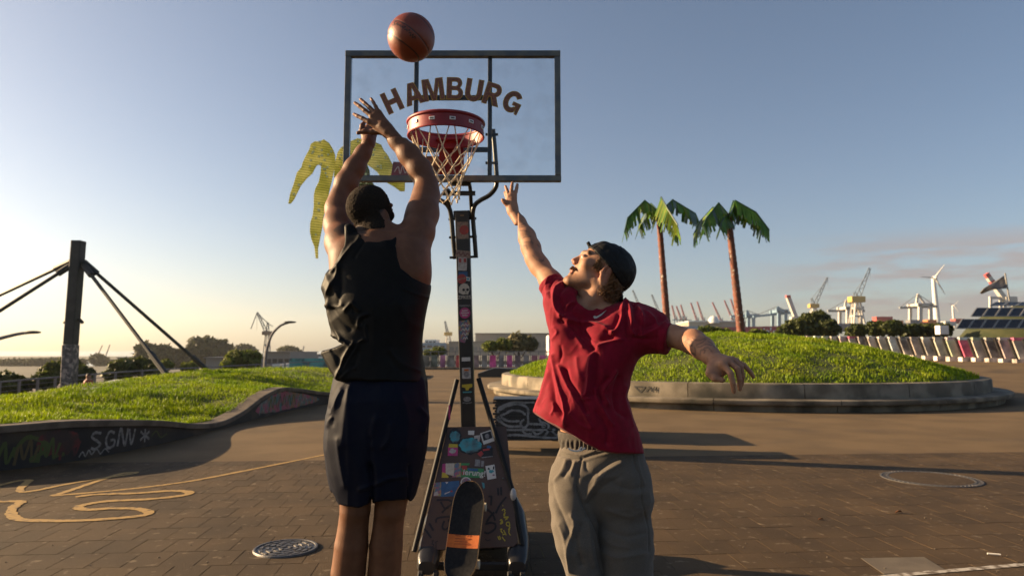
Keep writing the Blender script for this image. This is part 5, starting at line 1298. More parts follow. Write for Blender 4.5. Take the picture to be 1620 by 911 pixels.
kn = [P(584, 193, YR - .004), P(588.5, 184.5, YR - .008), P(594, 179.5, YR - .008), P(599.5, 178, YR - .002)]
tips = [[(584, 193), (573.5, 187.5), (566, 184), (560.3, 181)], [(588.5, 184.5), (577, 175), (569, 168.5), (561.8, 163.3)], [(594, 179.5), (584.5, 170.5), (577.5, 164), (570.7, 157.7)], [(599.5, 178), (594.5, 169), (591, 162.5), (587.2, 156.5)]]
hand(fr_, P(613, 207, 2.91), S(10.6, 2.91), kn, [([P(x, y, YR - .006 + .010 * i) for i, (x, y) in enumerate(t)], r) for t, r in zip(tips, (.0100, .0104, .0102, .0088))], ([P(602, 209, YR + .004), P(589, 209, YR + .012), P(577, 208, YR + .016), P(566.5, 210.5, YR + .016)], .0112), .0125, (0, 1, 0))
fl_ = Field(P(583, 208, 3.05) - .15, P(583, 208, 3.05) + .15, .0030); fl_.chain([(LA[3][0], LA[3][1] * .80), LA[4]], .012)
kl = [P(575, 206, 3.05), P(581, 203, 3.055), P(588, 203, 3.055), P(595, 206, 3.05)]
hand(fl_, P(583, 226, 2.997), S(10, 3), kl, [([p, p + np.array([-.004, .03, .022]), p + np.array([-.008, .052, .030]), p + np.array([-.010, .068, .032])], .0098) for p in kl], ([P(577, 216, 3.01), P(572, 207, 3.02), P(573, 199, 3.025), P(577, 193, 3.03)], .0105), .0125, (0, 1, .2))
rh = fr_.mesh(); lh = fl_.mesh()
V, Q = merge([body, hd, (relax(*rh, 1, .3), rh[1]), (relax(*lh, 1, .3), lh[1])])
px, py = proj(V[:, 0], V[:, 1], V[:, 2])
tint = np.array([.155, .064, .031]) * (1 + .06 * fbm(V * 14, 3, 4))[:, None]
pal = smooth01((S(1, 2.9) * 0 + 1 - np.abs(py - 185) / 60)) * (px < 620) * (py < 235)
knee = smooth01(1 - np.abs(py - 815) / 20); tint *= (1 - .10 * knee)[:, None]
tips_ = np.zeros(len(V))
for t in tips: tips_ = np.maximum(tips_, smooth01(1.4 - np.hypot(px - t[3][0], py - t[3][1]) / 8))
tint = tint * (1 - tips_[:, None] * .35) + np.array([.42, .17, .10]) * tips_[:, None] * .35
rel = V - HC; ha, hu_ = rel @ As[1], rel @ As[2]; near = np.linalg.norm(rel, axis=1) < .16
fade = smooth01((hu_ - (-.088 + .55 * np.clip(ha + .04, 0, 1))) / .055) * smooth01((.068 - ha) / .02) * near * smooth01((.084 - np.abs(rel @ As[0])) / .008)
tint = tint * (1 - .88 * fade[:, None]) + np.array([.018, .013, .011]) * .88 * fade[:, None]
skin_mesh('body', V, Q, sh, M_skin_d, tint)
# cropped hair grown from the scalp itself, thinning out towards nape and temples
v, q = hd; n_ = normals(v, q); rel = v - HC; ha, hu_, hr_ = rel @ As[1], rel @ As[2], np.abs(rel @ As[0])
dm_ = np.minimum(hu_ - (-.082 + .60 * np.clip(ha + .035, 0, 1)), .066 - ha); dm_ = np.minimum(dm_, np.where((hu_ < .030) & (ha > -.036), (.0745 - hr_) * 1.0, 9))
off = np.clip(dm_ * .20, -.0015, .0055) + (.0013 * vnoise(v * 230, 3) + .0009 * vnoise(v * 430, 5)) * smooth01(dm_ / .02)
v = v + n_ * off[:, None]; keepq = (dm_[q] > -.006).all(1) & (np.linalg.norm(rel[q[:, 0]], axis=1) < .145); q = q[keepq]
used, inv = np.unique(q, return_inverse=True); skin_mesh('hair', v[used], inv.reshape(-1, 4), sh, M_hair)
# tank top
f = Field(BX(-.86, 2.42, 1.18), BX(-.22, 3.0, 2.02), .0040)
f.loft([(350, 566, 600, 2.70, .04)] + [(a, b - 3, c + 2, d, e + .007) for a, b, c, d, e in TORSO[:4]] + [(459, 514, 681, 2.71, .132), (485, 519, 675, 2.70, .135), (505, 523, 671, 2.70, .135), (526, 527, 668, 2.70, .13), (538, 522, 667, 2.70, .13), (548, 505, 667, 2.70, .13), (563, 505, 667, 2.70, .13), (590, 512, 671, 2.70, .135), (604, 525, 674, 2.70, .14), (625, 533, 675, 2.70, .14)], 0, 2.3)
f.cone(P(553, 364, 2.675), S(9, 2.7), P(545, 396, 2.665), S(15, 2.7), .03); f.cone(P(545, 396, 2.665), S(15, 2.7), P(532, 450, 2.66), S(17, 2.7), .03)
f.cone(P(570, 376, 2.66), S(7, 2.66), P(556, 392, 2.655), S(9, 2.66), .02)
f.cone(P(625, 372, 2.69), S(11, 2.69), P(612, 400, 2.655), S(16, 2.69), .03)
def tank_cut(X, Y, Z):
    qx, qy = proj(X, Y, Z); m = YS / FPX
    rgt = np.interp(qy, [340, 366, 388, 405, 425, 440, 450, 456, 600, 604, 640], [632, 633, 625.5, 627, 633, 652, 677, 700, 700, 700, 700])
    lft = np.interp(qy, [340, 353, 388, 405, 422, 437, 445, 524, 535, 544, 549, 553, 557, 570, 585, 600, 640], [546, 547, 545, 537, 527, 514, 500, 500, 533, 545, 534, 520, 508.5, 515, 524.5, 534, 540])
    top = np.interp(qx, [540, 549, 560, 572, 580, 600, 620, 634, 700], [352, 351, 358, 376, 381, 383, 379, 366, 366])
    bot = np.interp(qx, [500, 508, 534, 545, 560, 600, 640, 665, 680], [601, 601, 600, 601, 600, 602, 603, 604, 606])
    return np.maximum(np.maximum(qx - rgt, lft - qx), np.maximum(top - qy, qy - bot)) * m
f.fn(tank_cut, *f.full(), 'cut')
f.shell(.008, [lambda X, Y, Z: (585 - proj(X, Y, Z)[1]) * YS / FPX + 0 * X])
v, q = f.mesh(); v = relax(v, q, 1, .4)
cA = lambda *l: [(480 + x / 2.681, 280 + y / 2.681) for x, y in l]
cB = lambda *l: [(500 + x / 4.795, 420 + y / 4.795) for x, y in l]
RID = [(cA((245, 240), (225, 275), (200, 300), (175, 330), (150, 365), (120, 400)), 3.2, 0.0075), (cA((262, 270), (240, 300), (215, 340)), 2.0, -0.0033), (cB((170, 10), (150, 90), (110, 160), (90, 230), (100, 295)), 4.0, 0.0090), (cB((180, 60), (190, 180), (170, 290)), 5.0, -0.0066), (cB((100, 310), (160, 310), (200, 300)), 2.5, 0.0045), (cB((90, 300), (115, 400), (150, 490), (190, 560)), 3.5, 0.0075), (cB((130, 330), (200, 420), (260, 480)), 6, -0.0066),
       (cB((225, 340), (250, 310), (275, 285), (300, 310), (330, 340)), 2.6, 0.0067), (cB((250, 345), (270, 320), (290, 350)), 2.0, -0.0044), (cB((320, 460), (325, 410), (350, 385), (390, 375)), 2.8, 0.0075), (cB((345, 440), (370, 400), (400, 385)), 3.0, -0.0044), (cB((373, 460), (378, 520), (380, 570)), 1.5, 0.0053), (cB((388, 470), (395, 570)), 3, -0.0033),
       (cB((285, 590), (250, 640), (215, 700), (190, 770), (165, 840)), 3.2, 0.0097), (cB((360, 560), (320, 590), (300, 640), (260, 690), (225, 760), (190, 810)), 2.2, 0.0067), (cB((300, 600), (255, 680), (215, 750), (200, 800)), 2.0, -0.0055), (cB((300, 775), (250, 800), (200, 850)), 2.0, 0.0060), (cB((320, 650), (300, 730), (270, 790)), 4, -0.0044), (cB((190, 565), (245, 610)), 2.0, 0.0053), (cB((60, 650), (110, 600), (180, 570)), 2.2, 0.0030), (cB((120, 650), (170, 700), (180, 780)), 5, -0.0055),
       (cB((560, 640), (600, 700), (680, 760), (790, 800)), 3, 0.0030), (cB((550, 680), (600, 760), (700, 830)), 3, -0.0022), (cB((650, 170), (740, 210), (850, 245)), 2, 0.0030), (cB((430, 330), (440, 520), (430, 700)), 8, 0.0030), (cB((640, 300), (700, 420), (790, 470)), 7, 0.0023)]
v = wrinkle(v, q, RID, [(.0030, (9, 9, 4), np.eye(3), 3, None), (.0045, (14, 14, 7), ((.8, 0, .6), (0, 1, 0), (-.6, 0, .8)), 6, lambda px, py, V: smooth01((575 - px) / 30))], 1)
skin_mesh('tank_top', v, q, sh, M_tank)
# shorts
f = Field(BX(-.86, 2.44, .72), BX(-.24, 3.0, 1.36), .0042)
SHO = [(585, 538, 668, 2.72, .115), (600, 533, 673, 2.71, .135), (630, 526, 676, 2.70, .155), (660, 520, 677.5, 2.70, .16), (690, 518, 676, 2.70, .16), (707, 518.5, 674, 2.70, .155), (743, 522.5, 667, 2.70, .145), (762, 526, 662, 2.70, .138), (785, 531, 655, 2.70, .130), (815, 533, 650, 2.70, .128)]
f.loft(SHO, 0, 2.5)
def sho_cut(X, Y, Z):
    qx, qy = proj(X, Y, Z); m = YS / FPX
    bot = np.interp(qx, [515, 522, 527, 537, 552, 567, 580, 588, 600, 643, 650, 660, 690], [774, 775, 778, 797, 800, 802, 797, 795, 792, 787, 792, 780, 760])
    slit = np.maximum(3.0 - np.abs(qx - 588) * (1 + 0 * qy) - np.clip(795 - qy, 0, 99) * .25, -50)
    return np.maximum(qy - bot, slit) * m
f.fn(sho_cut, *f.full(), 'cut')
f.shell(.009, [lambda X, Y, Z: (760 - proj(X, Y, Z)[1]) * YS / FPX + 0 * X])
v, q = f.mesh(); v = relax(v, q, 1, .4)
cC = lambda *l: [(500 + x / 2.837, 590 + y / 2.837) for x, y in l]
RID = [(cC((240, 420), (250, 500), (245, 580)), 5, -0.0203), (cC((245, 300), (238, 380), (240, 440)), 6, -0.0087), (cC((300, 330), (325, 290), (335, 230)), 3.5, 0.0087), (cC((200, 520), (260, 500), (330, 470), (400, 460)), 3.2, 0.0087), (cC((75, 200), (60, 215), (55, 235)), 3, 0.0058), (cC((60, 160), (80, 190), (75, 230)), 4, -0.0036), (cC((120, 80), (90, 140), (70, 180)), 4, 0.0087), (cC((150, 80), (130, 200), (120, 320)), 8, 0.0072), (cC((380, 90), (410, 200), (400, 330)), 8, 0.0072), (cC((270, 200), (255, 260), (250, 330)), 5, 0.0072), (cC((470, 160), (490, 200), (480, 260)), 4, 0.0101), (cC((100, 300), (110, 400), (130, 500)), 6, 0.0072), (cC((415, 420), (420, 500), (410, 560)), 3, -0.0072), (cC((410, 510), (413, 575)), 1.6, -0.0072)]
v = wrinkle(v, q, RID, [(.0045, (8, 8, 3.5), np.eye(3), 13, None), (.002, (22, 22, 8), np.eye(3), 17, None)], 1)
skin_mesh('shorts', v, q, sh, M_short)
# shoes (below the frame, mid-air)
M_shoe = mat('white_trainer', (.55, .53, .50), rough=.6)
for x in (546, 603):
    a = P(x, 1050, 2.73); f = Field(a + (-.10, -.12, -.16), a + (.10, .26, .10), .006)
    f.cone(a + (0, -.02, 0), .046, a + (0, .03, -.05), .05, .03); f.cone(a + (0, .0, -.055), .045, a + (0, .15, -.105), .042, .03); f.cone(a + (0, .15, -.105), .042, a + (0, .20, -.12), .036, .02)
    v, q = f.mesh(); skin_mesh('shoe', v, q, sh, M_shoe)
# ---------------------------------------------------------------- the defender in the red T-shirt
KD = 1.046; YD = 2.60
df = thing('person', 'person in red T-shirt, grey sweatpants and black cap reaching up to block', 'person', (P(960, 760, YD)[0], YD, 0), 'basketball players')
M_red = mat('crimson_cotton', (.215, .0032, .019), (.175, .003, .015), scale=40, rough=.8, bump=.10, bscale=1100, sheen=.08, spec=.15)
M_sweat = mat('grey_marl_fleece', (.135, .118, .100), (.095, .083, .072), scale=420, rough=.92, bump=.22, bscale=700, sheen=.12, spec=.12, lo=.3, hi=.7, detail=3)
M_cap = mat('black_nylon_cap', (.008, .008, .008), (.011, .011, .011), scale=50, rough=.6, spec=.2, bump=.2, bscale=500)
M_curl = mat('brown_curls', (.13, .058, .020), (.22, .105, .036), scale=60, rough=.45, island=.4)
M_boxer = mat('charcoal_boxers', (.035, .030, .026), (.05, .043, .037), scale=60, rough=.85, bump=.3, bscale=500)
f = Field(BX(.02, 2.12, .03), BX(.98, 3.04, 2.16), .0050)
# torso, hips, legs inside the clothes
TD = [(484, 915, 1000, 2.61, .06), (500, 897, 1015, 2.60, .09), (530, 886, 1003, 2.60, .105), (560, 884, 996, 2.60, .11), (600, 884, 985, 2.60, .105), (650, 888, 985, 2.60, .098), (680, 889, 994, 2.60, .098), (700, 897, 992, 2.60, .088), (740, 897, 998, 2.60, .09), (790, 897, 1000, 2.60, .09)]
f.loft(TD, 0, 2.3, rot=.6)
f.chain([pr(915, 790, 2.59, 28), pr(916, 860, 2.57, 25), pr(928, 930, 2.58, 20), pr(938, 1010, 2.64, 18), pr(944, 1080, 2.69, 12)], .02)
f.chain([pr(984, 790, 2.60, 31), pr(988, 860, 2.59, 28), pr(993, 940, 2.59, 22), pr(996, 1020, 2.62, 19), pr(999, 1096, 2.64, 12)], .02)
# right arm up (towards the hoop)
f.chain([pr(912, 492, 2.60, 24), pr(893, 470, 2.63, 20), pr(872, 446, 2.70, 16.5), pr(853, 420, 2.76, 14.5), pr(845, 408, 2.775, 13.8)], .03)
AR = [pr(845, 408, 2.775, 13.8), pr(840, 392, 2.80, 15.0), pr(833, 374, 2.83, 13.8), pr(821, 352, 2.875, 10.5), pr(812, 336, 2.91, 8.6)]
f.chain(AR, .02)
# left arm out and towards the camera
f.chain([pr(1003, 516, 2.57, 24), pr(1035, 527, 2.52, 16), pr(1064, 531, 2.47, 15.5), pr(1081, 536, 2.45, 16.5)], .03)
AL = [pr(1081, 536, 2.45, 16.5), pr(1097, 541, 2.41, 19.0), pr(1112, 551, 2.36, 17.5), pr(1124, 562, 2.31, 13.8), pr(1132, 572, 2.275, 11.8)]
f.chain(AL, .02)
# neck
HD = P(949, 430, 2.605); FW2 = unit((-.83, -.06, .56)); UP2 = unit((.56, .02, .83))
NK = [(P(948, 500, 2.60), .062, P(951, 455, 2.605), .054), (P(925, 492, 2.56), .028, P(952, 452, 2.55), .026)]
for a, ra, b, rb in NK: f.cone(a, ra, b, rb, .03)
body = f.mesh(); body = (relax(*body, 3, .5), body[1])
fh = Field(HD - .185, HD + .175, .0026); H2, A2 = head(fh, HD, FW2, UP2, 1.04)
for a, ra, b, rb in NK: fh.cone(a, ra, b, rb, .03)
fh.cone(H2(0, .045, -.085), .030, P(935, 478, 2.58), .030, .03)
hd = fh.mesh(); hd = (relax(*hd, 1, .3), hd[1])
# raised right hand
YH = 2.925
f1 = Field(P(808, 312, YH) - .14, P(808, 312, YH) + .14, .0026); f1.chain([(AR[3][0], AR[3][1] * .78), AR[4]], .012)
kn = [P(803.5, 318, YH + .004), P(805, 312.5, YH), P(808.5, 309, YH - .004), P(814, 309.5, YH - .006)]
fg = [[(803.5, 318), (800.5, 314.5), (798, 310.5)], [(805, 312.5), (802.5, 306.5), (800, 301), (797.5, 296)], [(808.5, 309), (809, 302), (809.5, 295.5), (810.6, 289.5)], [(814, 309.5), (816, 303.5), (817.5, 297.5), (818.4, 292.2)]]
fg[0] = [(803.5, 317), (801.5, 311.5), (800, 308), (798.6, 304.5)]; fg[1] = [(805, 312), (803.5, 306), (801.8, 300.5), (799.8, 295)]
hand(f1, P(811, 333, 2.91), S(8.6, 2.91), kn, [([P(x, y, YH - .004 + .009 * i) for i, (x, y) in enumerate(t)], r) for t, r in zip(fg, (.0082, .0092, .0096, .0098))], ([P(806, 327, YH - .01), P(801.5, 322, YH - .016), P(798, 319, YH - .02), P(795, 316.4, YH - .022)], .0100), .0118, (0, 1, 0))
h1 = f1.mesh()
# low left hand, fingers drooping
YL = 2.255
f2 = Field(P(1150, 588, YL) - .16, P(1150, 588, YL) + .16, .0026); f2.chain([(AL[3][0], AL[3][1] * .80), AL[4]], .012)
kn = [P(1143, 574, YL - .035), P(1151, 570, YL - .028), P(1158, 569, YL - .014), P(1163, 571, YL + .004)]
fg = [[(1143, 574, -.035), (1155.5, 590, -.060), (1159.5, 606, -.060), (1161, 619, -.052)], [(1151, 570, -.028), (1166.5, 583, -.048), (1170, 600, -.048), (1170.5, 615, -.040)], [(1158, 569, -.014), (1172, 580, -.026), (1174.5, 596, -.024), (1173, 609, -.016)], [(1163, 571, .004), (1177, 577.5, -.006), (1186, 587, -.008), (1192, 596, -.004)]]
hand(f2, P(1131, 571, 2.275), S(11.6, 2.275), kn, [([P(x, y, YL + z) for x, y, z in t], r) for t, r in zip(fg, (.0112, .0110, .0104, .0094))], ([P(1126, 579, YL - .01), P(1123, 590, YL - .022), P(1131, 598, YL - .034), P(1142.5, 601, YL - .042)], .0128), .0150, unit((-.35, -.5, .8)), .014)
f2.ell(P(1137, 583, YL - .01), (.032, .025, .030), None, .02)
h2 = f2.mesh()
V, Q = merge([body, hd, (relax(*h1, 1, .3), h1[1]), (relax(*h2, 1, .3), h2[1])])
px, py = proj(V[:, 0], V[:, 1], V[:, 2]); C = np.array([.37, .195, .118])
tint = C * (1 + .07 * fbm(V * 16, 3, 8))[:, None]
def mixc(m, c): 
    global tint
    tint = tint * (1 - m[:, None]) + np.array(c) * m[:, None]
rel = V - HD; hf, hu, hr = rel @ FW2, rel @ A2[2], rel @ A2[0]
inh = (np.abs(hf) < .15) & (np.abs(hu) < .16) & (np.linalg.norm(rel, axis=1) < .19)
stub = smooth01((-.045 - hu + .25 * (hf - .09)) / .03) * smooth01((hf + .00) / .03) * inh * (1 - smooth01((-.135 - hu) / .02))
mixc(stub * .68 * (.75 + .25 * vnoise(V * 180, 4)), (.17, .095, .06))
mixc(np.exp(-((hu + .049) / .007) ** 2) * smooth01((hf - .075) / .012) * (np.abs(hr) < .034) * inh * .9, (.13, .065, .03))          # moustache
mixc(np.exp(-((hu + .066) / .006) ** 2) * smooth01((hf - .078) / .012) * (np.abs(hr) < .022) * inh * .8, (.34, .11, .09))           # lips
mixc(np.exp(-((hu - .030) / .0055) ** 2) * smooth01((hf - .055) / .02) * (np.abs(np.abs(hr) - .032) < .022) * inh * .85, (.10, .055, .03))   # brows
mixc(np.exp(-((hu + .028) / .02) ** 2 - ((hf - .12) / .02) ** 2) * inh * .30, (.55, .18, .13))                                        # ruddy nose
mixc(((np.abs(hr) > .066) & inh & (np.abs(hf + .012) < .026) & (np.abs(hu) < .04)) * .22, (.55, .17, .12))                            # ears
# tattoos: drawn in line on both forearms
cE = lambda *l: [(1040 + x / 6.506, 500 + y / 6.506) for x, y in l]; cF = lambda *l: [(780 + x / 5.06, 270 + y / 5.06) for x, y in l]
TAT = [(cE((285, 265), (320, 235), (365, 270), (345, 300), (305, 275)), 1.0), (cE((330, 300), (380, 320), (390, 380), (360, 395), (340, 340)), 1.1), (cE((360, 225), (420, 250), (500, 230), (460, 270), (410, 290)), 1.0), (cE((440, 400), (450, 350), (490, 350), (480, 380)), 1.1), (cE((400, 300), (430, 320), (500, 290), (560, 300)), .9), (cE((480, 330), (520, 325), (560, 360)), .9), (cE((365, 380), (390, 400)), 1.8), (cE((520, 260), (560, 280), (590, 320)), .8)]
TAT2 = [(cF((190, 430), (215, 440), (255, 425)), 1.0), (cF((200, 455), (235, 450), (260, 440)), .9), (cF((215, 480), (250, 480), (275, 490)), .9), (cF((235, 545), (260, 530), (300, 530)), 1.1), (cF((250, 575), (285, 570), (320, 575)), 1.0), (cF((300, 545), (320, 590)), .8), (cF((225, 600), (265, 600), (275, 625)), .9), (cF((320, 680), (345, 705), (405, 720)), 1.3), (cF((345, 715), (390, 728), (410, 700)), 1.0), (cF((355, 590), (370, 610)), .9), (cF((250, 650), (270, 670)), .8)]
vd = V - np.array([0, 0, CAM_H]); NN_ = normals(V, Q); front = (NN_ * vd).sum(1) < 0
for T_, lim in ((TAT, px > 1060), (TAT2, (px < 880) & (py < 440))):
    for ln, wd in T_:
        d = pdist(px, py, [tuple(p) for p in catmull(np.array(ln), 6)]); mixc(smooth01(1.35 - d / wd) * front * lim * .62, (.055, .05, .055))
skin_mesh('body', V, Q, df, M_skin_l, tint)
# eyes
M_eye = mat('eye_white', (.62, .58, .54), rough=.15, spec=.6); M_iris = mat('eye_iris', (.05, .03, .02), rough=.1)
for s_ in (-1, 1):
    e = MB().sphere(H2(s_ * .032, .0845, .008), .0122, 16, 12).build('eye', M_eye, df, 'all'); MB().sphere(H2(s_ * .032, .0925, .0095), .0052, 10, 8).build('iris', M_iris, e, 'all')
# cap worn backwards
f = Field(HD - .19, HD + .19, .0030); R2 = A2
f.ell(H2(0, -.014, .031), (.090, .1135, .097), A2, 0); f.ell(H2(0, -.035, .029), (.087, .096, .095), A2, .02)
def capcut(X, Y, Z):
    x, y, z = X - HD[0], Y - HD[1], Z - HD[2]; a = x * FW2[0] + y * FW2[1] + z * FW2[2]; u = x * A2[2][0] + y * A2[2][1] + z * A2[2][2]; return .024 + .34 * a - u
f.fn(capcut, *f.full(), 'cut'); f.shell(.006, [lambda X, Y, Z: -capcut(X, Y, Z) - .03])
v, q = f.mesh(); v = relax(v, q, 1, .4)
rel = v - HD; a_ = rel @ FW2; u_ = rel @ A2[2]; r_ = rel @ A2[0]; n_ = normals(v, q)
seam = np.abs(np.arctan2(r_, a_ + .016)[:, None] - np.array([-2.62, -1.57, -.52, .52, 1.57, 2.62])[None]).min(1) * np.hypot(r_, a_ + .016)
bandm = np.exp(-(((u_ - .024 - .34 * a_) - .026) / .0022) ** 2)
v = v + n_ * (-.0022 * np.exp(-(seam / .0025) ** 2) * (u_ < .115) - .0015 * bandm + .0030 * vnoise(v * np.array([30, 30, 30]), 2) * smooth01((a_ + .02) / .05) + .0014 * vnoise(v * 60, 4))[:, None]
cap = skin_mesh('cap', v, q, df, M_cap)
f = Field(H2(0, -.13, -.05) - .12, H2(0, -.13, -.05) + .12, .0034)   # peak hanging over the nape
dn = unit(-FW2 * .70 - A2[2] * .72); nrm_ = unit(np.cross(A2[0], dn))
f.ell(H2(0, -.108, -.036), (.072, .048, .012), np.stack([A2[0], dn, nrm_]), 0); v, q = f.mesh(); skin_mesh('cap_peak', relax(v, q, 1, .4), q, cap, M_cap)
MB().beam(H2(0, .082, .058), H2(0, .103, .070), .026, .010, A2[2]).build('cap_strap', M_cap, cap, bevel=.002)
MB().sphere(H2(0, -.014, .1235), .007, 10, 6).build('cap_button', M_cap, cap, True)
# curls at ear and nape
mb = MB(); rg_ = random.Random(5)
def curl(o, dr, ln, amp, turns, r):
    dr = unit(dr); a = unit(np.cross(dr, (0.3, .8, .2))); b = np.cross(dr, a); p0 = rg_.uniform(0, 6.28)
    n = int(8 * turns) + 4; mb.tube([o + dr * ln * k / n + amp * (.4 + k / n) * (a * math.cos(p0 + 6.28 * turns * k / n) + b * math.sin(p0 + 6.28 * turns * k / n)) for k in range(n + 1)], [r * (1 - .5 * k / n) for k in range(n + 1)], 5)
for k in range(430):
    s_ = -1 if rg_.random() < .62 else rg_.uniform(-1, 1)          # most on the side seen
    ang_ = rg_.uniform(0, 1)
    if ang_ < .80:      # behind the ear to the nape
        a = rg_.uniform(-.092, -.020); u = rg_.uniform(-.055, .030 + .3 * a) if a < -.03 else rg_.uniform(-.055, -.02)
        side = (A2[0] @ np.array([0, -1.0, 0])) ; rr = math.copysign(1, side) * abs(s_)
        rad_ = .072 * math.sqrt(max(0.05, 1 - ((a + .012) / .105) ** 2)); o = H2(rr * rad_ if s_ == -1 else (s_ * rad_), a, u)
        curl(o, unit(np.array([0, 0, -1.0]) + .45 * A2[0] * rr - .3 * FW2 * rg_.uniform(-1, 1) - .25 * A2[2]), rg_.uniform(.025, .055), rg_.uniform(.004, .008), rg_.uniform(1.0, 2.2), rg_.uniform(.0011, .0019))
    else:               # sideburn in front of the ear
        rr = math.copysign(1, A2[0] @ np.array([0, -1.0, 0])); a = rg_.uniform(.012, .040); u = rg_.uniform(.000, .034); curl(H2(rr * .069, a, u), unit(-A2[2] * .8 - FW2 * .5 * rg_.random() + A2[0] * rr * .1), rg_.uniform(.015, .028), .003, 1.2, .0013)
mb.build('hair', M_curl, df, 'all')
mb = MB()
for k in range(260):    # moustache hairs
    t = rg_.uniform(-1, 1); o = H2(t * .030, .098 - .014 * t * t + rg_.uniform(-.003, .003), -.043 + rg_.uniform(-.005, .004) - .006 * abs(t)); mb.tube([o, o + unit(-A2[2] + A2[0] * t * .8 + FW2 * .35) * rg_.uniform(.007, .012)], [.0011, .0004], 4)
mb.build('moustache', M_curl, df)

# T-shirt
f = Field(BX(.02, 2.34, .92), BX(.72, 2.90, 1.80), .0036)
f.loft([(482, 925, 1005, 2.615, .06), (490, 905, 1024, 2.61, .088), (503, 890, 1030, 2.60, .105), (522, 880, 1020, 2.59, .122), (545, 874, 1012, 2.585, .130), (572, 869, 1003, 2.58, .130), (597, 863, 992, 2.58, .130), (625, 856, 986, 2.58, .132), (650, 847, 992, 2.58, .138), (680, 848, 1001, 2.585, .142), (700, 850, 1007, 2.59, .143), (735, 850, 1014, 2.59, .143)], 0, 2.25, rot=.62)
f.cone(P(918, 500, 2.59), S(35, 2.6), P(868, 446, 2.665), S(18.5, 2.66), .035, cap=1.0)
f.cone(P(990, 524, 2.56), S(38, 2.56), P(1057, 536, 2.475), S(23.5, 2.5), .035, cap=1.02)
f.cone(P(985, 490, 2.60), S(17, 2.6), P(1040, 512, 2.53), S(17, 2.53), .03)
f.cone(P(905, 545, 2.57), S(33, 2.57), P(885, 480, 2.60), S(26, 2.6), .03)
f.cone(P(946, 505, 2.60), .074, P(952, 458, 2.605), .064, .006, mode='sub')
f.cone(P(925, 500, 2.55), .03, P(930, 470, 2.55), .05, .006, mode='sub')
def hem(X, Y, Z):
    qx, qy = proj(X, Y, Z); b = np.interp(qx, [830, 845, 860, 901, 925, 950, 975, 1012, 1030], [646, 652, 661.5, 685, 699, 712.5, 716, 716.5, 717]); return (qy - b) * YD / FPX
f.fn(hem, *f.full(), 'cut')
sd1 = unit(P(868, 446, 2.665) - P(918, 500, 2.59)); sd2 = unit(P(1057, 536, 2.475) - P(990, 524, 2.56)); e1_, e2_ = P(868, 446, 2.665), P(1057, 536, 2.475)
pl = lambda o, d, dep: (lambda X, Y, Z: np.maximum(-((X - o[0]) * d[0] + (Y - o[1]) * d[1] + (Z - o[2]) * d[2]) - dep, np.sqrt((X - o[0]) ** 2 + (Y - o[1]) ** 2 + (Z - o[2]) ** 2) - .12))
f.shell(.007, [lambda X, Y, Z: -hem(X, Y, Z) - .05 + 0 * X, pl(e1_, sd1, .04), pl(e2_, sd2, .05)])
v, q = f.mesh(); v = relax(v, q, 1, .4)
cG = lambda *l: [(850 + x / 6.509, 420 + y / 6.509) for x, y in l]; cH = lambda *l: [(840 + x / 5.361, 550 + y / 5.361) for x, y in l]
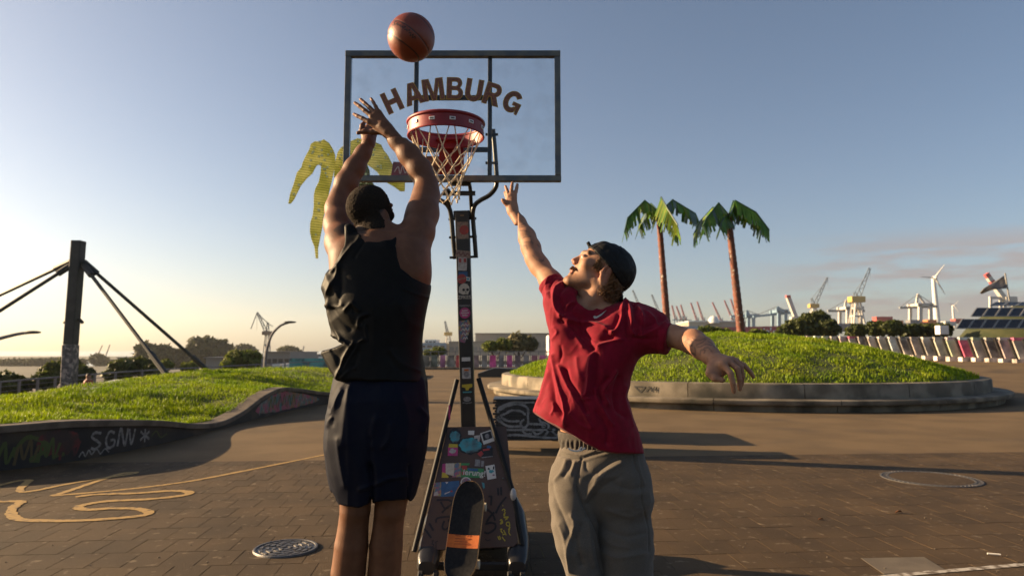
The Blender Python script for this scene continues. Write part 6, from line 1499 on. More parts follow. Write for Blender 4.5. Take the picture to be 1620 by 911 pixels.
RID = [ # raised sleeve and chest
 (cG((130, 80), (90, 180), (100, 300)), 2.5, .005), (cG((190, 110), (130, 220), (140, 330)), 2.2, -.006), (cG((270, 170), (190, 230), (170, 330), (190, 440), (240, 520)), 2.8, .010), (cG((300, 200), (230, 300), (250, 400), (290, 480)), 4.0, -.010), (cG((380, 380), (310, 420), (290, 510)), 2.2, .009), (cG((390, 390), (350, 460), (400, 530)), 3.5, -.008),
 (cG((240, 520), (300, 550), (420, 580), (560, 600), (700, 640), (770, 690)), 3.2, .012), (cG((250, 570), (330, 620), (420, 720), (500, 810), (570, 850)), 6.0, -.016), (cG((300, 590), (380, 700), (470, 830)), 4.0, .010), (cG((440, 590), (500, 700), (620, 770), (760, 740)), 5.5, -.014), (cG((640, 820), (740, 780), (870, 760)), 2.5, .008), (cG((770, 690), (830, 640), (870, 540), (880, 430), (900, 370)), 3.0, .012), (cG((720, 680), (800, 620), (840, 520)), 3.5, -.008),
 (cG((910, 360), (950, 430), (970, 560), (960, 650), (1000, 720)), 2.6, .012), (cG((890, 480), (920, 600), (930, 720)), 4.5, -.012), (cG((1000, 410), (1010, 520), (1060, 620)), 4.0, -.008), (cG((1030, 420), (1080, 500), (1080, 620), (1060, 720)), 3.0, .009), (cG((1080, 720), (1150, 690), (1240, 650), (1330, 570)), 2.5, .008), (cG((1140, 480), (1200, 540), (1230, 600)), 3.0, .007), (cG((1000, 740), (1120, 760), (1220, 740)), 3.2, -.007), (cG((1100, 640), (1200, 600), (1300, 560)), 4, -.006), (cG((600, 520), (660, 480), (720, 440)), 2, .004), (cG((560, 440), (620, 420), (720, 380)), 2.5, -.004), (cG((180, 640), (210, 690), (160, 760)), 2.5, .006), (cG((240, 830), (250, 910), (230, 1000)), 3, -.006), (cG((450, 700), (540, 780), (560, 900)), 4, -.010),
 # belly
 (cH((190, 60), (210, 200), (240, 340), (280, 480), (290, 640)), 3.0, .012), (cH((150, 200), (180, 340), (200, 460), (260, 560)), 5.5, -.015), (cH((150, 130), (110, 330), (60, 470)), 3.0, .008), (cH((290, 190), (320, 280), (400, 400), (470, 540)), 4.0, -.014), (cH((240, 150), (300, 300), (380, 440), (520, 670)), 3.5, .009), (cH((520, 40), (495, 150), (490, 260), (470, 380), (440, 410)), 3.2, .013), (cH((560, 60), (550, 250), (540, 400)), 6.5, -.014), (cH((415, 430), (500, 430), (545, 400), (540, 345)), 2.2, .007), (cH((720, 205), (680, 270), (620, 350), (610, 390), (650, 480)), 2.8, .013), (cH((650, 260), (590, 340), (600, 440)), 4.5, -.013), (cH((545, 350), (570, 450), (640, 580), (690, 650)), 2.8, .009), (cH((560, 550), (640, 660), (640, 800)), 5.0, -.010), (cH((740, 250), (700, 380), (720, 520), (800, 580)), 4.0, -.008), (cH((800, 330), (780, 420), (830, 560), (860, 660)), 3.5, .007), (cH((390, 90), (400, 180), (440, 260)), 4, .005), (cH((180, 470), (190, 520), (170, 560)), 2, .005), (cH((330, 560), (420, 650), (510, 690)), 3.0, .005), (cH((30, 560), (140, 640), (280, 700), (480, 810), (640, 880), (910, 905)), 1.0, -.0028)]
v = wrinkle(v, q, RID, [(.0035, (10, 10, 5), np.eye(3), 23, None), (.0012, (34, 34, 20), np.eye(3), 27, None)], 1)
n_ = normals(v, q)
for e_, d_ in ((e1_, sd1), (e2_, sd2)):     # sleeve hems
    t_ = (v - e_) @ d_; m_ = (np.linalg.norm(v - e_, axis=1) < .11) * np.exp(-((t_ + .024) / .0030) ** 2); v = v - n_ * (.0022 * m_)[:, None]
shirt = skin_mesh('t_shirt', v, q, df, M_red)
# small pale swoosh-like mark printed on the chest
from mathutils.bvhtree import BVHTree
def on_surface(obj, pts, off):
    me_ = obj.data; M_ = Matrix.Translation(origin(obj)); bvh = BVHTree.FromPolygons([M_ @ v_.co for v_ in me_.vertices], [p_.vertices for p_ in me_.polygons]); o = Vector((0, 0, CAM_H)); out = []
    for x, y in pts:
        d = (Vector(P(x, y, 3.0)) - o).normalized(); h = bvh.ray_cast(o, d)
        out.append(np.array(h[0] - d * off) if h[0] is not None else P(x, y, 2.5))
    return out
ol = [(938.5, 501), (940, 499.2), (944, 500.2), (951, 496.5), (960, 490), (951.5, 498.8), (944, 503.4), (940.5, 504)]
ol = [(x + (x2 - x) * t, y + (y2 - y) * t) for (x, y), (x2, y2) in zip(ol, ol[1:] + ol[:1]) for t in (0, .5)]
pts3 = on_surface(shirt, ol, .0022); mb = MB(); mid = on_surface(shirt, [(944.5, 500.8), (950, 498.0)], .0022)
mb.add(pts3 + [mid[0]], [(i, (i + 1) % len(pts3), len(pts3)) for i in range(len(pts3))]); mb.build('chest_mark', mat('silver_print', (.42, .40, .36), rough=.5), shirt)

# boxers showing above the trousers
f = Field(BX(.10, 2.38, .93), BX(.60, 2.84, 1.20), .0040)
f.loft([(683, 886, 1002, 2.60, .108), (690, 886, 1002, 2.60, .108), (712, 890, 1000, 2.60, .107), (735, 890, 1000, 2.60, .105)], 0, 2.4, rot=.5)
v, q = f.mesh(); py_ = proj(v[:, 0], v[:, 1], v[:, 2])[1]; n_ = normals(v, q); v = v + n_ * (.003 * np.sin(v[:, 0] * 420 + 3 * vnoise(v * 30, 2)) * smooth01((py_ - 694) / 6))[:, None]; v = relax(v, q, 1, .3)
skin_mesh('boxers', v, q, df, M_boxer)
# sweatpants
f = Field(BX(.08, 2.34, .02), BX(.66, 2.92, 1.10), .0042)
f.loft([(705, 892, 1011, 2.60, .118), (716, 888, 1013.5, 2.60, .121), (727, 884, 1015, 2.595, .122), (745, 877, 1018.5, 2.59, .124), (768, 872.5, 1022, 2.59, .113), (785, 873, 1024, 2.595, .098), (800, 882, 1016, 2.60, .08), (812, 897, 1003, 2.60, .06), (822, 918, 982, 2.60, .04)], 0, 2.4, rot=.5)
f.cone(*pr(908, 765, 2.58, 31), *pr(906, 795, 2.575, 33.5), .05); f.cone(*pr(980, 765, 2.59, 38), *pr(985, 795, 2.59, 42), .05)
f.chain([pr(906, 795, 2.575, 33.5), pr(909, 830, 2.565, 33.5), pr(914, 858, 2.56, 32), pr(925, 905, 2.565, 27.5), pr(934, 960, 2.60, 25), pr(941, 1030, 2.66, 22), pr(945, 1085, 2.69, 17)], .012)
f.chain([pr(985, 795, 2.59, 42), pr(988, 840, 2.58, 41), pr(990, 870, 2.58, 41.5), pr(991, 911, 2.58, 39), pr(994, 980, 2.60, 33), pr(997, 1050, 2.63, 27), pr(999, 1098, 2.645, 19)], .012)
f.fn(lambda X, Y, Z: (707 + .06 * (proj(X, Y, Z)[0] - 890) - proj(X, Y, Z)[1]) * YD / FPX, *f.full(), 'cut')
f.shell(.010, [lambda X, Y, Z: (proj(X, Y, Z)[1] - 724) * YD / FPX + 0 * X])
v, q = f.mesh(); v = relax(v, q, 1, .4)
cI = lambda *l: [(840 + x / 3.364, 640 + y / 3.364) for x, y in l]
RID = [(cI((160, 268), (250, 290), (330, 265), (420, 240)), 1.3, -.006), (cI((160, 248), (260, 268), (340, 245)), 1.3, .006), (cI((158, 285), (255, 303), (340, 280), (440, 250)), 1.3, .003), (cI((268, 290), (250, 370), (245, 440), (270, 520), (310, 600), (350, 680), (370, 760)), 1.7, -.010),
       (cI((215, 300), (200, 345), (175, 380)), 3, -.008), (cI((235, 310), (215, 370)), 2.5, .007), (cI((190, 300), (170, 350), (130, 400)), 3, .006), (cI((290, 310), (300, 350), (360, 370)), 3, -.006), (cI((480, 310), (400, 360), (330, 440), (290, 500)), 4.5, .010), (cI((460, 280), (370, 340), (300, 400)), 4, -.008), (cI((480, 380), (380, 440), (300, 520)), 5, -.007), (cI((545, 260), (555, 330), (580, 380), (590, 450), (590, 520), (620, 640), (630, 780)), 1.4, -.006), (cI((560, 270), (575, 350), (600, 420)), 2, .005),
       (cI((110, 430), (130, 520), (190, 640), (230, 780)), 4.5, -.008), (cI((215, 590), (230, 640), (200, 760), (210, 880)), 3.5, .011), (cI((260, 640), (240, 720), (270, 850)), 5, -.012), (cI((300, 620), (310, 720), (330, 850)), 3.5, .010), (cI((340, 720), (360, 820), (380, 900)), 3.0, -.008), (cI((150, 640), (180, 720), (210, 860)), 3, .006), (cI((420, 560), (520, 590), (600, 560)), 5, .006), (cI((400, 660), (500, 700), (610, 680)), 5, -.006), (cI((390, 780), (460, 810), (600, 790)), 4.5, .006), (cI((440, 420), (520, 450), (590, 440)), 5, -.005), (cI((380, 690), (430, 740), (520, 760)), 4, .004)]
v = wrinkle(v, q, RID, [(.0030, (8, 8, 5), np.eye(3), 33, None), (.0022, (16, 16, 16), np.eye(3), 35, None)], 1)
sw = skin_mesh('sweatpants', v, q, df, M_sweat)
M_cord = mat('white_drawcord', (.70, .66, .60), rough=.8)
mb = MB()
for ln in ([(899, 708.5), (903, 711.5), (908, 713), (914, 713.2), (919, 711)], [(921, 707), (917, 709.5), (915.5, 713), (919, 712.5), (926, 708.2)]):
    mb.tube(catmull(np.array(on_surface(sw, ln, .004)), 4) if False else [P(x, y, 2.452) for x, y in ln], .0032, 6)
mb.build('drawcord', M_cord, df, True)
for (x, Y) in ((945, 2.69), (999, 2.645)):
    a = P(x, 1092, Y); a[2] = max(a[2], .09); f = Field(a + (-.10, -.26, -.10), a + (.10, .12, .08), .006)
    f.cone(a + (0, .02, 0), .045, a + (0, -.03, -.04), .048, .03); f.cone(a + (0, .02, -.045), .042, a + (0, -.16, -.05), .040, .03); f.cone(a + (0, -.16, -.05), .040, a + (0, -.21, -.052), .034, .02)
    v, q = f.mesh(); skin_mesh('shoe', v, q, df, M_shoe)
KD = 1.0
# ================================================================ BEYOND THE PLAZA
M_rail = mat('grey_railing', (.20, .20, .20), (.14, .13, .13), scale=6, rough=.5, metal=.4)
# --- mast with stay cables
M_mast = mat('dark_mast_paint', (.016, .018, .017), (.03, .03, .028), scale=3, rough=.6)
M_mastlow = mat('stickered_mast_foot', (.12, .11, .11), (.05, .045, .045), scale=9, rough=.6, c3=(.28, .24, .22), scale3=7, lo3=.5, hi3=.6)
YM = 22.0
mb_, mt_ = P(109, 612, YM), P(124.5, 381, YM); mb_[2] = -.7
mast = thing('cable_mast', 'tall dark mast with four stay cables and stickered foot beside the railing', 'mast', mb_)
mid_ = P(112, 545, YM)
MB().beam(mb_ + (mid_ - mb_) * 0, mid_, .36, .36, (0, 1, 0)).build('mast_foot', M_mastlow, mast, bevel=.03); MB().beam(mid_, mt_, .33, .33, (0, 1, 0)).build('mast_shaft', M_mast, mast, bevel=.03)
for sx in (-1, 1): MB().tube([P(116 + sx * 5, 506, YM), P(116 + sx * 11, 506, YM), P(116 + sx * 15, 511, YM)], .05, 6).build('cleat', M_mast, mast)
for a, b, Y2 in (((132, 414), (338, 594), 24), ((133, 420), (263, 592), 20), ((113, 414), (-120, 523), 24), ((112, 420), (-120, 568), 20)):
    p, q_ = P(*a, YM), P(*b, Y2); cb_ = MB(); cb_.tube([p, q_], .055, 8); c_o = cb_.build('stay_cable', M_mast, mast, True)
    d_ = q_ - p; MB().tube([p, p + d_ * .10], .10, 8).build('socket', M_mast, c_o, True)
    if b[0] > 0: MB().tube([q_ - d_ * .18, q_], .085, 8).build('socket', M_mast, c_o, True)
# --- railing along the terrace
rl = thing('railing', 'grey metal railing with thin wires along the lower terrace', 'railing', (-17, 30, -.7))
rp = [(P(x, y, Y)) for x, y, Y in ((-90, 611, 22.5), (0, 604, 24), (60, 599, 25.5), (114, 594.5, 27), (183, 589, 30), (262, 584, 34), (350, 579.5, 39), (451, 574, 46), (520, 571, 52))]
for i, p in enumerate(rp[:-1]):
    n_ = rp[i + 1]; MB().tube([p, n_], .035, 6).build('top_rail', M_rail, rl)
    for k in range(1, 6): MB().tube([p - (0, 0, .17 * k), n_ - (0, 0, .17 * k)], .010, 5).build('wire', M_rail, rl)
for i in range(len(rp) - 1):
    for t_ in (0, .5):
        p = rp[i] + (rp[i + 1] - rp[i]) * t_; MB().box(p - np.array((0, 0, .52)), (.07, .07, 1.0)).build('post', M_rail, rl)
# --- someone sitting by the railing far off
sp_ = P(141, 604, 26); st_p = thing('person', 'distant person in red top sitting near the mast behind the railing', 'person', (sp_[0], 26, -.7))
f = Field((sp_[0] - .5, 25.2, -.75), (sp_[0] + .5, 26.5, .75), .022)
f.cone((sp_[0], 26, -.25), .16, (sp_[0], 25.97, .22), .17, .05); f.ell((sp_[0], 25.95, .47), (.085, .1, .12), None, .02); f.cone((sp_[0], 25.96, .25), .07, (sp_[0], 25.95, .4), .06, .03)
for sx in (-1, 1):
    f.cone((sp_[0] + sx * .09, 26, -.25), .09, (sp_[0] + sx * .12, 25.58, -.22), .075, .03); f.cone((sp_[0] + sx * .12, 25.58, -.22), .07, (sp_[0] + sx * .12, 25.55, -.66), .05, .03); f.cone((sp_[0] + sx * .19, 25.97, .18), .06, (sp_[0] + sx * .22, 25.8, -.1), .05, .03); f.cone((sp_[0] + sx * .22, 25.8, -.1), .05, (sp_[0] + sx * .1, 25.6, -.14), .04, .03)
v_, q_2 = f.mesh(); tn_ = np.where(v_[:, 2:3] > .33, np.array([[.35, .19, .12]]), np.where(v_[:, 2:3] > -.18, np.array([[.28, .02, .03]]), np.array([[.03, .03, .04]]))); tn_ = np.where((v_[:, 2:3] > .50), np.array([[.05, .03, .02]]), tn_)
skin_mesh('body', v_, q_2, st_p, M_skin_l, tn_); MB().box((sp_[0], 26.05, -.53), (1.6, .4, .36)).build('bench_seat', M_terr, None) if False else None
ks_ = MB().box((sp_[0], 26.08, -.56), (1.8, .45, .30)).build('stone_bench', M_conc, bevel=.02); ident(ks_, 'low stone bench under the distant person by the railing', 'bench')
# --- foliage
M_leafd = mat('bush_leaves', (.045, .062, .010), (.085, .10, .016), scale=.8, rough=.6, island=.5, trans=.3, world=True)
M_leafy = mat('sunny_bush_leaves', (.10, .135, .018), (.15, .17, .025), scale=.8, rough=.6, island=.45, trans=.35, world=True)
M_leaff = mat('far_tree_leaves', (.045, .052, .018), (.07, .075, .025), scale=.1, rough=.7, island=.5, trans=.2, world=True)
M_bark = mat('bark', (.05, .038, .026), (.08, .06, .04), scale=8, rough=.9, bump=.5, bscale=30)
def foliage(name, lobes, n, size, mt, seed, parent):
    """leaf faces clumped through the lobes: (center, radii)"""
    rg_ = np.random.default_rng(seed); P_ = []; N_ = []
    vol = np.array([r[0] * r[1] * r[2] for _, r in lobes]) ** .67; cnt = rg_.multinomial(n, vol / vol.sum())
    for (c, r), m in zip(lobes, cnt):
        d = rg_.normal(0, 1, (m, 3)); d /= np.linalg.norm(d, axis=1)[:, None]
        cl = d + .0; rad_ = 1 - .45 * rg_.uniform(0, 1, m) ** 1.6 + .22 * vnoise(cl * 2.6, seed) + .16 * vnoise(cl * 6.0, seed + 3)
        P_.append(np.array(c) + d * rad_[:, None] * np.array(r)); N_.append(d)
    p = np.concatenate(P_); d = np.concatenate(N_); m = len(p)
    nrm = d + rg_.normal(0, .7, (m, 3)); nrm /= np.linalg.norm(nrm, axis=1)[:, None]; t_ = np.cross(nrm, rg_.normal(0, 1, (m, 3))); t_ /= np.linalg.norm(t_, axis=1)[:, None] + 1e-9; b_ = np.cross(nrm, t_)
    s_ = (size * rg_.uniform(.5, 1.4, m))[:, None]
    V = np.stack([p - t_ * s_, p - b_ * s_ * .5, p + t_ * s_, p + b_ * s_ * .5], 1).reshape(-1, 3)
    return link(name, fastmesh(name, V, np.arange(m * 4).reshape(-1, 4)), mt, parent)
def bush(lobes_px, Y, n, size, mt, label, seed, group=None, cat='bush', name='bush', base_z=-.8, depth=1.0, trunk=True):
    lob = [(P(x, y, Y + dy), np.array([S(rx, Y), S((rx + ry) / 2, Y) * depth, S(ry, Y)])) for x, y, rx, ry, dy in lobes_px]
    cx_ = np.mean([c[0] for c, _ in lob]); t_ = thing(name, label, cat, (cx_, Y, base_z), group)
    foliage('crown', lob, n, size, mt, seed, t_)
    mb = MB(); top = lob[0][0]; rad0 = max(.06, S(2.2, Y))
    mb.tube([(cx_, Y, base_z), (cx_ * .7 + top[0] * .3, Y, base_z + (top[2] - base_z) * .5), top], [rad0, rad0 * .8, rad0 * .35], 8)
    for c, r in lob: mb.tube([(cx_ * .8 + c[0] * .2, Y, base_z + (c[2] - base_z) * .45), c], [rad0 * .5, rad0 * .2], 6)
    mb.build('trunk', M_bark, t_, True); return t_
GB = 'bushes beyond the railing'
bush([(5, 606, 26, 17, 0), (30, 610, 18, 13, 1)], 34, 2600, .16, M_leafd, 'dark bush behind the railing at the left edge', 31, GB, base_z=-2.2)
bush([(85, 590, 20, 16, 0), (105, 584, 22, 17, 1), (128, 594, 18, 15, 0), (70, 601, 18, 12, -1)], 36, 5200, .16, M_leafd, 'broad dark bush behind the mast foot', 32, GB, base_z=-2.2)
bush([(195, 584, 20, 15, 0), (222, 580, 20, 14, 1), (240, 590, 14, 12, 0), (178, 594, 12, 12, 0)], 42, 5200, .17, M_leafd, 'dark green bush between the two right hand cables', 33, GB, base_z=-2.2)
bush([(262, 578, 10, 8, 0), (300, 580, 13, 6, 0)], 48, 1800, .16, M_leafy, 'small sunlit bush below the cable ends', 34, GB, base_z=-2.2)
bush([(375, 568, 18, 14, 0), (395, 566, 18, 12, 1), (360, 580, 11, 9, -1), (402, 575, 10, 8, 0)], 52, 5000, .17, M_leafy, 'sunlit yellow green bush left of the street lamp', 35, GB, base_z=-2.2)
GR = 'bushes in front of the harbour'
bush([(1268, 520, 30, 16, 0), (1290, 508, 26, 15, 2), (1310, 520, 18, 14, 1), (1245, 526, 18, 10, 0)], 62, 7000, .22, M_leafd, 'large dark bush beside the palm mound', 36, GR, base_z=0, depth=.7)
bush([(1355, 524, 16, 10, 0), (1385, 520, 20, 11, 1), (1412, 519, 20, 11, 0)], 66, 4500, .22, M_leafd, 'low dark bush behind the fence left of the gantry crane', 37, GR, base_z=0, depth=.7)
bush([(1440, 523, 20, 10, 0), (1466, 522, 18, 10, 1), (1490, 522, 16, 10, 0)], 68, 4500, .22, M_leafd, 'low dark bush behind the fence right of the gantry crane', 38, GR, base_z=0, depth=.7)
bush([(1120, 524, 18, 7, 0), (1145, 526, 14, 6, 0), (1200, 528, 16, 6, 0)], 40, 2500, .14, M_leafy, 'low bright bush behind the palm mound crest', 39, GR, base_z=.5, depth=.6)
bush([(775, 548, 12, 8, 0), (795, 545, 14, 9, 1)], 66, 2200, .22, M_leafy, 'bright green bush behind the fence right of the hoop post', 40, GR, base_z=-.5)
bush([(820, 541, 18, 13, 0), (838, 544, 14, 11, 1), (806, 546, 12, 9, 0)], 72, 3000, .24, mat('dry_bush_leaves', (.16, .14, .06), (.11, .11, .05), scale=1, rough=.7, island=.4, trans=.3, world=True), 'dry olive bush behind the fence near the red shirt', 41, GR, base_z=-.5)
bush([(695, 555, 10, 5, 0), (680, 558, 10, 4, 0)], 70, 1200, .22, M_leafy, 'small green bush behind the fence left of the hoop post', 42, GR, base_z=-.5)
# far wood: separate trees
GT = 'trees on the far river bank'
for i, (x, y, rx, ry) in enumerate(((232, 561, 16, 18), (262, 563, 18, 16), (288, 566, 14, 13), (312, 556, 14, 19), (330, 554, 13, 21), (352, 557, 14, 19), (362, 564, 10, 14))):
    bush([(x, y, rx, ry, 0), (x - rx * .4, y + ry * .5, rx * .7, ry * .6, 1), (x + rx * .4, y + ry * .45, rx * .7, ry * .6, -1)], 260 + 4 * i, 1500, 1.5, M_leaff, ('leftmost', 'second', 'third', 'fourth', 'fifth', 'sixth', 'rightmost')[i] + ' tree of the dark wood on the far river bank', 50 + i, GT, 'tree', 'tree', base_z=-8)
for i, (x, y, rx, ry, lab) in enumerate(((156, 569, 11, 7, 'round far tree right of the mast on the far bank'), (385, 553, 14, 6, 'low far trees left of the shipyard crane'), (455, 555, 14, 5, 'low far tree between shipyard crane and shooter'), (20, 574, 22, 3.5, 'flat far tree line at the left horizon'), (60, 573, 25, 4, 'flat far tree line left of the mast'), (100, 572, 25, 4.5, 'flat far tree line behind the mast'))):
    bush([(x, y, rx, ry, 0), (x + rx * .7, y + ry * .3, rx * .7, ry * .7, 1)], 420, 900, 2.2, M_leaff, lab, 70 + i, GT, 'tree', 'tree', base_z=-8.5)
# far land strips
M_land = mat('far_shore', (.06, .06, .04), (.09, .085, .06), scale=.02, rough=.95, world=True)
mb = MB(); mb.box((-260, 330, -8.6), (330, 180, 1.6)); o = mb.build('far_bank', M_land); ident(o, kind='structure')
mb = MB(); mb.box((-700, 900, -8.3), (1500, 400, 2.4)); o = mb.build('far_bank', M_land); ident(o, kind='structure')
mb = MB(); mb.box((800, 1300, -8.0), (2200, 1500, 3.0)); o = mb.build('harbour_quay', M_land); ident(o, kind='structure')
# --- street lamps
def lamp(pts, label, Y):
    q_ = [P(x, y, Y) for x, y in pts]; t_ = thing('street_lamp', label, 'street lamp', (q_[0][0], Y, q_[0][2]), 'street lamps')
    MB().tube(bez(q_), [.11 - .05 * i / 40 for i in range(len(bez(q_)))], 8).build('pole', M_rail, t_, True)
    a = q_[-1]; MB().sphere(a, .22, 12, 6, (1.7, .7, .32)).build('lamp_head', M_mast, t_, True)
lamp([(418, 596), (420, 565), (424, 545), (431, 528), (444, 515), (459, 509.5)], 'curved street lamp beside the shipyard crane', 40)
lamp([(-60, 600), (-58, 570), (-40, 545), (0, 535), (30, 528), (52, 525.5)], 'street lamp arm reaching in from the left edge', 30)
# --- teal hoarding panels and white huts
M_teal = mat('teal_hoarding', (.04, .25, .24), (.10, .36, .34), scale=.9, rough=.6, c3=(.03, .08, .09), scale3=.6, world=True, lo3=.5, hi3=.6)
hd_ = thing('hoarding', 'row of teal painted hoarding panels left of the shooter', 'hoarding', P(495, 590, 60) * (1, 1, 0))
for i in range(5):
    a = P(458 + i * 19, 568, 60); b = P(476.5 + i * 19, 568, 60); MB().box(((a[0] + b[0]) / 2, 60, a[2] - .55), (b[0] - a[0], .12, 1.25)).build('panel', M_teal, hd_)
M_wht = mat('white_cladding', (.72, .71, .68), (.62, .61, .58), scale=.5, rough=.7)
# --- centre fence with painted cloths and right-hand fence with painted slabs
cols = [(.30, .12, .15), (.42, .10, .22), (.30, .27, .25), (.10, .10, .08), (.08, .10, .08), (.34, .13, .22), (.16, .15, .13), (.46, .06, .06), (.40, .05, .06), (.22, .15, .14), (.20, .18, .16), (.50, .05, .20), (.12, .11, .11), (.46, .07, .22), (.25, .18, .18), (.14, .13, .12)]
def panelmat(i, c): return mat('fence_paint_%d' % i, c, tuple(min(1, k * 1.7 + .05) for k in c), scale=1.4, rough=.75, c3=tuple(k * .4 for k in c), scale3=1.1, world=True)
cf = thing('plaza_fence', 'railing hung with painted panels behind the hoop post', 'fence', (-1.0, 53, 0))
fx = np.linspace(628, 905, 22); YF = 53.0
for i in range(len(fx) - 1):
    a, b = P(fx[i], 560, YF), P(fx[i + 1], 560, YF); w_ = b[0] - a[0]
    MB().box(((a[0] + b[0]) / 2, YF + random.uniform(-.05, .05), .62), (w_ * random.uniform(.66, .9), .05, .92), None, random.uniform(.9, 1.0)).build('panel', panelmat(i % 16, cols[i % 16]), cf)
    MB().box((a[0], YF + .06, .70), (.06, .06, 1.42)).build('post', M_rail, cf)
MB().box((P(766, 560, YF)[0], YF + .06, 1.37), (13.7, .07, .06)).build('top_rail', M_rail, cf); MB().box((P(766, 560, YF)[0], YF - .04, .07), (13.7, .35, .15)).build('plinth', M_conc2, cf)
rcol = [(.30, .27, .24), (.38, .34, .30), (.34, .26, .25), (.22, .19, .17), (.42, .36, .31), (.50, .10, .17), (.33, .36, .24), (.38, .36, .29), (.30, .28, .25), (.36, .31, .27), (.34, .31, .28), (.46, .50, .48), (.36, .33, .27), (.40, .35, .3)]
rf = thing('slab_fence', 'long fence of leaning painted slabs behind the palm mound', 'fence', (28, 42, .8), None)
N_R = 24
for i in range(N_R):
    t_ = i / (N_R - 1); px_c = 1640 - 23.2 * i * (1 - .012 * i); Y = 38 + 13 * t_
    hgt = S(40 - 17 * t_, Y); zc = P(px_c, 574 - 20 * t_, Y)[2]; a = P(px_c, 560, Y); w_ = S(20 * (1 - .28 * t_), Y)
    lean = np.array([[1, 0, -0.32], [0, 1, 0], [0, 0, 1.0]])
    MB().box((a[0], Y, zc + hgt * .50), (w_, .14, hgt * .72), lean).build('slab', panelmat(20 + i % 14, rcol[i % 14]), rf)
    MB().box((a[0] - w_ * .60, Y + .10, zc + hgt * .5), (w_ * .16, .10, hgt * .9), lean).build('post', M_slat, rf)
    MB().box((a[0], Y + .02, zc + hgt * .93), (w_ * 1.36, .22, hgt * .12)).build('cap_block', panelmat(20 + (i * 5) % 14, rcol[(i * 5) % 14]), rf)
    MB().box((a[0], Y - .03, zc + hgt * .03), (w_ * 1.36, .36, hgt * .20)).build('plinth', panelmat(34, (.42, .36, .32)), rf)
# --- ramp block and bench by the mound
mb = MB(); c = P(797, 576, 38); mb.prism([(0, 0), (3.2, 0), (3.2, .42), (.9, .50), (0, .2)], -.7, .7, ((c[0] - 1.4, 38, 0), (1, 0, 0), (0, 0, 1), (0, 1, 0))); o = mb.build('ramp_block', M_slat); ident(o, 'low dark ramp block on the plaza left of the mound', 'ramp')
# --- turf dome with solar panels
YD_ = 62
dm = thing('turf_dome', 'green domed building with rows of solar panels at the right edge', 'building', P(1680, 560, YD_) * (1, 1, 0))
cD = P(1690, 560, YD_ + 6); RxD = S(200, YD_); zD = P(1690, 474, YD_)[2]
vs = []; fs = []; nA, nR_ = 64, 14
for j in range(nR_ + 1):
    u_ = j / nR_
    for k in range(nA):
        a = 2 * math.pi * k / nA; z_ = zD * (1 - u_ ** 4); vs.append((cD[0] + RxD * u_ * math.cos(a), cD[1] + 8 * u_ * math.sin(a), max(z_, 0) if j < nR_ else 0))
for j in range(nR_):
    for k in range(nA): fs.append((j * nA + k, (j + 1) * nA + k, (j + 1) * nA + (k + 1) % nA, j * nA + (k + 1) % nA))
MB().add(vs, fs).build('turf_roof', mat('dry_turf', (.026, .034, .010), (.045, .048, .016), scale=1.2, rough=.95, bump=.6, bscale=6, world=True), dm, True)
M_pv = mat('solar_cell', (.014, .016, .024), (.02, .022, .03), scale=3, rough=.25, spec=.6); M_pvf = mat('panel_frame', (.30, .30, .30), rough=.4, metal=.6)
def ydome(py):
    z_ = P(1600, py, YD_)[2]; u_ = max(0.0, 1 - z_ / zD) ** .25; return YD_ + 6 - 8 * u_ - .35
def pv(px0, px1, py0, py1, sh):
    y1_, y0_ = ydome(py1), ydome(py0); q_ = [P(px0, py1, y1_), P(px1, py1, y1_), P(px1 + sh, py0, y0_), P(px0 + sh, py0, y0_)]
    p_ = MB().add(q_ + [x + np.array((0, .06, -.06)) for x in q_], [(0, 1, 2, 3), (7, 6, 5, 4), (0, 4, 5, 1), (1, 5, 6, 2), (2, 6, 7, 3), (3, 7, 4, 0)]).build('solar_panel', M_pv, dm)
    mb = MB()
    for a, b in ((0, 1), (1, 2), (2, 3), (3, 0)): mb.beam(q_[a] - np.array((0, .02, 0)), q_[b] - np.array((0, .02, 0)), .07, .05)
    mb.build('panel_frame', M_pvf, p_)
for i in range(8): pv(1513 + i * 19.5, 1531 + i * 19.5, 505, 519, 9)
for i in range(7): pv(1536 + i * 19.5, 1554 + i * 19.5, 487, 500, 9)
for i in range(5): pv(1566 + i * 21, 1586 + i * 21, 478, 483, 9)
MB().box(P(1490, 522, 58), (.75, .7, .75)).build('white_box', M_wht, dm, bevel=.02)
# --- grey banner on a pole above the dome
bn_ = thing('banner', 'pale grey banner sheet hanging from a slim pole above the dome', 'banner', P(1594, 475, 64), None)
MB().tube([P(1597, 476, 64), P(1590, 432, 64)], .07, 8).build('pole', M_rail, bn_, True)
mb = MB(); rows = []
TPX = [(1588, 436), (1577, 443), (1566, 450), (1556, 456), (1550, 463)]; BPX = [(1594, 456), (1584, 457), (1572, 458), (1562, 461), (1553, 465)]
vs = []
for i, (a, b) in enumerate(zip(TPX, BPX)):
    for k in range(6): t_ = k / 5; vs.append(P(a[0] + (b[0] - a[0]) * t_, a[1] + (b[1] - a[1]) * t_, 64 + .35 * math.sin(i * 1.6 + t_ * 2)))
mb.add(vs, [(i * 6 + k, i * 6 + k + 1, i * 6 + k + 7, i * 6 + k + 6) for i in range(4) for k in range(5)]); o = mb.build('cloth', mat('grey_cloth', (.27, .25, .24), rough=.85, trans=.3), bn_, 'all')
m_ = o.modifiers.new('s', 'SOLIDIFY'); m_.thickness = .02

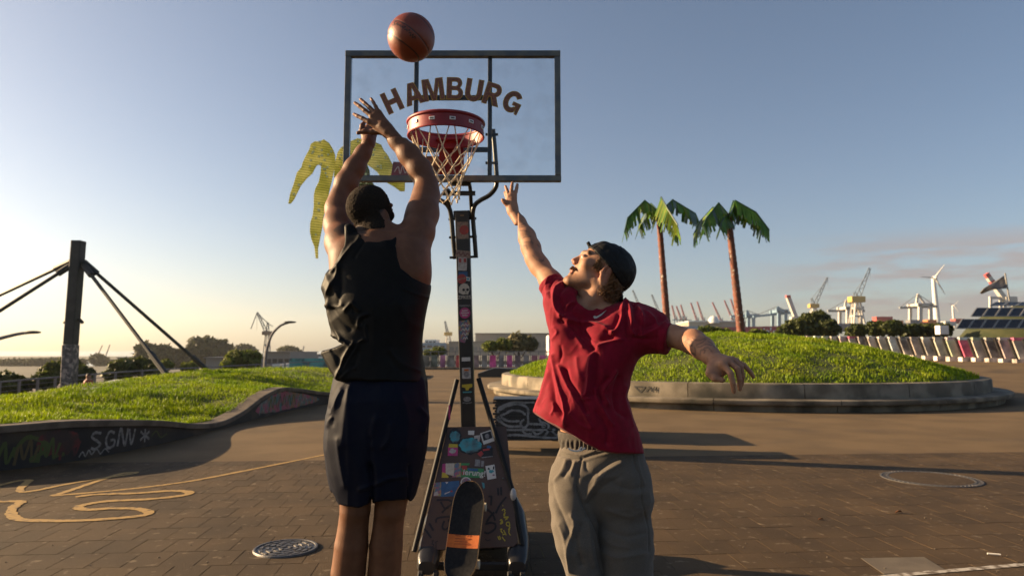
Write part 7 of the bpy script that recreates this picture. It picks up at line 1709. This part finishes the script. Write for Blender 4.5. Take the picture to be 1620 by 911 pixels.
# ---------------------------------------------------------------- harbour
M_cw = mat('white_crane_paint', (.55, .52, .47), (.45, .42, .38), scale=.05, rough=.6); M_cr = mat('red_crane_paint', (.42, .09, .09), rough=.6); M_cb = mat('blue_crane_paint', (.17, .27, .36), rough=.6); M_cy = mat('yellow_crane_paint', (.50, .33, .08), rough=.6); M_cg = mat('grey_steel', (.17, .19, .21), rough=.6)
def lattice(mb, a, b, w_, n_=8, th=.5):
    a = np.array(a); b = np.array(b); d = b - a; s_ = np.cross(d / np.linalg.norm(d), (0, 1, 0)); s_ = s_ / (np.linalg.norm(s_) + 1e-9) * w_ / 2
    mb.beam(a + s_, b + s_ * .4, th, th); mb.beam(a - s_, b - s_ * .4, th, th)
    for k in range(n_):
        p0 = a + d * k / n_; p1 = a + d * (k + 1) / n_; f0, f1 = 1 - .6 * k / n_, 1 - .6 * (k + 1) / n_
        sg = 1 if k % 2 else -1; mb.beam(p0 + s_ * sg * f0, p1 - s_ * sg * f1, th * .7, th * .7)
def jib_crane(foot, slew, peak, tip, Y, mb_, mc, label, wd=1.0, hook=True):
    """harbour slewing crane: portal tower, yellow cab, lattice jib, back mast, counterweight"""
    F_, S_, K_, T_ = (P(*q_, Y) for q_ in (foot, slew, peak, tip)); t_ = thing('harbour_crane', label, 'crane', (F_[0], Y, F_[2]), 'harbour cranes')
    h_ = S_[2] - F_[2]; w_ = h_ * .22 * wd; mb = MB()
    for sx in (-1, 1):
        for sy in (-1, 1): mb.beam((F_[0] + sx * w_, Y + sy * w_, F_[2]), (S_[0] + sx * w_ * .45, Y + sy * w_ * .45, S_[2]), w_ * .28, w_ * .28)
    for f_ in (.35, .7): mb.box((F_[0] + (S_[0] - F_[0]) * f_, Y, F_[2] + h_ * f_), (w_ * 2.2 * (1 - .5 * f_), w_ * 2.2 * (1 - .5 * f_), h_ * .05))
    mb.build('portal', mb_, t_); MB().box(S_ + np.array((0, 0, w_ * .4)), (w_ * 2.6, w_ * 1.8, w_ * 1.1)).build('machine_house', mc, t_, bevel=w_ * .1)
    mb = MB(); lattice(mb, S_, T_, w_ * .9, 9, max(.35, S(.9, Y))); mb.build('jib', M_cg, t_); mb = MB(); lattice(mb, S_ + (0, 0, w_ * .5), K_, w_ * .9, 4, max(.35, S(.8, Y))); mb.build('back_mast', M_cg, t_)
    mb = MB(); mb.tube([K_, S_ + (T_ - S_) * .8], S(.35, Y), 4); 
    if hook: mb.tube([T_, T_ - (0, 0, h_ * .5)], S(.3, Y), 4)
    mb.build('ropes', M_cg, t_)
jib_crane((1355, 512), (1355, 477), (1352, 462), (1376, 424), 560, M_cw, M_cy, 'yellow cabbed harbour crane with the taller raised jib', 1.1)
jib_crane((1287, 512), (1287, 486), (1284, 472), (1309, 439), 600, M_cw, M_cy, 'yellow cabbed harbour crane rising from behind the large bush')
jib_crane((710, 552), (709, 530), (706, 520), (704, 508), 520, M_cw, M_cy, 'small yellow cabbed crane left of the hoop post')
jib_crane((420, 585), (423, 529), (424, 510), (407, 494), 330, M_cg, mat('rusty_cab', (.20, .12, .08), rough=.7), 'dark shipyard crane with raised jib beside the street lamp', .45)
mb = MB(); mb.tube([P(407, 494, 330), P(397, 520, 330)], S(.8, 330), 5); mb.tube([P(407, 494, 330), P(424, 512, 330), P(432, 516, 330)], S(.6, 330), 5); o = mb.build('crane_jib_end', M_cg); ident(o, 'drooping jib end of the dark shipyard crane', 'crane jib')
for i, (fx_, fy_, tx, ty, lab) in enumerate(((150, 572, 162, 546, 'tiny pale crane right of the mast, lower one'), (164, 572, 174, 545, 'tiny pale crane right of the mast, higher one'), (468, 565, 463, 548, 'tiny far crane just left of the shooter, left one'), (477, 565, 481, 547, 'tiny far crane just left of the shooter, right one'))):
    jib_crane((fx_, 578), (fx_, fy_), (fx_ - 2, fy_ - 5), (tx, ty), 900, M_cg, M_cg, lab, .5, False)
def bridge_crane(x0, x1, yb_, yt, boom, mt, label, Y, apex=None):
    """ship-to-shore gantry: four legs, cross beams, long boom, apex frame with stays"""
    t_ = thing('gantry_crane', label, 'crane', P((x0 + x1) / 2, yb_, Y), 'gantry cranes'); w_ = S(4.2, Y); dp = S(26, Y)
    mb = MB()
    for x in (x0, x1):
        for dy in (0, dp): a = P(x, yb_, Y); b = P(x, yt, Y); MB().beam((a[0], Y + dy, a[2]), (b[0], Y + dy, b[2]), w_, w_).build('leg', mt, t_)
    a, b = P(x0, yt, Y), P(x1, yt, Y)
    mb = MB(); mb.beam(a - (w_, 0, 0), b + (w_, 0, 0), w_, w_ * 1.2); mb.beam(a - (w_, -dp, 0), b + (w_, dp, 0), w_, w_ * 1.2)
    for q_ in (a, b): mb.beam(q_, q_ + np.array((0, dp, 0)), w_, w_)
    mb.build('portal_beam', mt, t_)
    c, d = P(boom[0][0], boom[0][1], Y), P(boom[1][0], boom[1][1], Y); MB().beam(c + (0, dp / 2, 0), d + (0, dp / 2, 0), w_, w_ * .8).build('boom', M_cg if mt is M_cw else mt, t_)
    if apex is not None:
        p = P(*apex, Y) + (0, dp / 2, 0); mb = MB(); mb.beam(P(x0 + 2, yt, Y) + (0, dp / 2, 0), p, w_ * .7, w_ * .7); mb.beam(P(x1, yt, Y) + (0, dp / 2, 0), p, w_ * .6, w_ * .6); mb.build('apex_frame', mt, t_)
        mb = MB(); mb.tube([p, c + (0, dp / 2, 0)], S(.5, Y), 4); mb.tube([p, d + (0, dp / 2, 0)], S(.5, Y), 4); mb.build('stay', M_cg, t_)
    return t_
bridge_crane(1455, 1472, 514, 482, ((1430, 486), (1490, 484)), M_cw, 'white gantry crane in front of the large wind turbine', 620, (1460, 464))
bridge_crane(1341, 1362, 516, 487, ((1315, 491), (1374, 491)), M_cw, 'white gantry crane behind the taller yellow cabbed crane', 660, (1345, 474))
bridge_crane(1232, 1243, 520, 492, ((1196, 500), (1256, 494)), M_cb, 'blue gantry crane left of the large bush', 640, (1235, 484))
bridge_crane(1184, 1192, 522, 500, ((1160, 500), (1205, 497)), M_cb, 'blue gantry crane right of the second palm trunk', 700, (1186, 490))
# raised booms of the far container cranes
for i, (xb, yb_, xt, yt) in enumerate(((1069, 506, 1063, 483), (1078, 506, 1070, 484), (1084, 506, 1077, 482), (1103, 508, 1093, 479), (1113, 508, 1103, 477), (1141, 508, 1127, 478), (1160, 508, 1146, 475), (1166, 504, 1156, 473))):
    t_ = thing('container_crane', ('leftmost', 'second', 'third', 'fourth', 'fifth', 'sixth', 'seventh', 'rightmost')[i] + ' of the far container cranes with raised red booms', 'crane', P(xb, 515, 950), 'far container cranes')
    mb = MB(); lattice(mb, P(xb, yb_, 950), P(xt, yt, 950), S(2.6, 950), 6, S(1.0, 950)); mb.build('boom', M_cr, t_)
    mb = MB()
    for dx in (-3, 3): mb.beam(P(xb + dx, 522, 950), P(xb + dx * .6, yb_ - 6, 950), S(1.2, 950), S(1.2, 950))
    mb.beam(P(xb - 6, yb_, 950), P(xb + 10, yb_, 950), S(1.4, 950), S(1.4, 950)); mb.build('portal', M_cb, t_)
for i, (xb, yb_, xt, yt) in enumerate(((1018, 500, 1001, 459), (1045, 500, 1031, 466))):
    t_ = thing('tower_jib', ('steeper', 'flatter')[i] + ' grey jib rising behind the red shirt shoulder', 'crane', P(xb, 520, 800), 'grey jibs'); mb = MB(); lattice(mb, P(xb, yb_, 800), P(xt, yt, 800), S(4, 800), 9, S(.9, 800)); mb.build('jib', M_cg, t_); MB().beam(P(xb, 525, 800), P(xb, yb_, 800), S(4, 800), S(4, 800)).build('tower', M_cg, t_)
# striped boom crane behind the banner
t_ = thing('striped_boom_crane', 'white crane with red striped raised boom behind the banner', 'crane', P(1580, 490, 420)); a, b = P(1592, 478, 420), P(1560, 433, 420)
for k in range(8):
    MB().beam(a + (b - a) * k / 8, a + (b - a) * (k + 1) / 8, S(9 - .5 * k, 420), S(7, 420)).build('boom_section', M_cr if k in (5, 7) else M_cw, t_)
mb = MB()
for x in (1567, 1583, 1590, 1603): mb.beam(P(x, 500, 420), P(x, 470, 420), S(3.5, 420), S(3.5, 420))
mb.beam(P(1565, 471, 420), P(1606, 471, 420), S(4, 420), S(4, 420)); mb.build('portal', M_cw, t_)
MB().box(P(1598, 474, 419), (S(18, 420), S(8, 420), S(9, 420))).build('machine_house', M_cw, t_)
t_ = thing('ship_derrick', 'white slanting derrick post left of the large bush', 'crane', P(1257, 518, 450)); MB().beam(P(1264, 516, 450), P(1246, 468, 450), S(6, 450), S(6, 450)).build('boom', M_cw, t_); MB().box(P(1262, 508, 451), (S(22, 450), S(10, 450), S(14, 450))).build('deckhouse', M_cw, t_); MB().box(P(1246.5, 469, 449.5), (S(6.5, 450), S(6.5, 450), S(4, 450))).build('tip', M_cr, t_)
# --- wind turbines at rest
def turbine(hub, base, tips, Y, label):
    t_ = thing('wind_turbine', label, 'wind turbine', P(*base, Y), 'wind turbines'); h_, b_ = P(*hub, Y), P(*base, Y)
    mb = MB(); mb.tube([b_, h_], [S(4.6, Y) * (abs(base[1] - hub[1]) / 75), S(2.6, Y) * (abs(base[1] - hub[1]) / 75)], 14); mb.build('tower', M_wht, t_, True)
    sc = abs(base[1] - hub[1]) / 75; MB().sphere(h_ - (0, S(3, Y), 0), S(3.2 * sc, Y), 12, 8, (1, 1.8, .9)).build('nacelle', M_wht, t_, True)
    for tx, ty in tips:
        q_ = P(tx, ty, Y); d = q_ - h_; s_ = np.cross(d / np.linalg.norm(d), (.57, .82, 0)); vs = []
        for k in range(9):
            u_ = k / 8; wd = S(3.4 * sc, Y) * (.55 + 1.1 * u_ * 3 if u_ < .15 else 1.05 - .85 * u_); c = h_ - (0, S(4, Y), 0) + d * u_
            vs += [c + s_ * wd * .5, c + np.array((-.57, -.82, 0)) * wd * .2, c - s_ * wd * .5, c - np.array((-.57, -.82, 0)) * wd * .2]
        MB().add(vs, [(4 * k + i, 4 * k + (i + 1) % 4, 4 * k + 4 + (i + 1) % 4, 4 * k + 4 + i) for k in range(8) for i in range(4)] + [(3, 2, 1, 0), (32, 33, 34, 35)]).build('blade', M_wht, t_, True)
turbine((1476.5, 440), (1484, 522), ((1492, 419), (1453, 438), (1493, 466)), 900, 'large white wind turbine behind the gantry crane')
turbine((1507, 483), (1510, 520), ((1514, 476), (1498, 480), (1514, 494)), 1500, 'small distant wind turbine left of the dome')
# --- container ship with red hull and white lettering
M_hull = mat('red_ship_hull', (.36, .035, .055), (.30, .03, .045), scale=.1, rough=.55, world=True)
YB = 400; hl, hr_ = P(1130, 535, YB), P(1282, 535, YB); ship = thing('container_ship', 'ship with dark red hull and white lettering behind the mound', 'ship', (hl[0] + 20, YB + 8, -9))
zt_ = P(1200, 518, YB)[2]; MB().prism([(hl[0], -9), (hr_[0] + 4, -9), (hr_[0] + 9, zt_ + 1.5), (hl[0], zt_)], YB, YB + 16, ((0, 0, 0), (1, 0, 0), (0, 0, 1), (0, 1, 0))).build('hull', M_hull, ship)
lettering('lettering', "it's", (P(1218, 526, YB - .15), (1, 0, 0), (0, 0, 1), (0, -1, 0)), S(20, YB), M_wht, ship, .06); lettering('lettering', "faultic", (P(1190, 530, YB - .15), (1, 0, 0), (0, 0, 1), (0, -1, 0)), S(8, YB), M_wht, ship) if False else None
# --- warehouses, ferry terminal, containers
def block(name, px0, px1, yb_, yt, Y, dep, mt, label, cat='building', bands=0, mtb=None, roof=None):
    a, b = P(px0, yb_, Y), P(px1, yb_, Y); zt2 = P((px0 + px1) / 2, yt, Y)[2]; t_ = thing(name, label, cat, ((a[0] + b[0]) / 2, Y, a[2]))
    MB().box(((a[0] + b[0]) / 2, Y + dep / 2, (a[2] + zt2) / 2), (b[0] - a[0], dep, zt2 - a[2])).build('wall', mt, t_)
    if roof is not None: MB().box(((a[0] + b[0]) / 2, Y + dep / 2, zt2 + S(.6, Y)), (b[0] - a[0] + S(2, Y), dep + 2, S(1.2, Y))).build('roof', roof, t_)
    for k in range(bands):
        z_ = a[2] + (zt2 - a[2]) * (k + .75) / (bands + .5); n_ = max(3, int((px1 - px0) / 9))
        for j in range(n_): x0_ = a[0] + (b[0] - a[0]) * (j + .15) / n_; x1_ = a[0] + (b[0] - a[0]) * (j + .85) / n_; MB().box(((x0_ + x1_) / 2, Y - .06, z_), (x1_ - x0_, .2, (zt2 - a[2]) / (bands + .5) * .42)).build('window', mtb or M_pv, t_)
    return t_
M_ware = mat('sand_cladding', (.36, .30, .24), (.30, .25, .20), scale=.05, rough=.8, world=True); M_ware2 = mat('grey_brown_cladding', (.24, .22, .20), (.19, .18, .17), scale=.05, rough=.8, world=True); M_bluegl = mat('blue_glass_front', (.14, .22, .30), (.18, .27, .35), scale=.1, rough=.3, world=True)
block('warehouse', 710, 775, 562, 541, 430, 40, M_ware, 'sand coloured warehouse left part behind the hoop post', bands=1, mtb=M_ware2, roof=M_ware2)
block('warehouse', 752, 886, 562, 528, 460, 60, M_ware, 'large sand coloured warehouse behind the fence', bands=1, mtb=M_ware2, roof=M_ware2)
block('warehouse', 868, 892, 562, 530, 300, 20, M_wht, 'white block with dark glazed side next to the red shirt', bands=2, mtb=M_pv)
block('office_building', 664, 705, 562, 542, 420, 30, M_bluegl, 'blue glass office left of the hoop post', bands=2, mtb=M_pv)
block('office_building', 672, 690, 544, 537, 430, 20, M_wht, 'white rooftop storey above the blue office', bands=1)
block('shed', 325, 365, 590, 566, 150, 20, M_ware2, 'grey shed roof between bush and wood', roof=M_rail)
block('shed', 420, 458, 586, 557, 180, 25, M_ware2, 'long grey shed behind the street lamp', bands=1, mtb=M_mast, roof=M_rail)
block('hut', 430, 443, 592, 575, 70, 4, M_wht, 'left white hut beside the teal hoarding', 'hut'); block('hut', 446, 456, 592, 575, 70, 4, M_wht, 'right white hut beside the teal hoarding', 'hut')
block('quay_building', 455, 530, 580, 560, 260, 30, M_ware2, 'low grey quay building behind the teal hoarding', bands=2, mtb=M_wht)
block('far_hall', 185, 235, 582, 566, 420, 40, M_ware2, 'pale far hall on the bank left of the wood', roof=M_rail)
block('terminal', 1015, 1130, 535, 516, 520, 40, M_bluegl, 'long pale blue terminal behind the raised sleeve', bands=2, mtb=M_wht)
block('terminal', 1090, 1180, 530, 509, 560, 40, M_ware, 'beige terminal hall between the two palms', bands=1, mtb=M_ware2, roof=M_wht)
t_ = thing('tent_dome', 'small white dome tent on the beige terminal', 'tent', P(1129, 512, 555)); MB().lathe([(S(9, 555), 0), (S(8, 555), S(6, 555)), (S(5, 555), S(10, 555)), (.01, S(12, 555))], P(1129, 511, 560), 16).build('cloth', M_wht, t_, True)
rnd = random.Random(11)
M_cont = [mat('container_red', (.38, .07, .06), rough=.6), mat('container_orange', (.50, .16, .05), rough=.6), mat('container_grey', (.16, .16, .17), rough=.6), mat('container_white', (.48, .46, .43), rough=.6), mat('container_blue', (.06, .13, .24), rough=.6)]
cn_names = ('red', 'orange', 'dark grey', 'white', 'blue')
spots = [(1396, 514, 10, 0, 26), (1396, 506, 10, 0, 26), (1417, 512, 10, 1, 18), (1437, 515, 8, 2, 20), (1444, 510, 8, 2, 16), (1455, 513, 8, 1, 18), (1471, 510, 9, 1, 15), (1480, 514, 9, 2, 18), (1500, 512, 8, 3, 18), (1515, 508, 8, 0, 16), (1408, 517, 7, 3, 16), (1300, 519, 14, 4, 60), (1340, 518, 14, 2, 50)]
for i, (x, y, h_, ci, w_) in enumerate(spots):
    c = P(x, y, 480 + 4 * i); mb = MB(); mb.box(c, (S(w_, 480), 6, S(h_, 480))); o = mb.build('container_stack', M_cont[ci], bevel=.1); ident(o, cn_names[ci] + ' container block, number %d from the bush towards the dome' % (i + 1) if False else cn_names[ci] + ' containers ' + ('behind the low bushes', 'on the upper tier right of the yellow cabbed crane', 'between the two gantry cranes', 'left of the white gantry crane', 'against the left leg of the white gantry', 'under the white gantry crane', 'under the large wind turbine tower', 'below the turbine beside the bushes', 'right of the turbine foot', 'just left of the dome edge', 'low in the row behind bushes', 'in a long row behind the large bush', 'in a long row below the tall jib crane')[i], 'container', 'harbour containers')
    mb = MB()

# ---------------------------------------------------------------- thin evening haze over river and harbour
hz_b = MB(); hz_b.box((0, 1500, 70), (7000, 3200, 162)); hzo = hz_b.build('haze'); ident(hzo, kind='stuff')
m = bpy.data.materials.new('evening_haze'); m.use_nodes = True; t_ = m.node_tree; t_.nodes.remove(t_.nodes['Principled BSDF'])
pv_ = t_.nodes.new('ShaderNodeVolumePrincipled'); pv_.inputs['Color'].default_value = (.90, .93, .97, 1); pv_.inputs['Density'].default_value = .00012; pv_.inputs['Anisotropy'].default_value = .35
t_.links.new(pv_.outputs[0], t_.nodes['Material Output'].inputs['Volume']); hzo.data.materials.append(m)
